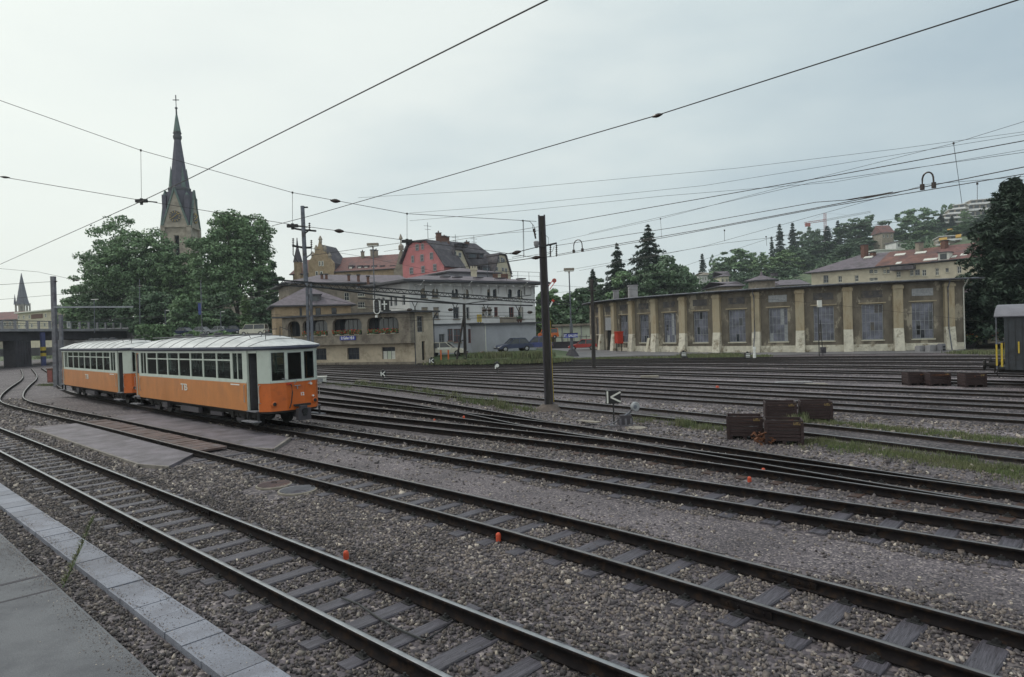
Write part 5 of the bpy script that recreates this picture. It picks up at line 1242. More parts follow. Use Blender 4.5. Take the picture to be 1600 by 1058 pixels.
# cream and red block behind the bridge
A = P(28, 495, 205); B = P(82, 495, 192); A0, U, N, W = frame_of(A, B)
fb = thing('flat_roofed_block', tuple(A0), 'flat-roofed cream block with one brick-red panel behind the bridge', 'building')
z1_ = wz(60, 487); mb = MB(); mb.obox(A0 + ZU * 0, U * W, -N * 12, ZU * (z1_ - .01)); mb.build('wall', M['cream'], fb)
mb = MB(); mb.obox(A0 + ZU * z1_ - U * .6 + N * .8, U * (W + 1.2), -N * 13, ZU * .35); mb.build('roof', M['frame_white'], fb)
mb = MB(); a = pxu(51); mb.obox(A0 + U * a + N * .02 + ZU * (z1_ - 2.0), U * (pxu(69) - a), N * .05, ZU * 1.3); mb.build('red_panel', M['brick'], fb)
for k in range(6):
    h = (pxu(30 + k * 8.5), z1_ - 1.9, 1.0, 1.2) if not 50 < 30 + k * 8.5 < 68 else None
    if h: window(fb, A0, U, N, (h[0], h[1], h[2], h[3]), rec=-.05, cols=2, rows=1, fw=.1)
for k in range(5): 
    h = (pxu(30 + k * 10), z1_ - 4.6, 1.2, 1.2); window(fb, A0, U, N, h, rec=-.05, cols=2, rows=1, fw=.1)
A = P(-40, 495, 240); B = P(40, 495, 235); A0, U, N, W = frame_of(A, B)
rb = thing('row_house', tuple(A0), 'purple-brown roofed row of houses far left behind the bridge', 'house')
z1_ = wz(10, 500); body(rb, A, B, 10, 0, z1_, [], m='sandgrey'); mb = MB(); hip(mb, A, B, 10, z1_, 3.0, .4, il=0, ir=0); mb.build('roof', [M['roof_redbrown'], M['fascia']], rb)
for k in range(8): window(rb, A0, U, N, (1.5 + k * 2.3, z1_ - 2.2, 1.0, 1.5), rec=-.05, cols=2, rows=1, fw=.1)

# ------------------------------------------------------------------ buildings behind the shed
# octagonal hall with lantern
D = 108; c = P(1190, 440, D)
oc = thing('octagonal_hall', (c.x * (D + 5) / D, D + 5, 0), 'squat round hall with low pointed slate roof just behind the shed', 'building', world=False)
r = (P(1218, 440, D).x - P(1163, 440, D).x) / 2
z1_ = P(1190, 437, D).z; z2_ = P(1192, 428.5, D).z
mb = MB(); mb.lathe((0, 0, 0), [(r - .6, 0), (r - .6, z1_)], 8, 0); mb.build('wall', M['sandgrey'], oc)
mb = MB(); mb.lathe((0, 0, 0), [(r + .1, z1_ - .05), (r + .1, z1_ + .15)], 8, 1); mb.lathe((0, 0, 0), [(r + .08, z1_ + .15), (.35, z2_ + .1), (.22, z2_ + .4), (.03, z2_ + 1.0)], 8, 0); mb.build('roof', [M['roof_grey'], M['fascia']], oc)
mb = MB(); mb.obox((1.2, -r * .62, z1_ + .75), (.9, 0, 0), (0, .9, 0), (0, 0, .45)); mb.obox((1.1, -r * .66, z1_ + 1.18), (1.1, 0, 0), (0, 1.2, 0), (0, 0, .08)); mb.build('dormer', M['roof_dark'], oc)
def small_house(px0, px1, eave_y, D, ridge_y, label, name='hill_house', m='cream', rm='roof_grey', n=4, rows=1, depth=9, base_drop=8, skew=0.0, ins=None, flat=False, group=None, base_y=None):
    global A0, U, N, W
    A = P(px0, eave_y, D); B = P(px1, eave_y, D * (1 + skew)); A0, U, N, W = frame_of(A, B); zm = (px0 + px1) / 2
    ze = wz(zm, eave_y); zg = ze - base_drop; t = thing(name, tuple(A0 + ZU * zg), label, 'house' if name != 'terrace_block' else 'apartment block', group)
    hs = []
    for r_ in range(rows):
        for k in range(n):
            w = W / n * .42; hs.append((W * (k + .5) / n - w / 2, base_drop - 2.3 - r_ * 2.9, w, 1.4))
    body(t, A, B, depth, zg, ze, [h for h in hs], m=m)
    for h in hs: window(t, A0 + ZU * zg, U, N, h, rec=.15, cols=2, rows=1, fw=.1)
    mb = MB()
    if flat: mb.obox(A0 + ZU * ze - U * .5 + N * .8, U * (W + 1), -N * (depth + 1), ZU * .35); mb.build('roof', M[rm], t)
    else:
        zr = wz(zm, ridge_y, -depth / 2); hip(mb, A, B, depth, ze, max(.6, zr - ze - .14), .5, il=ins, ir=ins); mb.build('roof', [M[rm], M['fascia']], t)
    return t
small_house(1125, 1160, 448, 118, 440, 'grey-roofed low house peeking over the shed left of the round hall', m='sandgrey', n=3)
small_house(1222, 1262, 446, 125, 437, 'small house with pale gable tip peeking over the shed right of the round hall', m='cream', n=3, ins=0)
# long tenement row with tiled roofs
A = P(1268, 440, 112); B = P(1560, 425, 92); A0, U, N, W = frame_of(A, B)
tn = thing('tenement_row', tuple(A0 + ZU * gz), 'long cream tenement row with red and purple tiled roofs behind the shed', 'building')
ze = (wz(1290, 426) + wz(1500, 406.5)) / 2
hs = [(1289, 1297, 430, 442), (1312, 1318, 431, 441), (1338, 1344, 430, 440), (1361, 1367, 421, 427), (1368, 1374, 421, 427), (1382, 1387, 421, 427), (1388, 1393, 421, 427), (1361, 1374, 434, 439), (1424, 1430, 421, 431), (1432, 1440, 421, 430), (1443, 1450, 421, 431), (1464, 1469.5, 419, 430), (1480, 1485, 419, 425), (1498, 1505, 416, 427), (1528.5, 1536, 413, 424), (1502, 1506, 436, 442), (1529, 1536, 434, 441), (1403, 1410, 424, 433)]
HH = [hole(*h) for h in hs]; HH = [(a, b - gz, c, d) for a, b, c, d in HH]
body(tn, A, B, 11, gz, ze, HH, m='cream')
for i, h in enumerate(HH): window(tn, A0 + ZU * gz, U, N, h, rec=.16, cols=2, rows=2, fm='frame_white' if i % 3 else 'frame_grey', fw=.07, sill='sill')
zr = wz(1450, 388, -5.5)
for (x0, x1, rm, il, ir) in ((1266, 1378, 'roof_grey', 6.0, 0), (1378, 1466, 'roof_red', 0, 0), (1466, 1562, 'roof_redbrown', 0, 0)):
    a = pxu(x0); b = pxu(x1); mb = MB(); hip(mb, A0 + U * a, A0 + U * (b - .02), 11, ze, zr - ze - .14, .5 if 0 else .55, il=il, ir=ir); 
    # trim shared overhang so neighbours butt: scale across not needed, roofs overlap by the eaves only
    mb.v = [tuple(Vector(v)) for v in mb.v]
    o = mb.build('roof', [M[rm], M['fascia']], tn); o.location.z += {'roof_grey': 0, 'roof_red': .06, 'roof_redbrown': .12}[rm]
for (px, py, w, m_) in ((1336, 393, 1.3, 'brick'), (1349, 405, .9, 'brick'), (1423, 390, 1.3, 'sandgrey'), (1463, 387, 1.0, 'brick'), (1521, 379, 1.2, 'brick')): q = A0 - N * 4.5 + U * pxu(px); z = wz(px, py, -4.5); chimney(tn, (q.x, q.y), w * .7, .7, z - 2.2, z + .9, m_, pots=0)
def on_roof(px, py):
    lo_, hi_ = -.5, 5.4
    for _ in range(30):
        m_ = (lo_ + hi_) / 2; rz = ze + .14 + (zr - ze - .14) * (m_ + .55) / 6.05
        if wz(px, py, -m_) > rz: lo_ = m_
        else: hi_ = m_
    return m_, rz
sl_ = ((-N * 6.05) + ZU * (zr - ze - .14)).normalized(); sn_ = U.cross(sl_).normalized()
for (px, py, w_) in ((1349, 405, 1.3), (1397, 401, 1.5), (1429, 398, 1.5), (1414, 413, 1.2), (1442, 409, 1.8), (1425, 417, .9), (1500, 401, .8), (1486, 404, .6), (1399, 414, .7)):
    m_, rz = on_roof(px, py); q = A0 - N * m_ + U * (pxu(px) + m_ * 0) + ZU * rz
    r_ = ray(px, py); t_ = (rz - CH) / r_.z; q = Vector((r_.x * t_, r_.y * t_, rz)); mb = MB(); mb.obox(q + sn_ * .05, U * w_, sl_ * .8, sn_ * .12); mb.build('skylight', M['frame_white'], tn)
m_, rz = on_roof(1466, 408); r_ = ray(1466, 408); t_ = (rz - CH) / r_.z; q = Vector((r_.x * t_, r_.y * t_, rz))
mb = MB(); mb.obox(q, U * 1.35, -N * 1.6, ZU * 1.15, 0); mb.obox(q + ZU * .2 + U * .25 + N * .01, U * .85, N * .03, ZU * .8, 1); mb.obox(q + ZU * 1.15 - U * .15 + N * .15, U * 1.65, -N * 2, ZU * .12, 2); mb.build('dormer', [M['frame_white'], M['glass'], M['roof_dark']], tn)
mb = MB(); a = pxu(1398); b = pxu(1434); mb.obox(A0 + U * a + ZU * (ze - .7) + N * .02, U * (b - a), N * 1.2, ZU * .6); mb.build('balcony_roof', M['roof_dark'], tn)
# rear courtyard wing with red letter-box-like locker, beside the big conifer
A = P(1503, 500, 64); B = P(1562, 500, 66); A0, U, N, W = frame_of(A, B); ze = wz(1520, 462)
pw = thing('porch_house', tuple(A0 + ZU * gz), 'pale plastered house corner with porch columns between shed and conifer', 'house')
hs = [hole(1549, 1556, 520, 530), hole(1524, 1530, 500, 512)]; hs = [(a, b - gz, c, d) for a, b, c, d in hs]
body(pw, A, B, 8, gz, ze, hs, m='cream')
for h in hs: window(pw, A0 + ZU * gz, U, N, h, rec=.15, cols=1, rows=2, fw=.07, sill='sill')
mb = MB(); mb.obox(A0 + ZU * ze - U * .3 + N * 1.4, U * (W * .42), -N * 3, ZU * .2); mb.obox(A0 + ZU * ze + ZU * .2 - U * .1 + N * 1.1, U * (W * .36), -N * 3, ZU * .9); mb.build('porch_roof', M['roof_grey'], pw)
for (x, mm) in ((1508.5, 'cream'), (1517, 'frame_dark')): 
    mb = MB(); u_ = pxu(x); mb.obox(A0 + U * u_ + N * .9 + ZU * gz, U * .45, N * .4, ZU * (ze - gz)); mb.build('porch_column', M[mm], pw)
mb = MB(); a = pxu(1536); b = pxu(1549); mb.obox(A0 + U * a + N * .3 + ZU * wz(1542, 527), U * (b - a), N * .5, ZU * (wz(1542, 512.5) - wz(1542, 527))); mb.obox(A0 + U * (a - .05) + N * .25 + ZU * wz(1542, 512.5), U * (b - a + .1), N * .6, ZU * .07)
tag(mb.build('wall_locker', M['red_canvas'], origin=A0 + U * a + ZU * 1), 'bright red box hanging on the pale wall beside the big conifer', 'locker')
p = G(1517, 545); mb = MB(); mb.lathe((p.x, p.y + 2, gz), [(1.4, 0), (1.7, .5), (1.75, .55)], 12)
fl = thing('flower_tub', (p.x, p.y + 2, gz), 'round dark tub of orange flowers by the porch at the shed end', 'flower tub'); mb.build('tub', M['conc_dark'], fl)
rg = np.random.default_rng(5)
def cloud2(nm, C_, s, m, par, seed=1):
    rg = np.random.default_rng(seed); n = len(C_); d = rg.normal(size=(n, 3)); d /= np.linalg.norm(d, axis=1)[:, None]; e2 = np.cross(d, rg.normal(size=(n, 3))); e2 /= np.linalg.norm(e2, axis=1)[:, None]
    s_ = s * rg.uniform(.6, 1.3, (n, 1)); V = np.stack([C_ - d * s_, C_ - e2 * s_ * .7, C_ + d * s_, C_ + e2 * s_ * .7], 1).reshape(-1, 3)
    return np_mesh(nm, V, np.arange(4 * n).reshape(-1, 4), m, par)
cc = np.c_[p.x + rg.normal(0, .8, 900), p.y + 2 + rg.normal(0, .8, 900), gz + .6 + rg.uniform(0, .5, 900)]
cloud2('foliage', cc[:750], .1, M['leaf_c'], fl); c3_ = cc[750:].copy(); c3_[:, 2] += .15; cloud2('blossom', c3_, .12, M['van_orange'], fl)

# low pale warehouse behind the lamp mast
A = P(868, 515, 104); B = P(940, 515, 100); A0, U, N, W = frame_of(A, B)
lwb = thing('low_warehouse', tuple(A0 + ZU * gz), 'low pale green-white warehouse behind the station name board', 'building')
z1_ = wz(900, 509); body(lwb, A, B, 14, gz, z1_, [], m='lowwhite'); mb = MB(); mb.obox(A0 + ZU * z1_ - U * .4 + N * .5, U * (W + .8), -N * 15, ZU * .3); mb.build('roof', M['sandgrey'], lwb)
mb = MB(); 
for px in (878.5, 908.5): mb.obox(A0 + U * pxu(px) + N * .01 + ZU * gz, U * .15, N * .08, ZU * (z1_ - gz))
mb.build('joint_strips', M['frame_grey'], lwb)
A = P(838, 515, 106); B = P(868, 515, 110); A0, U, N, W = frame_of(A, B); t = thing('garage', tuple(A0 + ZU * gz), 'beige garage with sloping roof behind the orange van', 'garage')
z1_ = wz(860, 512); mb = MB(); mb.prism([tuple(A0.xy), tuple((A0 + U * W).xy), tuple((A0 + U * W - N * 9).xy), tuple((A0 - N * 9).xy)], gz, [z1_ - .8, z1_ + .3, z1_ + .3, z1_ - .8]); mb.build('wall', M['cream'], t)
mb = MB(); s_ = ZU * 1.1 + U * W; a = A0 + ZU * (z1_ - .78) + N * .3; mb.obox(a, s_, -N * 10, ZU * .15); mb.build('roof', M['sandgrey'], t)
# fence and shrubbery strip in front of it
mb = MB(); a = P(858, 530, 92); b = P(935, 530, 92)
mb.obox((a.x, 92, gz), (b.x - a.x, 0, 0), (0, .25, 0), (0, 0, .95)); 
for k in range(9): mb.obox((a.x + k * .85, 91.9, gz + .9), (.07, 0, 0), (0, .07, 0), (0, 0, .9))
mb.obox((a.x, 91.93, gz + 1.5), (b.x - a.x, 0, 0), (0, .05, 0), (0, 0, .06))
tag(mb.build('yard_fence', M['conc_dark'], origin=(a.x, 92, gz)), 'dark low wall with posts between the red car and the pale warehouse', 'fence')

# ------------------------------------------------------------------ hillside houses
HG = None
small_house(1092, 1113, 430, 300, 425.5, 'white villa with two rows of red-framed windows among the far trees', m='whitewall', rm='sandgrey', n=5, rows=2, base_drop=12)
small_house(1126, 1139, 432, 260, 424, 'small villa with curved grey roof just right of the white one', m='cream', rm='roof_grey', n=2, base_drop=7)
small_house(1253, 1266, 411, 330, 404, 'small pinkish house half hidden in the trees above the shed', m='pink', rm='roof_redbrown', n=2, base_drop=5)
small_house(1378, 1396, 364, 330, 352, 'old house with steep red roof below the hilltop trees', m='sandgrey', rm='roof_redbrown', n=3, base_drop=9, ins=0)
small_house(1368, 1410, 391, 240, 385, 'white terraced house with flat roof right above the tenement row', m='whitewall', rm='frame_white', n=5, base_drop=6, flat=True, name='hill_house')
small_house(1400, 1418, 378, 315, 372, 'white flat-roofed house beside the steep red roof', m='whitewall', rm='roof_grey', n=2, base_drop=5, flat=True)
tg = 'white terraced apartment blocks near the hilltop'
def terrace(steps, D0, label, aw=None):
    t = None
    for k, (x0, x1, yt, yb, dD) in enumerate(steps):
        D = D0 + dD; a = P(x0, yb, D); b = P(x1, yb, D * .99); A, U_, N_, W_ = frame_of(a, b); zb = P((x0 + x1) / 2, yb, D).z; zt_ = P((x0 + x1) / 2, yt, D).z
        if t is None: t = thing('terrace_block', (A.x, A.y, zb - 6), label, 'apartment block', tg)
        m_ = MB(); h = zt_ - zb; m_.obox(A + ZU * (zb - 4), U_ * W_, -N_ * 12, ZU * (h + 4 - .01)); m_.build('storey_wall', M['sandgrey'], t)
        m_ = MB(); m_.obox(A + ZU * (zb) + N_ * 1.5 - U_ * .4, U_ * (W_ + .8), -N_ * 1.6, ZU * h * .38); m_.obox(A + ZU * (zt_) + N_ * 1.6 - U_ * .5, U_ * (W_ + 1), -N_ * 14, ZU * h * .12); m_.build('balcony', M['whitewall'], t)
        for q in range(max(2, int(W_ / 3))): 
            m_ = MB(); m_.obox(A + U_ * (W_ * (q + .15) / max(2, int(W_ / 3))) + ZU * (zb + h * .35) + N_ * .02, U_ * (W_ / max(2, int(W_ / 3)) * .7), N_ * .04, ZU * h * .55); m_.build('window', M['glass'], t)
    if aw:
        for (x0, x1, y0, y1) in aw:
            m_ = MB(); D = D0 - 8; a = P(x0, y1, D); b = P(x1, y1 - 1.5, D); c = P(x1, y0 - 1.5, D + 2); d = P(x0, y0, D + 2); m_.poly([a, b, c, d]); m_.poly([a - ZU * .35, b - ZU * .35, b, a]); m_.poly([a, a - ZU * .3, d]); m_.build('awning', M['awning'], t)
    return t
terrace([(1473, 1520, 342, 349, 0), (1476, 1516, 335, 342, 6), (1482, 1512, 328, 335, 12), (1490, 1508, 321, 328, 18)], 420, 'stepped terrace block left of the topmost white block')
terrace([(1506, 1560, 330, 342, 0), (1512, 1560, 320, 330, 5), (1516, 1556, 313, 320, 10)], 440, 'topmost white block on the skyline beside the big conifer')
terrace([(1478, 1500, 361, 366, 0)], 335, 'middle terrace with a small awning under the grey flat roofs', [(1480, 1489, 358, 361.5)])
terrace([(1466, 1482, 377, 384, 0), (1468, 1500, 370, 377, 5)], 262, 'lowest terraces with yellow awnings above the tenement roofs', [(1467, 1480, 372, 376), (1493, 1502, 367, 371), (1469, 1480, 379.5, 382)])
# tower crane
D = 460; c = P(1290, 400, D)
cr = thing('tower_crane', (c.x, D, c.z - 12), 'red tower crane with long pale jib above the wooded hill', 'crane')
def lat(mb, p, q, w, n, r=.12, mi=0):
    p, q = Vector(p), Vector(q); d = (q - p).normalized(); a = d.cross(Vector((0, 1, 0.01))).normalized(); b = d.cross(a)
    cs = [a * w / 2 + b * w / 2, a * w / 2 - b * w / 2, -a * w / 2 - b * w / 2, -a * w / 2 + b * w / 2]
    for k in range(4): mb.tube([p + cs[k], q + cs[k]], r, 4, mi)
    for i in range(n):
        f0, f1 = p.lerp(q, i / n), p.lerp(q, (i + 1) / n)
        for k in range(4): mb.tube([f0 + cs[k], f1 + cs[(k + 1) % 4]], r * .6, 3, mi, cap=False)
mb = MB(); lat(mb, (c.x, D, c.z - 12), P(1289, 333, D), 1.3, 16, .1); mb.build('mast', M['crane'], cr)
mb = MB(); lat(mb, P(1257, 349, D), P(1290, 344, D), 1.1, 10, .12); a = P(1262, 350, D); mb.box((a.x, a.y, a.z - .6), (3.2, 1.6, 2.4)); mb.build('counter_jib', M['crane'], cr)
mb = MB(); lat(mb, P(1290, 344, D), P(1360, 331, D), 1.0, 20, .08); mb.tube([P(1289, 333, D), P(1330, 336, D)], .05, 3); mb.tube([P(1289, 333, D), P(1262, 347, D)], .05, 3); mb.build('jib', M['frame_grey'], cr)

# ------------------------------------------------------------------ trees
def leaf_cloud(rg, C_, Rr, n_per, ls, flat=.6, updir=.5):
    out = []
    k = len(C_); idx = np.repeat(np.arange(k), n_per); n = len(idx)
    d = rg.normal(size=(n, 3)); d /= np.linalg.norm(d, axis=1)[:, None]
    rad = rg.uniform(.25, 1.0, n) ** .6
    off = d * rad[:, None] * Rr[idx][:, None]; off[:, 2] *= flat
    P_ = C_[idx] + off
    nrm = d * .8 + rg.normal(size=(n, 3)) * .7; nrm[:, 2] += updir; nrm /= np.linalg.norm(nrm, axis=1)[:, None]
    a = np.cross(nrm, rg.normal(size=(n, 3))); a /= np.linalg.norm(a, axis=1)[:, None]; b = np.cross(nrm, a)
    s = ls * rg.uniform(.55, 1.3, (n, 1))
    V = np.stack([P_ - a * s, P_ - b * s * .6, P_ + a * s, P_ + b * s * .6], 1).reshape(-1, 3)
    return V
def broadleaf(name, label, base, h, w, seed, leafmat='leaf_a', n_cl=120, n_per=80, ls=.42, trunk=.28, group=None, sag=0.15, barkr=None, wy=None, cat='tree', lobes=6, crown_low=.12):
    rg = np.random.default_rng(seed); base = Vector(base); t = thing(name, tuple(base), label, cat, group)
    zc = h * (.5 + crown_low / 2); hc = h * (.5 - crown_low / 2); wy = wy or w
    # lobed crown: several sub-crowns give an uneven outline
    lob = []
    for i in range(lobes):
        a = 2 * math.pi * (i + rg.uniform(-.3, .3)) / lobes; r = rg.uniform(.25, .55); z = rg.uniform(-.55, .55)
        lob.append((r * math.cos(a), r * math.sin(a), z, rg.uniform(.38, .58)))
    lob.append((rg.uniform(-.15, .15), 0, .48, .5))
    C_ = []; Rr = []
    for _ in range(n_cl):
        l = lob[rg.integers(len(lob))]; d = rg.normal(size=3); d /= np.linalg.norm(d); r = rg.uniform(.45, 1.0) ** .5 * l[3]
        x, y, z = l[0] + d[0] * r, l[1] + d[1] * r, l[2] + d[2] * r * 1.0
        q = math.hypot(x, y)
        if z < -.2: k = 1 - (abs(z) - .2) * .25; x *= k; y *= k
        C_.append((x * w / 2, y * wy / 2, max(z, -1) * hc + zc)); Rr.append(rg.uniform(.5, 1.3) * w * .078 + .3)
    C_ = np.array(C_) + np.array(base); Rr = np.array(Rr)
    V = leaf_cloud(rg, C_, Rr, n_per, ls, flat=.5)
    np_mesh('crown', V, np.arange(len(V)).reshape(-1, 4), M[leafmat], t)
    mb = MB(); br_ = barkr or max(.12, w * .022)
    top = base + Vector((0, 0, h * .62)); mb.tube([base - ZU * .5, base + Vector((rg.uniform(-.02, .02) * w, 0, h * .3)), top], br_, 8, r1=br_ * .45)
    for i in rg.choice(len(C_), min(26, len(C_)), replace=False):
        c = Vector(C_[i]); f = rg.uniform(.22, .6); s = base + Vector((0, 0, h * f)); mid = s.lerp(c, .5) + Vector((0, 0, h * .03)); mb.tube([s, mid, c], br_ * .4, 5, r1=br_ * .08)
    mb.build('trunk', M['bark'], t)
    return t
def conifer(name, label, base, h, w, seed, leafmat='needle', whorls=26, ls=.3, group=None, droop=.25, n_b=11, dens=1.0, low=.06, taper=.85):
    rg = np.random.default_rng(seed); base = Vector(base); t = thing(name, tuple(base), label, 'conifer', group)
    mb = MB(); mb.tube([base - ZU * .5, base + ZU * h * .97], max(.1, h * .014), 7, r1=.03); Ps = []; Ns = []
    for i in range(whorls):
        f = low + (1 - low) * (i + rg.uniform(-.3, .3)) / whorls; f = min(max(f, low), .985); z = h * f; L = w / 2 * (1 - f) ** taper * rg.uniform(.7, 1.2) + .12
        for b in range(n_b):
            a = 2 * math.pi * (b + rg.uniform(-.4, .4)) / n_b; Lb = L * rg.uniform(.5, 1.2); n = max(4, int(Lb / ls * 5.5 * dens))
            tt = rg.uniform(.12, 1, n); side = rg.normal(0, .15, n) * (1.25 - tt) * Lb
            x = np.cos(a) * tt * Lb - np.sin(a) * side; y = np.sin(a) * tt * Lb + np.cos(a) * side
            zz = z - droop * Lb * tt ** 1.4 + .12 * Lb * (tt > .85) + rg.normal(0, .08, n) - np.abs(rg.normal(0, .3, n)) * ls
            Ps.append(np.c_[x, y, zz])
            if L > 1: mb.tube([base + Vector((0, 0, z)), base + Vector((math.cos(a) * Lb * .85, math.sin(a) * Lb * .85, z - droop * Lb * .8))], .03 * h / 12, 3, r1=.01, cap=False)
    Ps = np.concatenate(Ps) + np.array(base); n = len(Ps)
    nrm = rg.normal(size=(n, 3)) * .55; nrm[:, 2] += .9; nrm /= np.linalg.norm(nrm, axis=1)[:, None]
    a = np.cross(nrm, rg.normal(size=(n, 3))); a /= np.linalg.norm(a, axis=1)[:, None]; b = np.cross(nrm, a); s = ls * rg.uniform(.6, 1.4, (n, 1))
    V = np.stack([Ps - a * s, Ps - b * s * .35, Ps + a * s, Ps + b * s * .35], 1).reshape(-1, 3)
    np_mesh('crown', V, np.arange(4 * n).reshape(-1, 4), M[leafmat], t); mb.build('trunk', M['bark'], t); return t
def place(px, py_top, py_bot, pw, D):
    top = P(px, py_top, D); bot = P(px, py_bot, D); return (bot.x, D, bot.z), top.z - bot.z, pw * D / 1040
# the big trees in front of the church
for (px, yt, yb, pw, D, sd, lm, lab, ncl, npr) in (
    (205, 333, 540, 150, 132, 1, 'leaf_a', 'tall spreading lime tree left of the church tower', 250, 78),
    (254, 358, 540, 92, 130, 2, 'leaf_a', 'lime tree covering the foot of the church tower', 160, 75),
    (142, 425, 545, 95, 136, 3, 'leaf_a', 'lower lime tree reaching furthest left toward the bridge', 130, 80),
    (372, 326, 540, 148, 124, 4, 'leaf_a', 'huge round-topped lime tree right of the church tower', 280, 80),
    (418, 395, 540, 66, 128, 5, 'leaf_b', 'darker tree behind the round lime, touching the stone house', 90, 80),
    (290, 388, 540, 70, 127, 13, 'leaf_a', 'lower green tree closing the gap in front of the church tower', 110, 80),
    (322, 410, 540, 60, 134, 6, 'leaf_b', 'dark tree filling the gap between the two big limes', 100, 80),
    (232, 440, 545, 84, 112, 7, 'leaf_b', 'bushy dark tree low in front of the left lime', 110, 80),
    (300, 452, 545, 80, 106, 8, 'leaf_a', 'bushy green tree beside the blue banner mast', 100, 80),
    (175, 455, 548, 80, 130, 9, 'leaf_b', 'bushy dark tree over the bridge abutment', 100, 70),
    (112, 466, 548, 50, 138, 10, 'leaf_a', 'thin-crowned small tree at the left end of the tree group', 46, 45),
    (345, 455, 545, 70, 110, 11, 'leaf_b', 'bushy dark tree under the round lime', 90, 80),
    (415, 462, 545, 60, 112, 12, 'leaf_b', 'low dark tree beside the stone house wing', 80, 80)):
    b, h, w = place(px, yt, yb, pw, D); broadleaf('lime_tree' if 'lime' in lab else 'tree', lab, b, h, w, sd, lm, int(ncl * 1.25), int(npr * 1.2), .27, lobes=9, crown_low=.02 if yt > 430 else .10)
b, h, w = place(386, 460, 545, 30, 100); conifer('cypress_tree', 'narrow yellowish-green columnar conifer beside the small pale van', b, h, w, 21, 'leaf_c', whorls=22, ls=.22, taper=.5, droop=.1, n_b=12, dens=1.5)
# trees left of the shed and behind it
for (px, yt, yb, pw, D, sd, lm, lab, ncl, npr) in (
    (1035, 402, 520, 130, 150, 31, 'leaf_b', 'broad green tree behind the shed chimneys, under the two firs', 190, 85),
    (985, 422, 520, 84, 149, 32, 'leaf_a', 'rounded green tree below the smaller fir', 100, 80),
    (1066, 415, 510, 52, 165, 33, 'leaf_a', 'green tree right of the larger fir', 90, 80),
    (1112, 438, 510, 60, 160, 34, 'leaf_b', 'low dark tree behind the middle of the shed roof', 70, 70),
    (855, 452, 530, 46, 120, 35, 'leaf_a', 'green tree just right of the white building', 70, 70),
    (880, 455, 535, 46, 124, 36, 'leaf_a', 'green tree behind the lamp mast', 70, 70),
    (905, 445, 535, 60, 130, 37, 'leaf_b', 'dark green tree left of the wooden pole and shed end', 90, 70),
    (845, 478, 530, 40, 100, 38, 'leaf_c', 'light green bush behind the orange van', 50, 70),
    (868, 480, 530, 40, 108, 39, 'leaf_b', 'dark bush behind the pale warehouse, left', 50, 70),
    (912, 482, 530, 44, 112, 40, 'leaf_b', 'dark bush behind the pale warehouse, right', 50, 70),
    (940, 435, 520, 50, 160, 41, 'leaf_b', 'hazy dark tree behind the shed end', 60, 70)):
    b, h, w = place(px, yt, yb, pw, D); broadleaf('tree' if 'bush' not in lab else 'bush', lab, b, h, w, sd, lm, ncl, npr, .40, lobes=7, crown_low=.02, cat='tree' if 'bush' not in lab else 'bush')
for (px, yt, yb, pw, D, sd, lab) in ((1017, 347, 520, 52, 155, 51, 'larger of the two firs standing above the shed chimneys'), (968, 378, 520, 34, 160, 52, 'smaller of the two firs standing above the shed chimneys'), (929, 418, 520, 22, 170, 53, 'slim dark fir at the left end of the shed roof')):
    b, h, w = place(px, yt, yb, pw * 3.6, D); conifer('fir_tree', lab, b, h, w, sd, whorls=30, ls=.34, n_b=10, dens=1.6, droop=.42, taper=1.0)
b, h, w = place(1590, 278, 560, 175, 58); conifer('spruce_tree', 'huge dark spruce at the right edge over the goods wagon', b, h + .3, w * 1.3, 61, whorls=38, ls=.24, n_b=15, dens=1.5, low=.19, taper=.62, droop=.3)
b, h, w = place(1650, 300, 560, 150, 66); conifer('spruce_tree', 'second dark spruce rising at the very right edge of the view', b, h, w * 1.2, 62, whorls=34, ls=.26, n_b=13, dens=1.3, low=.15, taper=.6)
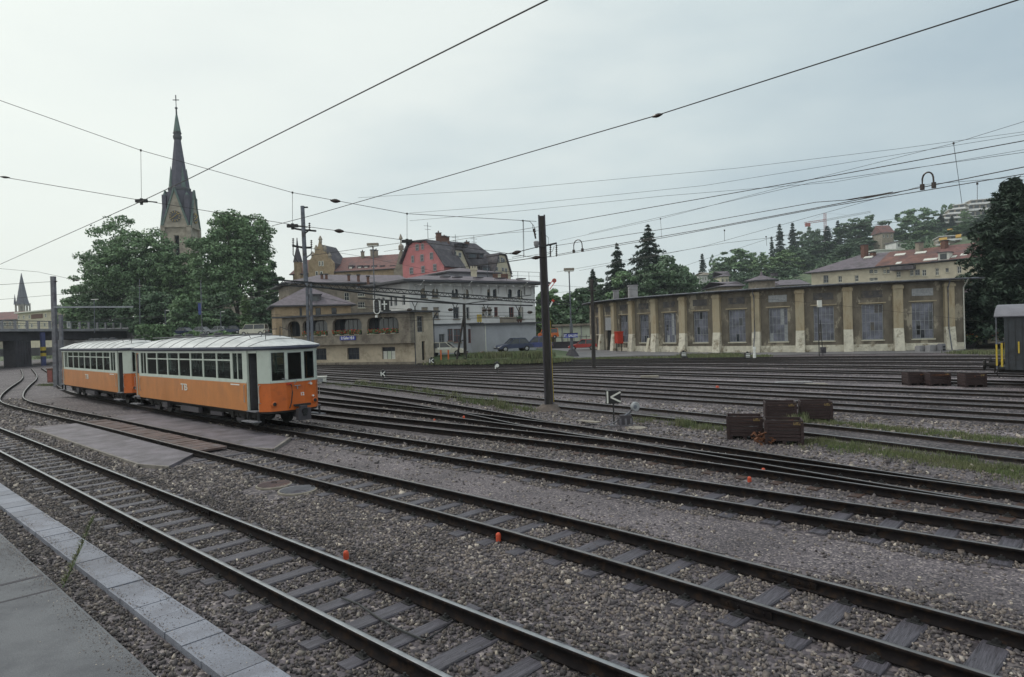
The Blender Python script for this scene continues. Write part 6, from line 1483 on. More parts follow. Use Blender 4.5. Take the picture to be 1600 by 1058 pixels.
# hillside trees: each its own thing, built from shared crowns
def hill_at(px, D): 
    x = ray(px, 500).x * D / ray(px, 500).y; return Vector((x, D, hill(x, D)))
HT = [ # px, top y, width px, D, kind(0 broad,1 dark broad,2 fir), label
 (1100, 395, 18, 320, 2, 'hazy fir left of the white villa on the slope'), (1116, 397, 14, 330, 3, 'thin sparse tree right of the hazy fir'),
 (1055, 418, 40, 250, 1, 'blue-green tree between larger fir and villa'), (1070, 412, 26, 270, 0, 'far tree behind the green crown right of the larger fir'), (1086, 425, 12, 240, 2, 'small dark fir tip in front of the white villa'),
 (1150, 388, 66, 300, 0, 'broad tree crown above and left of the round hall'), (1128, 410, 40, 290, 1, 'darker crown at the left foot of the wooded hill'), (1180, 392, 44, 310, 0, 'mid-sized crown above the round hall'), (1200, 400, 40, 280, 4, 'lighter green crown right above the round hall'), (1232, 392, 52, 285, 4, 'round light green crown right of the round hall'),
 (1209, 368, 12, 360, 2, 'slim fir on the skyline, first from the left'), (1222, 348, 20, 380, 2, 'slim fir on the skyline, second from the left'), (1242, 346, 20, 380, 2, 'slim fir on the skyline, third from the left'), (1258, 362, 26, 390, 1, 'dark crown right of the three skyline firs'), (1272, 356, 28, 400, 1, 'dark crown just left of the crane mast'), (1296, 352, 26, 400, 2, 'dark conifer just right of the crane mast'), (1313, 343, 18, 390, 2, 'narrow dark conifer left of the big rounded crown'),
 (1346, 341, 62, 370, 1, 'big rounded crown in the middle of the skyline'), (1290, 378, 60, 320, 1, 'dark crown under the crane'), (1325, 385, 50, 300, 1, 'dark crown low above the tenement roof, left'), (1250, 385, 40, 310, 1, 'dark crown behind the light green one'), (1275, 400, 40, 280, 1, 'low dark crown left of the tenement roof'),
 (1437, 323, 50, 400, 0, 'airy crown on the upper slope left of the terraces'), (1450, 345, 40, 370, 1, 'dark crown beneath the airy one'), (1411, 348, 34, 380, 1, 'dark crown beside the steep red roof'), (1437, 362, 56, 330, 4, 'light green crown above the tenement chimneys'), (1474, 333, 18, 400, 2, 'pointed dark tree in front of the stepped terraces, left'), (1491, 336, 12, 405, 2, 'small pointed tree in front of the stepped terraces, middle'), (1512, 328, 18, 410, 4, 'light round tree in front of the topmost block'), (1484, 372, 22, 340, 1, 'small dark tree among the yellow awnings'),
 (1520, 350, 70, 300, 0, 'wide green crown left of the big spruce'), (1545, 335, 60, 310, 1, 'green crown partly behind the big spruce'), (1480, 318, 12, 470, 0, 'tiny tree left on the terrace roof line'), (1493, 316, 14, 470, 0, 'tiny round tree right on the terrace roof line'), (1425, 383, 26, 300, 0, 'crown beside the flat white terrace'), (1362, 375, 30, 340, 1, 'crown behind the flat white terrace'), (1500, 362, 40, 330, 1, 'dark crown right of the awnings'), (1226, 418, 44, 250, 1, 'low dark crown behind the round hall'), (1165, 425, 40, 250, 1, 'low dark crown left behind the round hall'), (1310, 408, 44, 220, 1, 'low crown just above the left end of the tenement'), (1344, 372, 50, 340, 1, 'mass of dark foliage under the big rounded crown'),
]
protos = {}
for i, (px, yt, pw, D, kind, lab) in enumerate(HT):
    g = hill_at(px, D); top = P(px, yt, D).z; h = max(4.0, top - g.z + .5); w = pw * D / 1040 * (1.3 if kind != 2 else 1.6)
    key = (kind, i % 3 if kind in (0, 1) else 0)
    if key not in protos:
        if kind == 2 : t = conifer('fir_tree', lab, (0, 0, 0), 20, 8, 100 + i, whorls=22, ls=.45, n_b=9, dens=1.9, droop=.42, taper=.85)
        else: t = broadleaf('tree', lab, (0, 0, 0), 14, 14, 100 + i, {0: 'leaf_a', 1: 'leaf_b', 3: 'leaf_b', 4: 'leaf_c'}[kind], 90 if kind != 3 else 30, 50 if kind != 3 else 30, .5, lobes=7, crown_low=-.05)
        protos[key] = t; t['used'] = False
    t = protos[key]
    if t['used']: t = dup(t, label=lab)
    else: t['label'] = lab
    t['used'] = True; t.location = (g.x, g.y, g.z - .3)
    t.scale = (w / 8, w / 8, h / 20) if kind == 2 else (w / 14, w / 14, h / 14)
    t.rotation_euler = (0, 0, i * 1.3)
for o in list(bpy.data.objects):
    if 'used' in o.keys(): del o['used']
# the continuous wood and scrub on the slope between them
rg = np.random.default_rng(77); cs = []; rs = []
while len(cs) < 800:
    px = rg.uniform(830, 1700); D = rg.uniform(135, 460)
    if px > 1360 and D > 330 and rg.random() < .7: continue
    g = hill_at(px, D); s = rg.uniform(1.6, 3.4)
    if any(a_ < px < b_ and D < d_ and D > d_ * .35 for a_, b_, d_ in ((1082, 1142, 305), (1248, 1270, 335), (1362, 1422, 335), (1462, 1565, 450))): continue
    cs.append((g.x, g.y, g.z + s * .5)); rs.append(s)
for px in np.arange(225, 440, 4):
    for q in range(2): D = rg.uniform(112, 140); g = P(px, 530, D); s = rg.uniform(2, 3.2); cs.append((g.x, D, rg.uniform(1, 4))); rs.append(s)
V = leaf_cloud(rg, np.array(cs), np.array(rs), 60, .6)
o = np_mesh('hillside_wood', V, np.arange(len(V)).reshape(-1, 4), M['leaf_b']); tag(o, 'continuous scrub and low wood covering the slope between the single trees', 'wood', kind='stuff')
# ------------------------------------------------------------------ trams
def s_at(px, n, py=600):
    r = ray(px, py); k = n / (r.x * NV.x + r.y * NV.y); return k * (r.x * DV.x + r.y * DV.y), CH + r.z * k
TZ = math.atan2(-DV.y, -DV.x)
def make_tram():
    p = SN(24.87, 10.40); t = thing('tram_car', (p.x, p.y, 0), 'front orange and pale green tram carriage, nearest the camera, with its front door open', 'tram', 'old two-tone tram carriages', world=False, rz=TZ)
    X0, X1, Y = -4.77, 4.77, 1.05; zb, zbelt, ze = .56, 1.42, 2.45; V3 = Vector
    # lower side panels
    for sy in (-1, 1):
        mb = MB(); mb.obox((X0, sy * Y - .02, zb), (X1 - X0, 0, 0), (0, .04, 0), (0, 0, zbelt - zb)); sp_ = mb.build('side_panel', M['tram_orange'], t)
        if sy < 0:
            text_obj('TB', .33, Matrix.Translation((-.13, -Y - .024, 1.12)) @ Matrix.Rotation(R(90), 4, 'X') @ Matrix.Diagonal((1.55, 1, 1, 1)), M['frame_white'], 'lettering', sp_, .012, .004)
            mb = MB(); mb.box((4.0, -Y - .024, 1.36), (.62, .006, .035)); mb.build('notice_strip', M['white'], sp_)
    # upper side walls with window openings
    S = lambda s: 24.87 - s
    holes = [(S(29.5), S(28.87))] + [(S(a) + .035, S(b) - .035) for a, b in ((28.8, 27.7), (27.7, 26.6), (26.6, 25.5), (25.5, 24.43), (24.43, 23.35), (23.35, 22.25), (22.25, 21.17))] + [(S(21.07), S(20.35))]
    for sy in (-1, 1):
        mb = MB(); hs = [((a - X0) if sy < 0 else (X1 - b), .09, b - a, .86) for a, b in holes]
        O = V3((X0 if sy < 0 else X1, sy * Y, zbelt)); U = V3((1, 0, 0)) * (1 if sy < 0 else -1); N = V3((0, sy, 0))
        wall(mb, O, U, X1 - X0, ze - zbelt, hs, N, .05); wall(mb, O - N * .05, U, X1 - X0, ze - zbelt, hs, N, .0)
        mb.obox(O + ZU * .0 + N * .001, U * (X1 - X0), N * .018, ZU * .05)
        mb.build('upper_side', M['tram_cream'], t)
        for i, h in enumerate(hs):
            nar = i in (0, len(hs) - 1)
            m_ = MB(); a = O + U * h[0] + ZU * h[1] - N * .035
            def rc(x0, z0, x1, z1): m_.obox(a + U * x0 + ZU * z0, U * (x1 - x0), ZU * (z1 - z0), N * .03)
            w, hh = h[2], h[3]
            rc(0, 0, .02, hh); rc(w - .02, 0, w, hh); rc(.02, 0, w - .02, .02); rc(.02, hh - .02, w - .02, hh)
            if nar: rc(w / 2 - .022, .02, w / 2 + .022, hh - .02)
            else: rc(.02, hh * .69, w - .02, hh * .69 + .045)
            f = m_.build('window', M['tram_cream'], t); g = MB(); g.obox(a + U * .01 + ZU * .01 + N * .008, U * (w - .02), ZU * (hh - .02), N * .006); g.build('pane', M['glass_tram'], f)
    # vestibule ends
    poly = [(5.42, -1.0), (5.72, -.76), (5.83, -.30), (5.83, .30), (5.72, .76), (5.42, 1.0)]
    for sx in (1, -1):
        P_ = [V3((x * sx, y * sx, 0)) for x, y in poly]
        lo = MB(); up = MB(); ends = []
        for i in range(5):
            a, b = P_[i], P_[i + 1]; U = (b - a).normalized(); W = (b - a).length; N = V3((U.y, -U.x, 0))
            lo.obox(a + ZU * zb - N * .03, U * W, N * .03, ZU * (zbelt - zb))
            hs = [] if i in (0, 4) else [((.05 if i != 3 else .03), .07, W - (.08 if i != 2 else .10), .86)]
            if i == 2: hs = [(.07, .07, W - .14, .84)]
            wall(up, a + ZU * zbelt, U, W, ze - zbelt, hs, N, .05); wall(up, a + ZU * zbelt - N * .05, U, W, ze - zbelt, hs, N, 0)
            up.obox(a + ZU * zbelt + N * .001, U * W, N * .015, ZU * .04); up.obox(a + ZU * (ze - .04) + N * .001, U * W, N * .012, ZU * .03)
            for h in hs:
                m_ = MB(); q = a + ZU * (zbelt + h[1]) + U * h[0] - N * .035
                for (x0, z0, x1, z1) in ((0, 0, .018, h[3]), (h[2] - .018, 0, h[2], h[3]), (.018, 0, h[2] - .018, .018), (.018, h[3] - .018, h[2] - .018, h[3])): m_.obox(q + U * x0 + ZU * z0, U * (x1 - x0), ZU * (z1 - z0), N * .03)
                f = m_.build('windscreen', M['frame_dark'], t); g = MB(); g.obox(q + U * .01 + ZU * .01 + N * .008, U * (h[2] - .02), ZU * (h[3] - .02), N * .006); g.build('pane', M['glass_tram'], f)
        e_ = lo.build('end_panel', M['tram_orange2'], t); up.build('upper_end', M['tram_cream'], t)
        c = P_[2]; F3 = V3((sx, 0, 0)); U = V3((0, sx, 0))
        for y, z in ((-.68, .78), (.68, .78)):
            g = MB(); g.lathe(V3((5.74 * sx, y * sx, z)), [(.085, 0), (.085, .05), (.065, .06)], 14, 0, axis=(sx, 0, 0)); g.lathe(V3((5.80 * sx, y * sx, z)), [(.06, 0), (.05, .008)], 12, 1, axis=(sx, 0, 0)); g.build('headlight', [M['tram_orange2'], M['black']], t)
        g = MB(); g.lathe(V3((5.78 * sx, .55 * sx, 1.32)), [(.04, 0), (.035, .05)], 10, 0, axis=(sx, 0, 0)); g.lathe(V3((5.76 * sx, .62 * sx, .93)), [(.03, 0), (.03, .05)], 10, 0, axis=(sx, 0, 0)); g.build('marker_lamp', M['white'], t)
        g = MB(); g.tube([V3((5.85 * sx, -.20 * sx, 1.36)), V3((5.93 * sx, -.18 * sx, 1.33)), V3((5.93 * sx, -.16 * sx, 1.1)), V3((5.90 * sx, -.19 * sx, .8)), V3((5.87 * sx, -.24 * sx, .62))], .018, 6, 0); g.box((5.87 * sx, -.22 * sx, 1.375), (.07, .16, .04), 0, 1); g.build('brake_hose', [M['iron'], M['red_paint']], t)
        g = MB()
        g.tube([V3((5.85 * sx, -.05 * sx, 1.36)), V3((5.93 * sx, -.03 * sx, 1.42)), V3((5.9 * sx, .02 * sx, 1.5))], .01, 5); g.tube([V3((5.84 * sx, .42 * sx, 1.32)), V3((5.9 * sx, .5 * sx, 1.4)), V3((5.86 * sx, .52 * sx, 1.5))], .01, 5); g.tube([V3((5.85 * sx, -.25 * sx, 1.50)), V3((5.87 * sx, -.45 * sx, 1.55))], .01, 5)
        g.box((5.86 * sx, .05 * sx, 1.30), (.03, .2, .02)); g.box((5.86 * sx, .05 * sx, 1.25), (.03, .02, .12)); g.build('wiper_and_hooks', M['frame_grey'], t)
        g = MB(); g.box((5.88 * sx, .18 * sx, .70), (.10, .55, .05)); g.box((5.90 * sx, .18 * sx, .67), (.12, .5, .02)); g.build('coupling_shelf', M['iron'], t)
        if sx > 0:
            text_obj('12', .14, Matrix.Translation((5.836, .22, 1.02)) @ Matrix.Rotation(R(90), 4, 'Z') @ Matrix.Rotation(R(90), 4, 'X'), M['white'], 'number', e_, .003, .004)
        # coupler plate
        g = MB(); g.box((6.05 * sx, .12 * sx, .42), (.16, .42, .36)); g.box((5.85 * sx, .12 * sx, .38), (.5, .16, .14)); g.lathe(V3((6.13 * sx, .12 * sx, .52)), [(.10, 0), (.10, .03)], 10, 1, axis=(sx, 0, 0)); g.box((6.14 * sx, .12 * sx, .40), (.03, .12, .05), 0, 1); g.obox(V3((5.97 * sx, .02 * sx, .60)), V3((.14 * sx, 0, 0)), V3((0, .2 * sx, 0)), V3((0, 0, .08))); g.build('coupler', [M['conc_dark'], M['black']], t)
        # entrance bays
        for sy in (-1, 1):
            open_ = True
            g = MB()
            xa, xb = X1 * sx, 5.42 * sx
            g.box(((xa + xb) / 2, sy * (Y - .05), ze - .05), (abs(xb - xa), .04, .1), 0, 0)
            g.box((xa + .03 * sx, sy * (Y - .03), (zb + ze) / 2), (.06, .06, ze - zb), 0, 0)
            g.box((xb - .02 * sx, sy * (1.0 - .04), (zb + ze) / 2), (.05, .06, ze - zb), 0, 0); g.build('door_frame', M['tram_cream'], t)
            g = MB(); d = g; x_ = xa + .07 * sx; 
            # folded door leaf standing inward
            d.obox((x_, sy * (Y - .08), zb + .05), (.03 * sx, 0, 0), (0, -sy * .52, 0), (0, 0, ze - zb - .15)) if sy < 0 and sx > 0 else d.obox((xa + .05 * sx, sy * (Y - .09), zb + .05), ((xb - xa) - .08 * sx, 0, 0), (0, .03, 0), (0, 0, ze - zb - .15))
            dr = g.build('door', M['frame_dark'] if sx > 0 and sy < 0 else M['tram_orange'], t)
            if not (sx > 0 and sy < 0):
                g = MB(); g.obox((xa + .12 * sx, sy * (Y - .09) - .006, 1.5), ((xb - xa) - .22 * sx, 0, 0), (0, .042, 0), (0, 0, .8)); g.build('door_pane', M['glass'], dr)
            g = MB()
            for xx, yy in ((xa - .10 * sx, sy * (Y + .05)), (xb + .07 * sx, sy * (1.0 + .02))):
                g.tube([(xx, yy - sy * .05, .82), (xx, yy, .84), (xx, yy, 1.35), (xx, yy - sy * .05, 1.37)], .014, 6)
            g.build('grab_rail', M['steel'], t)
            g = MB(); g.box(((xa + xb) / 2, sy * (Y + .05), .27), (.80, .26, .03)); g.box(((xa + xb) / 2, sy * (Y - .05), .57), (.62, .22, .03)); g.box(((xa + xb) / 2 - .34, sy * (Y - .02), .40), (.03, .06, .28), 0, 1); g.box(((xa + xb) / 2 + .34, sy * (Y - .02), .40), (.03, .06, .28), 0, 1); g.build('step', [M['conc_pole'], M['iron']], t)
    # floor, bulkheads, seats
    g = MB(); fl_ = [(X0, -1.0), (X1, -1.0), (5.42, -.97), (5.72, -.74), (5.8, -.3), (5.8, .3), (5.72, .74), (5.42, .97), (X1, 1.0), (X0, 1.0), (-5.42, .97), (-5.72, .74), (-5.8, .3), (-5.8, -.3), (-5.72, -.74), (-5.42, -.97)]
    g.prism(fl_, zb - .06, zb + .02); g.build('floor', M['under'], t)
    g = MB(); g.prism(fl_, ze - .05, ze - .03); g.build('ceiling', M['sandgrey'], t)
    g = MB()
    for x in (X0 + .05, X1 - .05):
        for (y0, y1) in ((-1.0, -.35), (.35, 1.0)): g = MB(); g.box((x, (y0 + y1) / 2, (zb + ze) / 2), (.04, y1 - y0, ze - zb - .1)); g.build('bulkhead', M['seat'], t)
    for i in range(9):
        for sy in (-1, 1):
            x = X0 + .55 + i * 1.05; g = MB(); g.box((x, sy * .62, 1.28), (.06, .72, .62)); g.box((x + .22, sy * .62, 1.02), (.42, .72, .08)); g.box((x + .22, sy * .62, .8), (.06, .6, .4)); g.box((x, sy * .3, 1.62), (.04, .05, .08), 0, 1); g.build('seat', [M['seat'], M['steel']], t)
    # roof
    xs = [-6.02, -5.95, -5.75, -5.45, -5.0, -4.4, -3.6, -2.4, -1.2, 0, 1.2, 2.4, 3.6, 4.4, 5.0, 5.45, 5.75, 5.95, 6.02]
    def hwid(x):
        return float(np.interp(abs(x), [0, 4.9, 5.45, 5.75, 5.95, 6.02], [1.19, 1.19, 1.13, .92, .62, .3]))
    def crown(x): return float(np.interp(abs(x), [0, 3.8, 4.6, 5.2, 5.7, 6.02], [2.90, 2.90, 2.86, 2.76, 2.64, 2.555]))
    ny = 13; V = []; F = []; 
    for x in xs:
        h_ = hwid(x); c_ = crown(x)
        for j in range(ny): y = -h_ + 2 * h_ * j / (ny - 1); V.append((x, y, 2.545 + (c_ - 2.545) * (1 - abs(y / h_) ** 2.4)))
    for i in range(len(xs) - 1):
        for j in range(ny - 1): a = i * ny + j; F.append((a, a + ny, a + ny + 1, a + 1))
    rf_ = np_mesh('roof', V, F, M['tram_roof'], t); rf_.data.polygons.foreach_set('use_smooth', [True] * len(F))
    g = MB(); out = [(x, -hwid(x)) for x in xs] + [(x, hwid(x)) for x in xs[::-1]]
    inn = [(x * .985, y * .93) for x, y in out]
    for i in range(len(out)):
        j = (i + 1) % len(out); a, b = out[i], out[j]; c_, d_ = inn[i], inn[j]
        g.poly([(c_[0], c_[1], 2.43), (d_[0], d_[1], 2.43), (b[0], b[1], 2.49), (a[0], a[1], 2.49)]); g.poly([(a[0], a[1], 2.49), (b[0], b[1], 2.49), (b[0], b[1], 2.55), (a[0], a[1], 2.55)])
    g.build('roof_cove', M['tram_edge'], t)
    g = MB()
    for x in (-5.2, -3.3, -2.2, -1.1, 0, 1.1, 2.2, 3.3, 4.4, 5.2):
        h_ = hwid(x); c_ = crown(x); pts = [(x, -h_ + 2 * h_ * j / 12, 2.555 + (c_ - 2.545) * (1 - abs(-1 + 2 * j / 12) ** 2.4)) for j in range(13)]; g.tube(pts, .007, 4)
    g.tube([(x, -.55, 2.93) for x in (-4.6, 0, 3.4)], .022, 5); g.tube([(x, .55, 2.93) for x in (-4.6, 0, 3.4)], .022, 5); g.build('roof_seams', M['fascia'], t)
    g = MB()
    for x in (-3.4, -2.3, -.9, .4): g.lathe((x, .0, 2.88), [(.09, 0), (.09, .09), (.16, .10), (.14, .16), (.03, .17)], 10)
    g.build('ventilators', M['fascia'], t)
    for q_ in ([(4.6, -.45, 2.84), (4.7, -.4, 3.05), (5.0, -.1, 3.08)], [(4.2, -.6, 2.82), (4.0, -.6, 3.0)], [(5.0, -.5, 2.72), (5.05, -.5, 3.02)], [(5.2, .3, 2.7), (5.3, .2, 3.0), (5.0, 0, 3.14), (4.6, .2, 2.84)]): g = MB(); g.tube(q_, .012, 4); g.build('roof_hook', M['iron'], t)
    # underframe, bogies, wheels
    g = MB(); g.box((0, 0, .44), (9.6, 1.5, .18)); g.box((0, -.4, .26), (2.2, .5, .24)); g.box((1.5, .5, .26), (1.4, .5, .2)); g.tube([(-2.6, -.75, .25), (-.8, -.75, .2), (1.2, -.75, .2), (2.6, -.75, .25)], .03, 5); g.build('underframe', M['under'], t)
    for xb in (-3.7, 3.7):
        g = MB(); 
        for sy in (-1, 1):
            g.box((xb, sy * .72, .36), (1.9, .07, .13)); 
            for dx in (-.6, .6): g.box((xb + dx, sy * .74, .32), (.18, .12, .2)); g.lathe((xb + dx * .4, sy * .74, .2), [(.05, 0), (.05, .18)], 8)
            g.box((xb, sy * .78, .20), (.5, .04, .10), 0, 1)
        bg_ = g.build('bogie', [M['under'], M['conc_dark']], t)
        for dx in (-.6, .6):
            w = MB()
            for sy in (-1, 1): w.lathe((xb + dx, sy * .46, .34), [(.34, 0), (.34, .10 * 1)], 20, axis=(0, sy, 0)); w.lathe((xb + dx, sy * .44, .34), [(.37, 0), (.37, .03)], 20, axis=(0, sy, 0))
            w.tube([(xb + dx, -.46, .34), (xb + dx, .46, .34)], .05, 8); w.build('wheelset', M['iron'], bg_)
    for q_ in (((.2, -.98, .36), (1.6, .14, .18)), ((-2.2, -.98, .38), (.5, .1, .2)), ((2.3, -.96, .33), (.9, .06, .12))): g = MB(); g.box(*q_); g.build('battery_box', M['conc_dark'], t)
    return t
tram1 = make_tram()
p = SN(38.28, 10.77)
tram2 = dup(tram1, loc=(p.x, p.y, 0), rz=TZ - 0.025, label='rear orange and pale green tram carriage, coupled behind, next to the concrete mast', scale=(1.045, 1, 1))

# ------------------------------------------------------------------ goods wagon at the right edge
nw = 33.7; s0, _ = s_at(1571, nw - 1.28); pW = SN(s0, nw)
wg = thing('goods_wagon', (pW.x, pW.y, 0), 'dark goods wagon with silver roof and yellow-striped end posts, cut by the right edge', 'wagon', world=False, rz=TZ)
g = MB(); g.box((4.5, 0, 1.62), (9.0, 2.56, 2.1)); 
for k in range(40): g.box((.12 + k * .225, -1.285, 1.62), (.012, .012, 2.08), 0, 1)
g.build('body', [M['wagon'], M['black']], wg)
g = MB(); V = []; 
for i in range(2):
    x = -.32 if i == 0 else 9.1
    for j in range(13): y = -1.38 + 2.76 * j / 12; V.append((x, y, 2.68 + .47 * (1 - abs(y / 1.38) ** 2.6)))
F = [(j, j + 13, j + 14, j + 1) for j in range(12)]; V += [(x, y, z - .03) for x, y, z in V]; F += [(26 + j, 27 + j, 40 + j, 39 + j) for j in range(12)] + [(0, 1, 27, 26)] + [(j, j + 1, j + 27, j + 26) for j in range(12)]
np_mesh('roof', V, F, M['wagon_roof'], wg)
g = MB(); g.poly([(1.0, -1.375, 2.72), (2.5, -1.375, 2.72), (2.5, -1.30, 2.92), (1.0, -1.30, 2.92)]); g.build('roof_patch', M['frame_white'], wg)
g = MB()
for y in (-1.2, 1.2): g.box((-.27, y, 2.1), (.05, .06, 1.1)); g.box((-.27, y, 1.15), (.055, .065, .85), 0, 1); g.box((-.27, y, .68), (.05, .06, .2))
g.box((-.10, -1.2, 1.15), (.07, .065, .95), 0, 1); g.box((-.18, -1.2, 1.62), (.2, .04, .05)); g.box((-.27, 0, 1.6), (.04, 2.4, .05)); g.box((-.15, 0, .62), (.34, 2.4, .08), 0, 2); g.box((.45, -1.30, 1.45), (.05, .03, .45), 0, 1)
g.build('end_platform', [M['steel_pole'], M['yellow'], M['black']], wg)
g = MB(); g.box((4.4, 0, .52), (9.3, 2.0, .18)); 
for y in (-.75, .75): g.lathe((-.25, y, .72), [(.11, 0), (.11, .3), (.08, .3), (.08, .45), (.21, .46), (.21, .52)], 14, axis=(-1, 0, 0))
g.tube([(-.3, 0, .66), (-.5, .02, .55), (-.5, 0, .3)], .03, 6); g.tube([(-.3, .4, .6), (-.5, .42, .3), (-.4, .45, .12)], .025, 6)
g.build('underframe', M['under'], wg)
for x in (1.6, 6.6):
    g = MB(); 
    for sy in (-1, 1): g.lathe((x, sy * .72, .42), [(.42, 0), (.42, .1)], 22, axis=(0, sy, 0)); g.box((x, sy * 1.0, .42), (.9, .07, .10)); g.box((x, sy * 1.0, .42), (.22, .1, .22))
    g.build('wheelset', M['iron'], wg)

# ------------------------------------------------------------------ parked cars
def make_car(name, label, px, py, face_deg, paint, L=3.7, W=1.55, H=1.28, boxy=0.0, cat='car', D=None, lamp=None):
    p = G(px, py) if D is None else Vector((P(px, py, D).x, D, gz)); t = thing(name, (p.x, p.y, gz + .03), label, cat, 'parked cars' if cat == 'car' else None, world=False, rz=R(face_deg))
    h = L / 2; b = .28; sh = H * .58
    prof = [(-h, b + .12), (-h + .05, sh - .02), (-h + .5, sh + .02), (h * .45, sh + .02), (h - .25, sh - .1), (h, sh - .28), (h, b)]
    if boxy: prof = [(-h, b), (-h, sh), (h - .15, sh), (h, sh - .15), (h, b)]
    g = MB(); n = len(prof)
    for (y0, z_) in ((-W / 2, 0), (W / 2, 0)): pass
    secs = [(-W / 2, .90), (-W / 2 + .06, 1.0), (W / 2 - .06, 1.0), (W / 2, .90)]
    base = len(g.v)
    for y, k in secs:
        for x, z in prof: g.v.append((x * (1 if k == 1 else .985), y, b + (z - b) * (1 if k == 1 else .96)))
    for i in range(3):
        for j in range(n): j2 = (j + 1) % n; g.f.append((base + i * n + j, base + i * n + j2, base + (i + 1) * n + j2, base + (i + 1) * n + j)); g.m.append(0)
    g.f.append(tuple(base + j for j in range(n))[::-1]); g.m.append(0); g.f.append(tuple(base + 3 * n + j for j in range(n))); g.m.append(0)
    g.build('body', M[paint], t)
    lo = [(-h + (.1 if boxy else .28), -W / 2 + .05), (h * (.75 if boxy else .42), -W / 2 + .05)]; hi = [(-h + (.15 if boxy else .75), -W / 2 + .2), (h * (.55 if boxy else .08), -W / 2 + .2)]
    g = MB(); z0 = sh; z1 = H
    for sx in (0,):
        A_ = [(lo[0][0], -W / 2 + .06, z0), (lo[1][0], -W / 2 + .06, z0), (lo[1][0], W / 2 - .06, z0), (lo[0][0], W / 2 - .06, z0)]; B_ = [(hi[0][0], -W / 2 + .18, z1), (hi[1][0], -W / 2 + .18, z1), (hi[1][0], W / 2 - .18, z1), (hi[0][0], W / 2 - .18, z1)]
        for i in range(4): j = (i + 1) % 4; g.poly([A_[i], A_[j], B_[j], B_[i]])
        g.poly(B_)
    g.build('windows', M['glass'], t)
    g = MB(); g.prism([(hi[0][0] - .04, -W / 2 + .16), (hi[1][0] + .04, -W / 2 + .16), (hi[1][0] + .04, W / 2 - .16), (hi[0][0] - .04, W / 2 - .16)], z1 - .02, z1 + .035)
    for sy in (-1, 1):
        for (a, c) in ((lo[0][0], hi[0][0]), (lo[1][0], hi[1][0])): g.bar((a, sy * (W / 2 - .05), z0), (c, sy * (W / 2 - .17), z1), .07, .05)
        mx_ = (lo[0][0] + lo[1][0]) / 2; g.bar((mx_, sy * (W / 2 - .05), z0), (mx_ - .03, sy * (W / 2 - .17), z1), .06, .05)
    g.build('roof', M[paint], t)
    for x in (-h * .62, h * .64):
        for sy in (-1, 1):
            g = MB(); g.lathe((x, sy * (W / 2 - .17), .27), [(.27, 0), (.29, .03), (.29, .15), (.26, .18)], 18, 0, axis=(0, sy, 0)); g.lathe((x, sy * (W / 2 + .0), .27), [(.17, 0), (.15, .02), (.05, .03)], 12, 1, axis=(0, sy, 0)); g.build('wheel', [M['tyre'], M['hub']], t)
    for x, m_ in ((h + .005, 'white'), (-h - .005, 'tail')):
        for sy in (-1, 1): g = MB(); g.box((x - (.03 if x > 0 else -.03), sy * (W / 2 - .25), sh - .3), (.08, .3, .13)); g.build('headlight' if x > 0 else 'tail_light', M[m_], t)
    g = MB(); g.box((h - .02, 0, b + .08), (.16, W - .04, .14)); g.box((-h + .02, 0, b + .12), (.16, W - .04, .14)); g.build('bumper', M['frame_dark'], t)
    return t
make_car('parked_car', 'cream saloon car parked behind the board on two orange posts', 697, 556, -8, 'car_white', D=63.5, L=3.9, W=1.5).location.z = .42
make_car('parked_car', 'dark blue saloon car parked in front of the blank annex wall', 803, 556, 200, 'car_blue', D=65, L=3.5).location.z = .58
make_car('parked_car', 'bright blue hatchback half hidden behind the big catenary pole', 838, 556, 175, 'car_blue2', D=66, L=3.3, H=1.35).location.z = .58
make_car('parked_car', 'red hatchback parked in front of the shed end', 911, 548, 172, 'car_red', D=83, L=3.6, H=1.3)
def lift(o, px, py):  # raise a vehicle standing on the embankment road
    o.location.z = P(px, py, o.location.y).z
v = make_car('parked_van', 'small pale van on the road beside the stone house, above the tram roof', 398, 540, 180, 'car_white', D=92, L=3.6, H=1.5, boxy=1, cat='van'); lift(v, 398, 524)
mb = MB(); a = P(388, 524, 88); b = P(432, 524, 88); mb.obox((a.x, 88, gz), (b.x - a.x, 0, 0), (0, 9, 0), (0, 0, a.z - gz)); tag(mb.build('retaining_wall', M['conc'], origin=(a.x, 88, gz)), 'grey retaining wall under the road with the small pale van', 'wall')
v = make_car('orange_van', 'orange van parked beyond the yard, left of the station name board', 857, 532, 178, 'van_orange', D=97, L=3.0, H=1.5, boxy=1, cat='van'); lift(v, 857, 529.5)
# row of parked cars and shrubs on the forecourt left of the station building
mb = MB(); a = P(210, 530, 96); b = P(388, 530, 96); zf = P(300, 524, 96).z; mb.obox((a.x, 96, gz), (b.x - a.x, 0, 0), (0, 12, 0), (0, 0, zf - gz)); tag(mb.build('forecourt_wall', M['conc_dark'], origin=(a.x, 96, gz)), 'dark forecourt wall above the tram roofs, under the lime trees', 'wall')
for k, (px, pt, lb) in enumerate(((285, 'car_blue', 'dark car on the forecourt, leftmost above the front tram'), (312, 'frame_grey', 'grey car on the forecourt beside the blue banner mast'), (340, 'frame_grey', 'grey car on the forecourt under the round lime'), (362, 'car_blue', 'dark car on the forecourt nearest the cypress'))):
    v = make_car('parked_car', lb, px, 530, 170 + k * 6, pt, D=98.5, L=3.2, H=1.2); v.location.z = zf
rg = np.random.default_rng(55); n = 5200; cx = np.r_[rg.uniform(214, 270, 2800), rg.uniform(270, 388, 2400)]; C_ = np.array([list(P(x, rg.uniform(508 if x < 270 else 520 - 3 * math.sin(x * .15), 536), 94.5)) for x in cx]); C_[:, 1] += rg.uniform(-.6, .6, n)
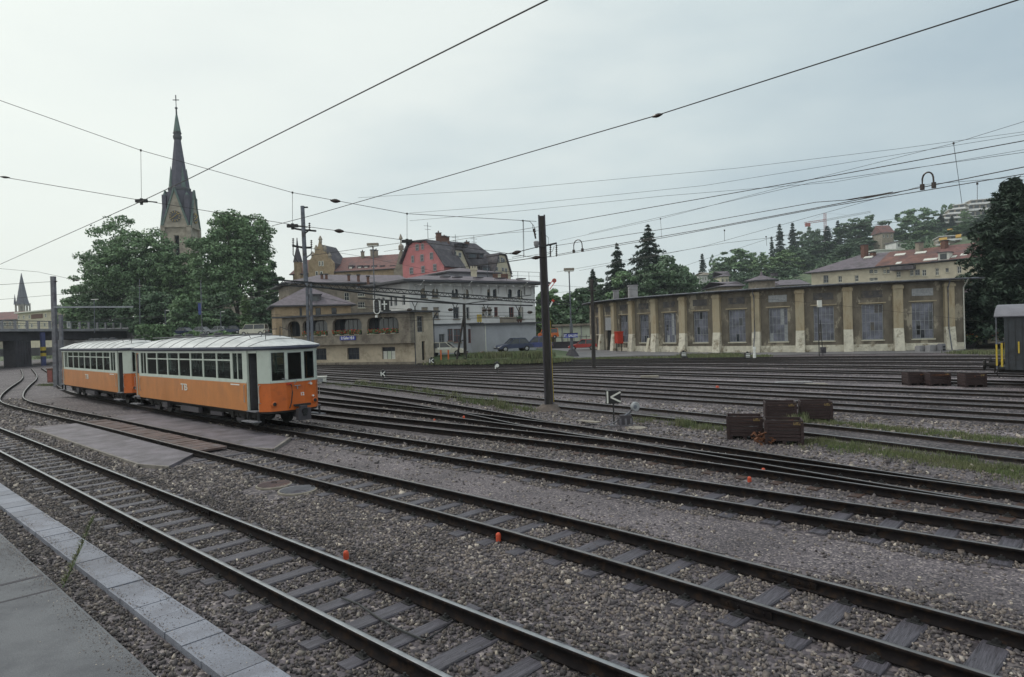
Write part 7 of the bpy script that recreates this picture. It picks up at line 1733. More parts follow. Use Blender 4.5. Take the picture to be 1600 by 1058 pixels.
t = thing('shrub_row', tuple(P(240, 540, 94)), 'long row of green shrubs from the bridge end along the forecourt cars', 'shrubs'); cloud2('foliage', C_, .22, M['leaf_a'], t, 3)

# ------------------------------------------------------------------ coal boxes beside the tracks
def make_crate(label, p, rz, open_=False, L=.86, W=.62, H=.60):
    t = thing('wooden_crate', (p.x, p.y, gz), label, 'crate', 'slatted brown crates between the tracks', world=False, rz=rz)
    g = MB(); z0 = .09; nb = 6; bh = (H - z0) / nb
    for sy in (-1, 1):
        for k in range(nb): g.box((0, sy * (W / 2 - .015), z0 + bh * (k + .5)), (L, .03, bh - .012))
    for sx in (-1, 1):
        for k in range(nb): g.box((sx * (L / 2 - .014), 0, z0 + bh * (k + .5)), (.03, W - .064, bh - .012))
    g.box((0, 0, z0 + .01), (L - .07, W - .07, .02)); g.build('boards', M['crate'], t)
    g = MB()
    for sx in (-1, 1):
        for sy in (-1, 1): g.box((sx * (L / 2 - .03), sy * (W / 2 + .012), .27), (.07, .02, .54)); 
    for sx in (-1, 0, 1): g.box((sx * (L / 2 - .09), 0, .045), (.09, W, .085))
    g.build('battens', M['crate'], t)
    g = MB(); g.box((L / 2 + .003, 0, H * .86), (.006, W * .62, .07)); g.box((L / 2 - .12, -W / 2 - .003, H * .86), (.2, .006, .07)); g.build('yellow_mark', M['old_yellow'], t)
    g = MB(); rg = random.Random(int(p.x * 100)); 
    for k in range(26): g.bar((rg.uniform(-.4, .4), rg.uniform(-.28, .28), H * .78 + rg.uniform(0, .05)), (rg.uniform(-.4, .4), rg.uniform(-.28, .28), H * .84), .04, .03)
    g.box((0, 0, H * .72), (L - .08, W - .08, .06)); g.build('scrap_load', M['crate_in'], t)
    return t
rzc = math.atan2(-.30, 1)
for (px, py, rz, lb) in ((1160, 688, -.30, 'brown crate front left, next to the heap of old iron'), (1222, 696, -.32, 'brown crate front right, the one nearest the camera'), (1217, 661, -.28, 'brown crate standing behind the front right one'), (1273, 660, -.30, 'brown crate back right with weeds growing against it')):
    p = G(px, py); p = p + Vector((.17, .33, 0)); make_crate(lb, p, rz)
for (px, py, rz, lb) in ((1440, 603, -.32, 'leftmost of the three far brown crates'), (1475, 604, -.32, 'middle one of the three far brown crates'), (1531, 606, -.32, 'far brown crate nearest the goods wagon')):
    p = G(px, py); p = p + Vector((0, .45, 0)); make_crate(lb, p, rz * .2, L=.84, W=.5, H=.56)
p = G(1194, 694); g = MB(); rr = random.Random(9)
for k in range(40):
    a = p + Vector((rr.uniform(-.2, .2), rr.uniform(-.1, .35), rr.uniform(.02, .25))); g.bar(a, a + Vector((rr.uniform(-.16, .16), rr.uniform(-.12, .12), rr.uniform(-.1, .1))), .05, .025)
tag(g.build('scrap_heap', M['crate_in'], origin=p), 'small heap of rusty track iron between the two front crates', 'scrap heap')

# ------------------------------------------------------------------ small yard objects
GB = 'orange capped marker posts beside the rails'
def marker(px, py, label, h=.135, r=.036, lean=0):
    p = G(px, py); t = thing('marker_post', tuple(p), label, 'marker post', GB, world=False)
    g = MB(); g.lathe((0, 0, -.02), [(r * .95, 0), (r, .02), (r, h * .45 + .02)], 16); g.build('sleeve', M['orange_cap'], t)
    g = MB(); g.lathe((0, 0, 0), [(r * 1.04, h * .42), (r * 1.04, h * .72), (r * .92, h * .86), (r * .6, h * .97), (r * .1, h)], 16); g.lathe((0, 0, 0), [(r * 1.08, h * .5), (r * 1.08, h * .55)], 16); g.build('cap', M['orange_cap'], t)
for a in ((779, 847, 'orange marker post in the foreground centre by the second track'), (541, 876, 'dull orange-brown marker post just behind the nearest track'), (1193, 742, 'taller of the two bright orange posts at the right'), (1171, 753, 'orange post half sunk behind the rail, lower left of the taller one', .10), (725, 657, 'bright orange post left of centre between the tracks', .16), (679, 658, 'tiny orange cap showing between two rails left of centre', .07), (491, 614, 'orange post just right of the tram front', .15, .05), (1110.5, 603.5, 'small red-orange marker beyond the switch lever, left of a pair', .12, .07), (1121, 607, 'small red-orange marker beyond the switch lever, right of a pair', .12, .07)):
    marker(*a)
def lid(px, py, r, label, m_):
    p = G(px, py); t = thing('manhole_cover', (p.x, p.y, gz), label, 'manhole cover', world=False)
    g = MB(); g.lathe((0, 0, -.05), [(r, 0), (r, .085), (r * .93, .09)], 36, 1); g.lathe((0, 0, 0), [(r * .9, .02), (r * .9, .047)], 36, 0)
    for k in range(-5, 6): y = k * r * .15; w = math.sqrt(max(0, (r * .85) ** 2 - y * y)); g.box((0, y, .05), (2 * w, r * .05, .012), .2, 0)
    g.build('cover', [M[m_], M['tan']], t)
    if m_ == 'lid': g = MB(); g.tube([(-.05, .02, .055), (-.04, .02, .08), (.04, .02, .08), (.05, .02, .055)], .01, 6); g.build('handle', M['iron'], t)
lid(428, 759.5, .35, 'rusty ribbed round cover with a handle, left of the pair', 'lid'); lid(465, 768, .37, 'grey-purple round cover with a pale rim, right of the pair', 'conc_pole')
p = G(993, 669.5); g = MB(); g.lathe(tuple(p), [(.30, 0), (.30, .03), (.27, .035)], 24); tag(g.build('manhole_cover', M['tan'], origin=p), 'flat round tan cover lying in the gravel right of the switch stand', 'manhole cover')
p = G(975, 665, gz); 
for (px, py, w, lb) in ((908, 658.5, .75, 'pale slab lying in the turnout left of the switch lever'), (500, 598, 0, '')):
    if w: q = G(px, py, -.1); g = MB(); g.obox(q - DV * .2 - NV * .1, -DV * .45, NV * .26, ZU * .03); g.obox(q + DV * .2 + NV * .0, -DV * .35, NV * .2, ZU * .02); tag(g.build('cover_slab', M['tan'], origin=q), lb, 'slab')
q = G(500, 600); g = MB(); g.box((q.x, q.y, gz + .2), (.75, .5, .42), .2); g.box((q.x, q.y, gz + .44), (.85, .6, .06), .2); g.box((q.x, q.y - .27, gz + .25), (.5, .03, .2), .2, 1); tag(g.build('cable_box', [M['frame_white'], M['frame_grey']], origin=q), 'small white box between the rails right of the tram', 'box')
for (px, py, w, lb) in ((570, 596.5, 1.1, 'flat pale slab between the far tracks right of the tram'), (1015, 590, 1.0, 'low tan slab in the gravel beyond the wooden pole foot'), (1240, 600, 1.6, 'long flat pale slab in the gravel left of the far crates'), (1275, 603, .9, 'short flat slab nearest the far crates')):
    q = G(px, py); g = MB(); g.box((q.x, q.y, gz + .05), (w, .5, .09), -.2); g.box((q.x, q.y, gz + .1), (w * .9, .42, .02), -.2); tag(g.build('cover_slab', M['tan' if w < 1.5 else 'conc'], origin=q), lb, 'slab')
# switch lever with lantern board, weight and rod
p = G(962, 665); sw = thing('switch_lever', (p.x, p.y, gz), 'switch stand with black board bearing a white K-like arrow and a round counterweight', 'switch stand', world=False)
g = MB(); g.box((.28, 0, .12), (.42, .32, .24)); g.box((.30, 0, .27), (.34, .26, .08), 0, 0); g.box((.12, -.17, .12), (.06, .03, .2), 0, 1); g.box((.28, -.17, .12), (.06, .03, .2), 0, 1); g.box((.44, -.17, .12), (.06, .03, .2), 0, 1); g.box((.2, 0, .01), (.8, .45, .05), 0, 1); g.build('machine', [M['conc_dark'], M['conc_pole']], sw)
g = MB(); g.tube([(.25, -.05, .28), (.42, -.05, .38), (.52, -.05, .52)], .03, 8); g.build('lever', M['steel_pole'], sw)
g = MB(); g.lathe((.55, -.10, .57), [(.13, 0), (.14, .02), (.14, .1), (.12, .12)], 22, 0, axis=(.45, -1, 0)); g.lathe((.555, -.215, .57), [(.06, 0), (.055, .03)], 12, 1, axis=(.45, -1, 0)); g.build('counterweight', [M['frame_grey'], M['steel_pole']], sw)
g = MB(); g.tube([(-.05, 0, 0), (-.05, 0, .75)], .022, 8); g.build('post', M['iron'], sw)
g = MB(); g.box((-.05, 0, .86), (.44, .07, .40)); bd = g.build('board', M['black'], sw)
g = MB(); g.box((-.225, -.038, .86), (.05, .008, .36)); g.bar((-.13, -.038, .86), (.17, -.038, 1.01), .008, .05, up=(0, 0, 1)); g.bar((-.13, -.0385, .86), (.17, -.0385, .71), .008, .05); g.build('arrow_sign', M['frame_white'], bd)
g = MB(); g.tube([(-.6, -.5, .02), (-.3, -.25, .06), (.0, -.05, .12), (.1, 0, .2)], .02, 6); g.build('rod', M['conc_pole'], sw)
# far small switch lanterns
def lantern(px, py, h, label, kind=0, w=.4):
    p = G(px, py); t = thing('switch_lantern', (p.x, p.y, gz), label, 'switch lantern', 'small black and white switch lanterns', world=False)
    g = MB(); g.tube([(0, 0, 0), (0, 0, h - .2)], .03, 6); g.box((.15, .05, .08), (.4, .3, .16)); g.build('post', M['iron'], t)
    g = MB(); g.box((0, 0, h), (w, .22, w)); g.lathe((0, 0, h + w / 2), [(.1, 0), (.06, .1)], 8); b = g.build('lantern_box', M['black'], t)
    g = MB()
    if kind == 0: g.box((-w * .3, -.115, h), (.07, .01, w * .8)); g.bar((-w * .1, -.116, h), (w * .42, -.116, h + w * .4), .01, .07); g.bar((-w * .1, -.117, h), (w * .42, -.117, h - w * .4), .01, .07)
    elif kind == 1: g.box((0, -.115, h), (w * .8, .01, .08)); g.box((0, -.115, h + .12), (w * .8, .01, .05)); g.box((0, -.115, h - .12), (w * .8, .01, .05))
    else: g.lathe((.02, -.11, h), [(.12, 0), (.12, .012)], 12, axis=(0, -1, 0)); g.box((-.1, -.116, h - .1), (.08, .01, .2))
    g.build('arrow_sign', M['white'], b); return t
lantern(599, 594.5, .42, 'switch lantern with white arrow below the signal building, nearer one', 0, .34)
lantern(674.5, 574, .55, 'switch lantern with white arrow at the right foot of the signal building', 0, .42)
lantern(557.5, 569, .3, 'switch lantern low against the signal building plinth', 0, .42)
lantern(777, 586, .62, 'dark lantern with round white marks left of the big catenary pole', 2, .36)
lantern(1068, 560, .35, 'striped black and white lantern in front of the shed, left', 1, .45)
lantern(1168, 562.5, .35, 'plain black box lantern in front of the shed downpipe', 1, .4)
p = G(1179, 561); g = MB(); g.lathe(tuple(p), [(.12, 0), (.12, .35), (.09, .36), (.09, .75), (.12, .76), (.12, .95)], 10); tag(g.build('white_post', M['white'], origin=p), 'short white post standing at the shed downpipe', 'post')
# cable across the nearest track
pts = [G(534, 934, -.125), G(560, 944, -.12), G(590, 965, -.135), G(620, 982, -.12), G(650, 995, -.128), G(663, 1001, -.13)]
g = MB(); g.tube(pts, .012, 6); g.tube([pts[-1], G(690, 985, -.13), G(712, 968, -.13)], .008, 5); tag(g.build('cable', M['black'], origin=pts[0]), 'black cable lying across the sleepers of the nearest track', 'cable')
# tall weed on the platform edge
p = G(98, 918, -.12); wd = thing('weed', tuple(p), 'single tall green weed growing from the gravel at the kerb', 'weed')
top = P(146, 808, p.y + .25); g = MB(); g.tube([p, p.lerp(top, .5) + Vector((.015, 0, 0)), top], .006, 5, r1=.002); g.build('stem', M['leaf_c'], wd)
rg = np.random.default_rng(3); V = []; 
for k in range(420):
    f = rg.uniform(.02, 1) ** .9; c = p.lerp(top, f); L_ = .09 * (1.1 - f * .65) * rg.uniform(.6, 1.2); a = rg.uniform(0, 6.28); d = Vector((math.cos(a), math.sin(a), rg.uniform(.3, 1.3))).normalized() * L_; s_ = d.cross(Vector((0, 0, 1))).normalized() * .006
    V += [c, c + d * .5 + s_, c + d, c + d * .5 - s_]
np_mesh('leaves', [tuple(v) for v in V], np.arange(len(V)).reshape(-1, 4), M['grass'], wd)
# double-post orange board in front of the cream car
p0 = G(689.5, 568); p1 = G(699.5, 568); p0 = P(689.5, 566, 61); p1 = P(701, 566, 61); t = thing('posted_board', (p0.x, 61, gz), 'narrow white board on two orange posts in front of the cream car', 'board')
g = MB(); 
for p in (p0, p1): g.box((p.x, 61, gz + .62), (.13, .13, 1.24))
g.build('posts', M['van_orange'], t); g = MB(); zt_ = P(695, 544.5, 61).z; g.box(((p0.x + p1.x) / 2, 60.9, zt_), (1.25, .06, .2)); g.build('board', M['frame_white'], t)
# pink flowers along the annex wall
cc = []; 
for k in range(420): px = random.choice([722, 757, 765, 785, 797, 812]) + random.uniform(-9, 9); q = P(px, random.uniform(551, 558), 63.2); cc.append((q.x, q.y + random.uniform(-.4, .4), q.z))
t = thing('flower_bed', tuple(P(760, 556, 63)), 'straggly pink and red flowers in the grass before the annex', 'flowers'); cloud2('foliage', np.array(cc), .10, M['leaf_c'], t, 4); cloud2('blossom', np.array(cc[:130]) + np.array([0, -.1, .08]), .075, M['flower_pink'], t, 5)

# ------------------------------------------------------------------ poles and masts
# big dark pole in the middle
p = G(858, 641); D = p.y; top = P(846, 338, D)
mp_ = thing('catenary_pole', tuple(p), 'big dark square catenary pole in the middle of the yard with a yellow edge strip', 'pole')
lx = (top.x - p.x)
g = MB(); w0, w1 = .155, .115; b = len(g.v)
for (c, w, z) in ((p, w0, gz), (Vector((top.x, D, 0)), w1, top.z)):
    for sx, sy in ((-1, -1), (1, -1), (1, 1), (-1, 1)): g.v.append((c.x + sx * w, c.y + sy * w, z))
for k in range(4): j = (k + 1) % 4; g.f.append((b + k, b + j, b + 4 + j, b + 4 + k)); g.m.append(0)
g.f.append((b + 4, b + 5, b + 6, b + 7)); g.m.append(0)
for sx in (-1, 1): g.bar(Vector((p.x + sx * (w0 - .02), D - w0 - .012, gz)), Vector((top.x + sx * (w1 - .015), D - w1 - .012, top.z + .03)), .05, .04, 1)
g.build('shaft', [M['wood_pole'], M['conc_dark']], mp_)
g = MB(); q0 = p.lerp(Vector((top.x, D, top.z)), .0) ; f = (7.0 - 0) and .45; a = Vector((p.x + w0 + .015, D - .02, gz + .3)); bb = Vector((p.x + (lx * .45) + .155, D - .02, gz + .3 + (top.z - gz) * .42)); g.bar(a, bb, .05, .04); g.build('yellow_strip', M['yellow'], mp_)
g = MB(); g.lathe(tuple(p), [(.62, -.02), (.5, .06), (.27, .22), (.22, .23)], 14); g.build('foot', mat('brown_concrete_foot', (.10, .08, .072), .9, .3, 6, bump=.4), mp_)
zA = P(866, 382, D).z; g = MB(); a = P(849, 385, D); a.y -= .1; b_ = P(869, 380, D) ; b_.y = D - .1
g.bar(P(842, 386, D - .15), P(870, 380, D - .15), .05, .06); g.build('arm', M['iron'], mp_)
for px in (860, 869.5):
    g = MB(); a = P(px, 382, D - .15); c = P(px, 401, D - .15); 
    g.tube([a, c], .018, 6)
    for k in range(6): q = a.lerp(c, (k + .7) / 6.5); g.lathe(q, [(.02, -.02), (.045, 0), (.02, .02)], 10)
    g.build('insulator', M['insul'], mp_)
g = MB(); q = P(838, 378, D - .15); g.lathe(q, [(.04, -.22), (.09, -.12), (.1, .0), (.06, .03)], 12); g.build('arrester', M['conc'], mp_)
g = MB(); q = P(834.5, 361, D - .15); g.tube([P(837, 373, D - .15), P(834, 358, D - .15)], .03, 8)
for k in range(3): g.lathe(P(835 + k * .6, 358 + k * 4, D - .15), [(.03, -.02), (.05, 0), (.03, .02)], 10)
g.build('insulator', M['insul'], mp_)
g = MB()
g.tube([P(817, 345, D - .15), P(828, 346, D - .15), P(834, 353, D - .15), P(837, 362, D - .15)], .01, 5)
g.tube([P(832, 350, D - .15), P(833, 362, D - .15), P(838, 366, D - .15)], .008, 5); g.tube([P(849, 364, D - .2), P(857, 372, D - .2), P(857, 380, D - .2), P(851, 388, D - .2)], .008, 5)
g.tube([P(866, 385, D - .15), P(863, 393, D - .15), P(855, 398, D - .15)], .008, 5); g.build('jumper_cables', M['wire'], mp_)
# grey tubular/lattice mast behind the tram front
D = 40.0; p = Vector((P(487, 600, D).x, D, gz)); top = P(472.5, 322, D)
lm_ = thing('lattice_mast', (p.x, D, gz), 'tall grey mast with crossarms rising behind the front of the tram', 'mast')
g = MB(); mid = P(478, 440, D); g.lathe((0, 0, 0), [(0.001, 0), (0.001, .001)], 3) if 0 else None
g.tube([mid, top], .14, 8, r1=.12, mi=0); g.bar(P(479.5, 440, D), P(483.5, 600, D), .14, .14, 0); g.bar(P(485, 440, D), P(490, 600, D), .14, .14, 0)
for k in range(9):
    y0 = 445 + k * 17; g.bar(P(480 + k * .45, y0, D), P(486 + k * .5, y0 + 12, D), .05, .05)
g.build('shaft', M['steel_pole'], lm_)
def arm(pts, r, par, nm='crossarm', m_='iron'): g = MB(); g.tube(pts, r, 6); return g.build(nm, M[m_], par)
arm([P(457, 384, D), P(474, 387, D), P(487, 387, D)], .07, lm_); arm([P(459, 357, D), P(470, 359, D), P(494, 361, D)], .06, lm_); arm([P(473, 324, D), P(481, 324, D)], .05, lm_)
arm([P(458, 374, D), P(458, 398, D), P(466, 410, D)], .03, lm_); arm([P(486.5, 376, D), P(486.5, 396, D), P(478, 404, D)], .03, lm_); arm([P(472, 368, D), P(480, 362, D), P(484, 358, D)], .05, lm_)
for (px, y0, y1) in ((458, 372, 384), (486.5, 375, 387), (483.5, 348, 360)):
    g = MB(); a, b = P(px, y0, D), P(px, y1, D); g.tube([a, b], .03, 6)
    for k in range(4): g.lathe(a.lerp(b, (k + .5) / 4), [(.03, -.03), (.09, 0), (.03, .03)], 8)
    g.build('insulator', M['insul'], lm_)
# concrete mast at the left with bracket over the bridge
D = 46; p = Vector((P(88, 603, D).x, D, gz)); top = P(83, 432, D)
cm = thing('concrete_mast', (p.x, D, gz), 'grey concrete mast at the left end of the trams', 'mast')
g = MB(); g.bar(p, top, .25, .25); g.obox(P(91, 492, D - .1), (.2, 0, 0), (0, .2, 0), P(95, 604, D) - P(93, 492, D)); g.build('shaft', M['conc_pole'], cm)
g = MB(); g.bar(P(84, 480, D - .2), P(208, 479.5, D - .2 + 3), .09, .12); g.build('bracket_beam', M['frame_grey'], cm)
p = Vector((P(81, 592, 50).x, 50, gz)); g = MB(); g.box((p.x, p.y, gz + .6), (.42, .4, 1.0)); g.box((p.x, p.y, gz + 1.13), (.5, .48, .07)); g.box((p.x, p.y - .21, gz + .6), (.34, .02, .85), 0, 1)
tag(g.build('relay_cabinet', [M['brick'], M['frame_red']], origin=p), 'dark red cabinet behind the grey concrete mast', 'cabinet')
# wooden pole right of centre
p = G(928, 576); D = p.y; top = P(924.5, 436, D); g = MB(); g.tube([p, p.lerp(top, .5), top], .15, 10, r1=.11); g.box((top.x, D, top.z - .8), (.5, .12, .1))
tag(g.build('wooden_pole', M['wood_pole'], origin=p), 'slim brown wooden pole standing in front of the left shed end', 'pole')
# A-pole before the white building
D = 58.5; p0, p1, tp = P(719, 561, D), P(727, 561, D), P(725, 474, D); t = thing('wooden_pole', (p1.x, D, gz), 'braced wooden A-pole in front of the grey-blue ground floor wing', 'pole')
g = MB(); g.tube([Vector((p1.x, D, gz)), tp], .15, 8, r1=.12); g.build('shaft', M['wood_pole'], t); g = MB(); g.tube([Vector((p0.x - .35, D - .3, gz)), tp - ZU * .8], .10, 8, r1=.08); g.tube([P(716, 535, D), P(728, 530, D)], .05, 6); g.build('brace', M['wood_pole'], t)
# lamp masts
def lampmast(px_b, py_b, px_t, py_t, D, label, thick=.16, head=True, base=True, hw=.9):
    b_ = Vector((P(px_b, py_b, D).x, D, gz)); tp = P(px_t, py_t, D); t = thing('lamp_mast', (b_.x, D, gz), label, 'lamp mast', 'floodlight masts')
    md = b_.lerp(tp, .38); g = MB(); g.tube([b_, md], thick, 10); g.tube([md, tp], thick * .5, 8, r1=thick * .35); g.build('shaft', M['steel_pole'], t)
    if head: g = MB(); g.box((tp.x, D, tp.z), (hw, .5, .24)); g.box((tp.x, D - .05, tp.z - .16), (hw * .9, .4, .1), 0, 1); g.lathe((tp.x, D, tp.z - .4), [(.08, 0), (.08, .3)], 8); g.build('lamp_head', [M['sandgrey'], M['frame_white']], t)
    if base: g = MB(); g.lathe(tuple(b_), [(.75, -.02), (.6, .25), (.3, .7), (.2, .75)], 10); g.build('foot', M['conc_dark'], t)
    return t, b_
lm1, lb_ = lampmast(894, 557, 889, 421, 66, 'floodlight mast carrying the blue station name board', hw=1.0)
lampmast(588, 540, 582.5, 382, 69, 'floodlight mast with flat lamp head above the grey slate roofs', base=False, hw=1.15, thick=.13)
lampmast(765, 520, 761, 405, 78, 'thin mast standing in front of the mansard house, above the white building', head=False, base=False, thick=.1)
# station name board
D = 65.6; a, b = P(881, 528, D), P(903, 528, D); z0, z1 = a.z, P(892, 521.3, D).z; t = thing('name_board', (a.x, D, z0), 'dark blue station name board with white capitals on the lamp mast', 'sign')
g = MB(); g.obox((a.x, D, z0), (b.x - a.x, 0, 0), (0, .08, 0), (0, 0, z1 - z0)); g.build('board', M['blue_sign'], t); g = MB(); g.obox((a.x - .03, D - .02, z1), (b.x - a.x + .06, 0, 0), (0, .12, 0), (0, 0, .06)); g.build('rim', M['iron'], t)
text_obj('ST. GALLEN', .30, face_m(((a.x + b.x) / 2, D - .006, (z0 + z1) / 2), (1, 0, 0)) @ Matrix.Diagonal((.86, 1.1, 1, 1)), M['white'], 'lettering', t, .003, .006)
# masts among the lime trees, with banner and street lamps
D = 96; t = thing('banner_mast', (P(315, 530, D).x, D, 1.0), 'slim mast with a blue vertical banner in front of the lime trees', 'mast')
g = MB(); g.tube([Vector((P(316, 530, D).x, D, 1)), P(313.5, 438, D)], .07, 6); g.tube([P(306, 473, D), P(317, 473, D)], .04, 5); g.build('shaft', M['steel_pole'], t); g = MB(); a = P(310, 492, D); g.obox(a, (.5, 0, 0), (0, .03, 0), (0, 0, P(310, 474, D).z - a.z)); g.build('banner', mat('blue_banner', (.05, .07, .24), .7), t)
for (px, y0, y1, D, lb) in ((219, 540, 436, 95, 'thin dark mast in front of the left lime tree'), (259, 520, 484, 96, 'short lamp post left of the banner mast'), (345.5, 520, 486, 96, 'short lamp post right of the banner mast'), (148, 520, 467, 100, 'T-topped lamp post over the bridge railing')):
    t = thing('lamp_post', (P(px, y0, D).x, D, 1), lb, 'lamp post'); g = MB(); g.tube([P(px, y0, D), P(px - 1, y1, D)], .06, 6); g.build('shaft', M['steel_pole'], t)
    if 'lamp' in lb: g = MB(); q = P(px + (0 if px < 200 else 3), y1 + 1, D); g.box(tuple(q), (1.0 if px < 200 else .4, .25, .12)); g.build('lamp_head', M['frame_white'], t)
# semaphore signals behind the big pole
D = 52; mx_ = P(857.5, 520, D); t = thing('semaphore_signal', (mx_.x, D, gz), 'semaphore signal with a raised red disc arm, just behind the big pole', 'signal')
g = MB(); g.tube([(mx_.x, D, gz), (P(855.5, 440, D).x, D, P(855.5, 440, D).z)], .09, 8); g.build('mast', M['iron'], t)
g = MB(); a = P(857, 451, D); b = P(865, 440, D); n = Vector((0, 1, 0)); off = (b - a).cross(n).normalized() * .11
g.tube([a + off, b + off], .03, 4, 0); g.tube([a - off, b - off], .03, 4, 0); g.lathe(P(866, 438.5, D) , [(.17, 0), (.17, .06)], 18, 0, axis=(0, -1, 0)); g.lathe(P(866, 438.5, D) - Vector((0, .065, 0)), [(.10, 0), (.10, .01)], 14, 1, axis=(0, -1, 0)); g.build('arm', [M['red_paint'], M['frame_red']], t)
g = MB(); a = P(859, 480, D); b = P(863, 471.5, D); g.bar(a, b, .1, .1, 0); c = P(865, 468.5, D); g.bar(b, c, .14, .2, 1); g.build('lower_arm', [M['white'], M['red_paint']], t)
# slim light signal in front of the shed
D = 53; p = Vector((P(1280, 553, D).x, D, gz)); tp = P(1278, 477, D); t = thing('light_signal', (p.x, D, gz), 'slim two-legged signal post with a small pale box head in front of the shed', 'signal')
g = MB(); g.tube([p, tp], .035, 6); g.tube([p + Vector((.3, 0, 0)), tp + Vector((.15, 0, -1.2))], .03, 6); g.build('post', M['iron'], t)
g = MB(); q = P(1280.5, 477, D); g.obox(q - Vector((.15, .1, .15)), (.3, 0, 0), (0, .22, 0), (0, 0, .55)); g.build('signal_head', M['frame_white'], t)
g = MB(); q = P(1286, 546, D); g.box((q.x, D, gz + .45), (.35, .3, .5)); g.lathe((q.x, D - .15, gz + .55), [(.16, 0), (.16, .08)], 12, axis=(0, -1, 0)); g.build('relay_box', M['conc_dark'], t)
# oval signal and cross board at the signal building
D = 60.0; c0, c1 = P(589, 491, D), P(589, 467, D); cx = c0.x; zc_, hz_ = (c0.z + c1.z) / 2, (c1.z - c0.z) / 2
t = thing('oval_signal', (cx, D, c0.z), 'tall black oval signal head with white rim hung before the signal building', 'signal')
def oval(w, h, y, th, mi, g, r=.0):
    pts = []; k = 8
    for i in range(4 * k):
        a = 2 * math.pi * i / (4 * k); pts.append((math.cos(a) * w, (h - w) * (1 if math.sin(a) > 0 else -1) + math.sin(a) * w))
    n = len(pts); f = [Vector((cx + x, y, zc_ + z)) for x, z in pts]; b = [v + Vector((0, th, 0)) for v in f]; g.poly(f[::-1], mi); g.poly(b, mi)
    for i in range(n): g.poly([f[i], f[(i + 1) % n], b[(i + 1) % n], b[i]], mi)
g = MB(); oval(hz_ * .42, hz_, D, .06, 0, g); g.build('rim', M['white'], t); g = MB(); oval(hz_ * .31, hz_ * .89, D - .01, .03, 0, g)
for zz in (-.35, 0, .35): g.lathe((cx, D - .012, zc_ + zz * hz_ * 1.2), [(.11, 0), (.11, .02)], 12, 1, axis=(0, -1, 0))
g.build('face', [M['black'], M['frame_dark']], t)
g = MB(); q = P(588, 494.5, D); g.box(tuple(q), (.22, .06, .2)); g.build('plate', M['white'], t); g = MB(); g.tube([P(592, 470, D + .2), P(594, 500, D + .2)], .05, 6);  g.build('hanger_post', M['iron'], t)
D = 60.6; q = P(600.5, 477, D); t = thing('cross_board', (q.x, D, q.z - .5), 'black board with a white cross right of the oval signal', 'signal'); g = MB(); g.box((q.x + .05, D + .1, q.z), (.75, .06, 1.0)); g.build('board', M['black'], t)
g = MB(); g.box((q.x, D + .04, q.z), (.11, .03, .82)); g.box((q.x, D + .035, q.z + .1), (.5, .03, .11)); g.build('cross_mark', M['white'], t)

# ------------------------------------------------------------------ beams and overhead wires
g = MB()
def W_(px, py, z): r = ray(px, py); k = (z - CH) / r.z; return Vector((r.x * k, r.y * k, z))
a, b = P(428, 437, 36), P(476, 440.5, 39.8); c = P(700, 459, 52); e2 = P(890, 473, 66)
bm = thing('gantry_beam', tuple(a), 'long dark lattice beam spanning from the grey mast to the floodlight mast', 'gantry')
g.bar(a, e2, .12, .07, 0); g.bar(a - ZU * .26, e2 - ZU * .26, .12, .07, 0); 
for k in range(110): f0, f1 = k / 110, (k + 1) / 110; g.bar(a.lerp(e2, f0) - ZU * (.25 * (k % 2)), a.lerp(e2, f1) - ZU * (.25 * ((k + 1) % 2)), .03, .025, 0)
g.build('beam', M['iron'], bm)
b2 = thing('gantry_beam', tuple(P(482, 448, 40)), 'thinner sloping beam running down to the wooden A-pole', 'gantry'); g = MB(); g.tube([P(482, 446, 40), P(600, 462, 48), P(725, 475, 58.3)], .07, 6); g.tube([P(725, 475, 58.3), P(830, 461, 62)], .04, 5); g.build('beam', M['iron'], b2)
b3 = thing('gantry_beam', tuple(P(560, 468, 56)), 'thin horizontal beam with small hanging brackets before the white building', 'gantry'); g = MB(); g.tube([P(560, 466, 56), P(618, 470, 56), P(725, 475, 57), P(832, 477.5, 60)], .06, 6); g.build('beam', M['iron'], b3)
for px in (648, 711, 759, 810):
    g = MB(); D = 57; y = 470 + (px - 618) * .035; q = P(px, y, D); 
    g.tube([q - Vector((.25, 0, 0)), q - ZU * .55], .035, 5); g.tube([q + Vector((.25, 0, 0)), q - ZU * .55], .035, 5); g.tube([q - ZU * .5, q - ZU * .95], .05, 6); g.build('bracket', M['iron'], b3)
for (px, py) in ((640, 484), (704, 484), (757, 484.5), (765, 484.5), (828, 488)):
    g = MB(); q = P(px, py, 56.5); g.lathe(q - Vector((.22, 0, 0)), [(.05, 0), (.13, .1), (.13, .32), (.05, .44)], 8, axis=(1, 0, 0)); g.build('insulator', M['insul'], b3)
for (px, py) in ((775, 465), (815, 468), (820, 461), (835, 459)):
    g = MB(); q = P(px, py, 62); g.tube([q, q + ZU * .8], .05, 5); g.build('bracket', M['iron'], b3)
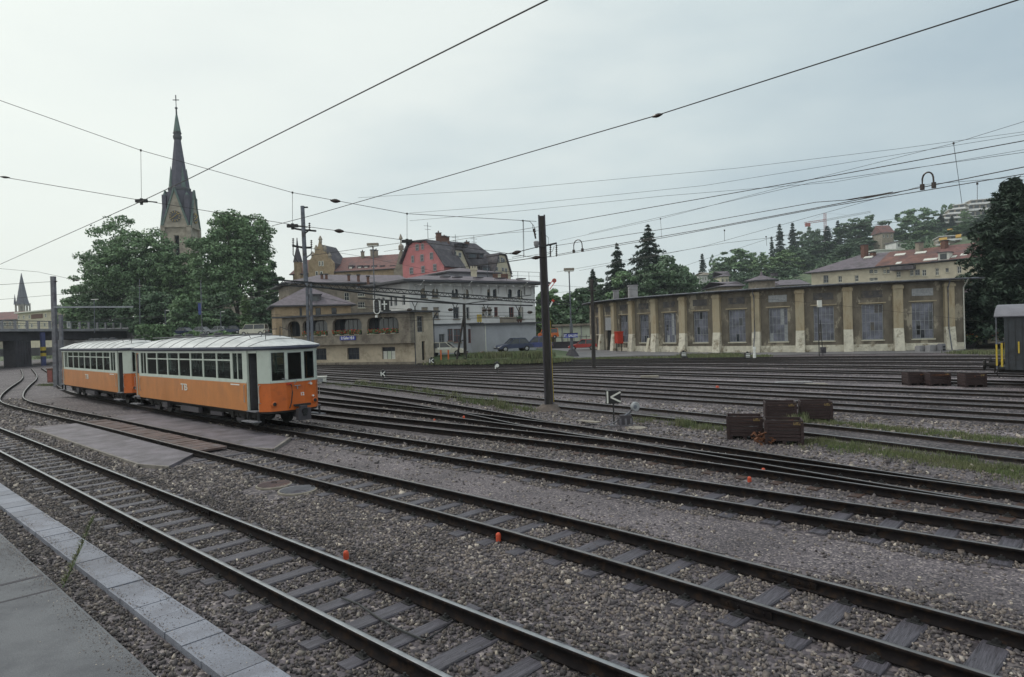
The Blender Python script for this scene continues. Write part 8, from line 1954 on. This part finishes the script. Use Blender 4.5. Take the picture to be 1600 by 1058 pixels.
def wire(pts, r, label, group=None, parts=(), name='overhead_wire'):
    P0 = pts[0]; t = thing(name, tuple(P0), label, 'overhead wire', group); g = MB(); fine = []
    for i in range(len(pts) - 1):
        n = max(2, int((pts[i + 1] - pts[i]).length / 4))
        for k in range(n): fine.append(pts[i].lerp(pts[i + 1], k / n))
    fine.append(pts[-1]); g.tube(fine, r, 5); g.build('strand', M['wire'], t)
    for kind, args in parts:
        g = MB()
        if kind == 'ins': q, d, L_ = args[:3]; kr = args[3] if len(args) > 3 else 1; d = Vector(d).normalized(); g.lathe(q - d * L_ / 2, [(.02 * kr, 0), (.04 * kr, L_ * .12), (.07 * kr, L_ * .4), (.07 * kr, L_ * .6), (.04 * kr, L_ * .88), (.02 * kr, L_)], 8, axis=d); g.build('insulator', M['insul'], t)
        elif kind == 'hang': q0, q1 = args; g.tube([q0, q1], .007, 4); g.lathe(q0 - ZU * .03, [(.03, 0), (.03, .06)], 6); g.build('hanger', M['wire'], t)
        elif kind == 'clamp': q = args; g.box(tuple(q), (.35, .12, .1)); g.lathe(q - ZU * .12, [(.05, 0), (.05, .2)], 6); g.tube([q, q + Vector((.5, 0, -.06))], .02, 5); g.build('clamp', M['iron'], t)
        elif kind == 'loop': g.tube(args, .018, 6); g.lathe(args[0] - ZU * .08, [(.05, 0), (.05, .12)], 6); g.lathe(args[-1] - ZU * .08, [(.05, 0), (.05, .12)], 6); g.build('loop_cable', M['insul'], t)
    return t
# contact wires over the two near tracks
wire([W_(960, -60, 5.3), W_(855, 0, 5.3), W_(300, 277, 5.3), W_(220, 315, 5.3), W_(-40, 431, 5.3)], .0065, 'steep wire running from top centre down across the church spire')
wire([W_(1780, -60, 5.3), W_(1590, 0, 5.3), W_(1027, 180, 5.3), W_(700, 275, 5.3), W_(490, 336, 5.3), W_(425, 353, 5.3)], .0065, 'long wire with a small clip from the top right corner to the grey mast', parts=[('ins', (W_(1027, 180.5, 5.3), -DV, .14, .35))])
# cross-span from left to the big pole
Dp = 24.0
def WP(px, py, D): return P(px, py, D)
wire([WP(-60, 137, 20), WP(0, 157, 20.3), WP(220, 235, 21.3), WP(457, 301, 22.3), WP(636, 334, 23.1), WP(838, 346, 24)], .009, 'upper cross-span wire sagging from the left edge to the top of the big pole', parts=[('hang', (WP(220, 235, 21.3), WP(221, 312, 21.3))), ('hang', (WP(457, 301, 22.3), WP(457, 349, 22.3))), ('hang', (WP(636, 334, 23.1), WP(636, 376, 23.1))), ('hang', (WP(817, 345, 24), WP(818, 403, 24))), ('ins', (WP(524, 314, 22.6), (1, 0, -.13), .34))])
wire([WP(-60, 266, 20), WP(0, 276, 20.3), WP(220, 313, 21.3), WP(456, 351, 22.3), WP(530, 361, 22.6), WP(636, 376, 23.1), WP(760, 391, 23.7), WP(838, 403, 24)], .009, 'lower cross-span wire with clamps, below the upper one', parts=[('clamp', WP(221, 314, 21.3)), ('clamp', WP(457, 353, 22.3)), ('clamp', WP(636, 377, 23.1)), ('ins', (WP(530, 361, 22.6), (1, 0, -.12), .32)), ('ins', (WP(8, 277, 20.3), (1, 0, -.15), .3, .5))])
wire([WP(760, 402, 23.6), WP(808, 394, 23.8), WP(848, 384, 24)], .014, 'short thick wire with an insulator rising to the left side of the big pole', parts=[('ins', (WP(807, 394.5, 23.8), (1, 0, .2), .34))])
wire([WP(740, 416, 23.6), WP(800, 408, 23.8), WP(838, 402.5, 24), WP(862, 401, 24)], .014, 'thick wire with an insulator passing just below the arm of the big pole', parts=[('ins', (WP(838, 402.5, 24), (1, 0, .1), .34))])
wire([WP(818, 345, 24), WP(819, 399, 24), WP(800, 402, 24)], .008, 'loose cable hanging down left of the big pole')
# wires going right over the yard
zR = 6.0
wire([WP(600, 393, 42), WP(800, 361.5, 33), W_(960, 334, 6.6), W_(1300, 275, 6.6), W_(1600, 220, 6.6), W_(1750, 192, 6.6)], .011, 'thick dark wire passing behind the top of the big pole to the right edge')
lp = lambda x0, y0, x1, y1, h, z: [W_(x0, y0, z)] + [W_(x0 + (x1 - x0) * f + dx, y0 + (y1 - y0) * f - hh, z + 0.0) for f, dx, hh in ((0, -1, h * .5), (.1, -0, h * .85), (.3, 0, h * 1.05), (.6, 0, h * 1.08), (.85, 0, h * .85), (.97, 0, h * .45))] + [W_(x1, y1, z)]
def loopw(x0, y0, x1, y1, h, z):
    a, b = W_(x0, y0, z), W_(x1, y1, z); H = h * a.y / 1040; pts = []
    for i in range(11): t = math.pi * i / 10; f = .5 - .5 * math.cos(t) * (1.0); pts.append(a.lerp(b, f) + ZU * (H * min(1, math.sin(t) ** .5 if math.sin(t) > 0 else 0)))
    return pts
wire([W_(870, 398, 5.6), W_(903, 392, 5.6), W_(1100, 358, 5.6), W_(1275, 325, 5.6), W_(1450, 291, 5.6), W_(1600, 261, 5.6), W_(1750, 231, 5.6)], .010, 'wire carrying two upright cable loops to the right of the big pole', parts=[('loop', loopw(896.5, 392, 910, 390, 16, 5.6)), ('loop', loopw(1441, 291, 1459, 288, 20, 5.6))])
wire([W_(868, 384, 5.9), W_(1050, 356, 5.9), W_(1275, 316, 5.9), W_(1331, 312, 5.7), W_(1395, 300, 5.65)], .009, 'wire from the arm of the big pole joining the looped wire', parts=[('ins', (W_(1362, 306.5, 5.7), -DV, 1.2, .3))])
wire([W_(860, 401.5, 5.3), W_(1040, 371, 5.3), W_(1300, 322, 5.3), W_(1600, 272, 5.3), W_(1750, 247, 5.3)], .008, 'plain wire running just below the looped wire to the right edge')
TG = 'thin wires fanning out across the sky at the right'
FLB = ['topmost of the faint wires fanning out across the sky at the right', 'second faint wire from the top of the fan at the right', 'third faint wire from the top of the fan at the right', 'faint wire of the fan that runs just under the thick dark wire', 'faint low wire of the fan crossing the skyline firs']
def fan(L, r=.0065, label=None, parts=()): wire(L, r, label or FLB.pop(0), TG, parts)
fan([W_(560, 309, 9), W_(800, 295, 9), W_(1150, 263, 9), W_(1400, 233, 9), W_(1600, 206, 9), W_(1700, 192, 9)])
fan([W_(640, 333, 8.5), W_(800, 321, 8.5), W_(1100, 290, 8.5), W_(1400, 242, 8.5), W_(1600, 210, 8.5), W_(1700, 194, 8.5)])
fan([W_(640, 345, 8), W_(800, 331, 8), W_(1040, 306, 8), W_(1300, 285, 8), W_(1600, 234, 8), W_(1700, 217, 8)])
fan([W_(875, 376, 7.4), W_(1032, 342, 7.6), W_(1265, 281, 8), W_(1490, 224, 8), W_(1600, 190, 8), W_(1700, 160, 8)], label='thin wire in the fan that bends at the tall droplet on the right', parts=[('hang', (W_(1490, 224, 8), W_(1503, 318, 6.5)))])
fan([W_(920, 365, 6.8), W_(1265, 286, 7), W_(1600, 238, 7), W_(1700, 224, 7)])
fan([W_(920, 439, 5.6), W_(1040, 425, 5.6), W_(1210, 370, 7), W_(1405, 341, 7)], label='faint low wire just above the wooded hill', parts=[('hang', (W_(1032, 342, 7.6), W_(1034, 372, 6.6))), ('hang', (W_(1132, 360, 6.6), W_(1132, 377, 6.2))), ('hang', (W_(1197, 370, 6.6), W_(1198, 384, 6.2)))])
fan([W_(870, 425, 5.6), W_(1132, 380, 6), W_(1200, 372, 6.2), W_(1460, 340, 6.6)])
fan([W_(905, 423, 6), W_(1100, 385, 6), W_(1450, 288, 7), W_(1600, 276, 7)], label='faint wire in the fan ending near the skyline terraces', parts=[('hang', (W_(1527, 287, 6.6), W_(1527, 312, 6)))])
LLB = ['wire from the left edge to the dark mast before the left lime', 'wire from the concrete mast rising gently toward the cypress', 'wire climbing from the left lime up to the beam on the grey mast', 'wire rising across the round lime to the stone house', 'wire from the dark thin mast up to the grey mast', 'lowest wire over the forecourt cars', 'short wire with insulator ending at the top of the concrete mast', 'high thin wire at the left edge over the far church spire']
BLB = ['wire sagging over the gallery roof from the grey mast', 'level wire across the lower window row of the white building', 'lowest level wire just over the annex roof', 'wire from the grey mast past the gable down to the mansard house', 'wire across the arched upper windows of the white building', 'wire along the annex roof to the name board mast', 'wire from the big pole passing over the bushes to the shed roof', 'wire from the big pole toward the brown wooden pole', 'short wire rising from the mansard house to the big pole', 'wire rising from the grey mast over the pink house']
LGp = 'thin wires crossing in front of the lime trees'
for (L) in ([(-20, 470, 60), (150, 455, 60), (219, 447, 62)], [(86, 506, 46), (200, 497, 60), (320, 489, 70), (430, 492, 75)], [(220, 478, 62), (380, 461, 66), (480, 437, 40)], [(150, 498, 62), (290, 495, 66), (430, 470, 68)], [(219, 497, 62), (330, 483, 66), (476, 445, 40)], [(250, 505, 66), (400, 490, 70), (560, 500, 70)], [(-20, 446, 46), (84, 440, 46)], [(-20, 418, 60), (60, 425, 60), (120, 438, 60)]):
    wire([P(*a) for a in L], .014, LLB.pop(0), LGp, parts=[('ins', (P(*L[-1]), (1, 0, 0), .5))] if L[0][0] < 0 else ())
BGp = 'thin wires crossing in front of the white building'
for L in ([(490, 462, 42), (620, 490, 55), (835, 500, 60)], [(560, 478, 56), (700, 488, 57), (835, 489, 60)], [(600, 497, 56), (760, 493, 57), (838, 492, 60)], [(486, 388, 41), (560, 400, 60), (760, 440, 80)], [(620, 455, 60), (760, 470, 60), (846, 468, 60)], [(640, 501, 56), (760, 497, 57), (900, 500, 64)], [(862, 458, 60), (930, 452, 80), (1100, 449, 90)], [(862, 492, 60), (930, 487, 80), (990, 480, 90)], [(640, 430, 50), (760, 412, 50), (860, 394, 50)], [(480, 400, 40), (680, 372, 50), (850, 360, 60)]):
    wire([P(*a) for a in L], .014, BLB.pop(0), BGp)
wire([P(862, 446, 60), P(1100, 459, 60), P(1300, 476, 55), P(1560, 505, 50)], .010, 'faint lone wire strung low along the front of the shed')

# ------------------------------------------------------------------ air
mb = MB(); mb.obox((-1260, -70, -1.6), (2700, 0, 0), (0, 830, 0), (0, 0, 98))
hzb = mb.build('haze', None if 0 else M['dark']); hzb.data.materials.clear()
hm = bpy.data.materials.new('haze_air'); hm.use_nodes = True; nt = hm.node_tree; nt.nodes.clear(); o_ = nt.nodes.new('ShaderNodeOutputMaterial'); pv = nt.nodes.new('ShaderNodeVolumePrincipled')
pv.inputs['Color'].default_value = (0.80, 0.88, 0.95, 1); pv.inputs['Density'].default_value = 0.00027; pv.inputs['Anisotropy'].default_value = 0.2
nt.links.new(pv.outputs[0], o_.inputs['Volume']); hzb.data.materials.append(hm); hzb['kind'] = 'stuff'; tag(hzb, 'thin damp haze filling the air over the yard and hill', 'haze')
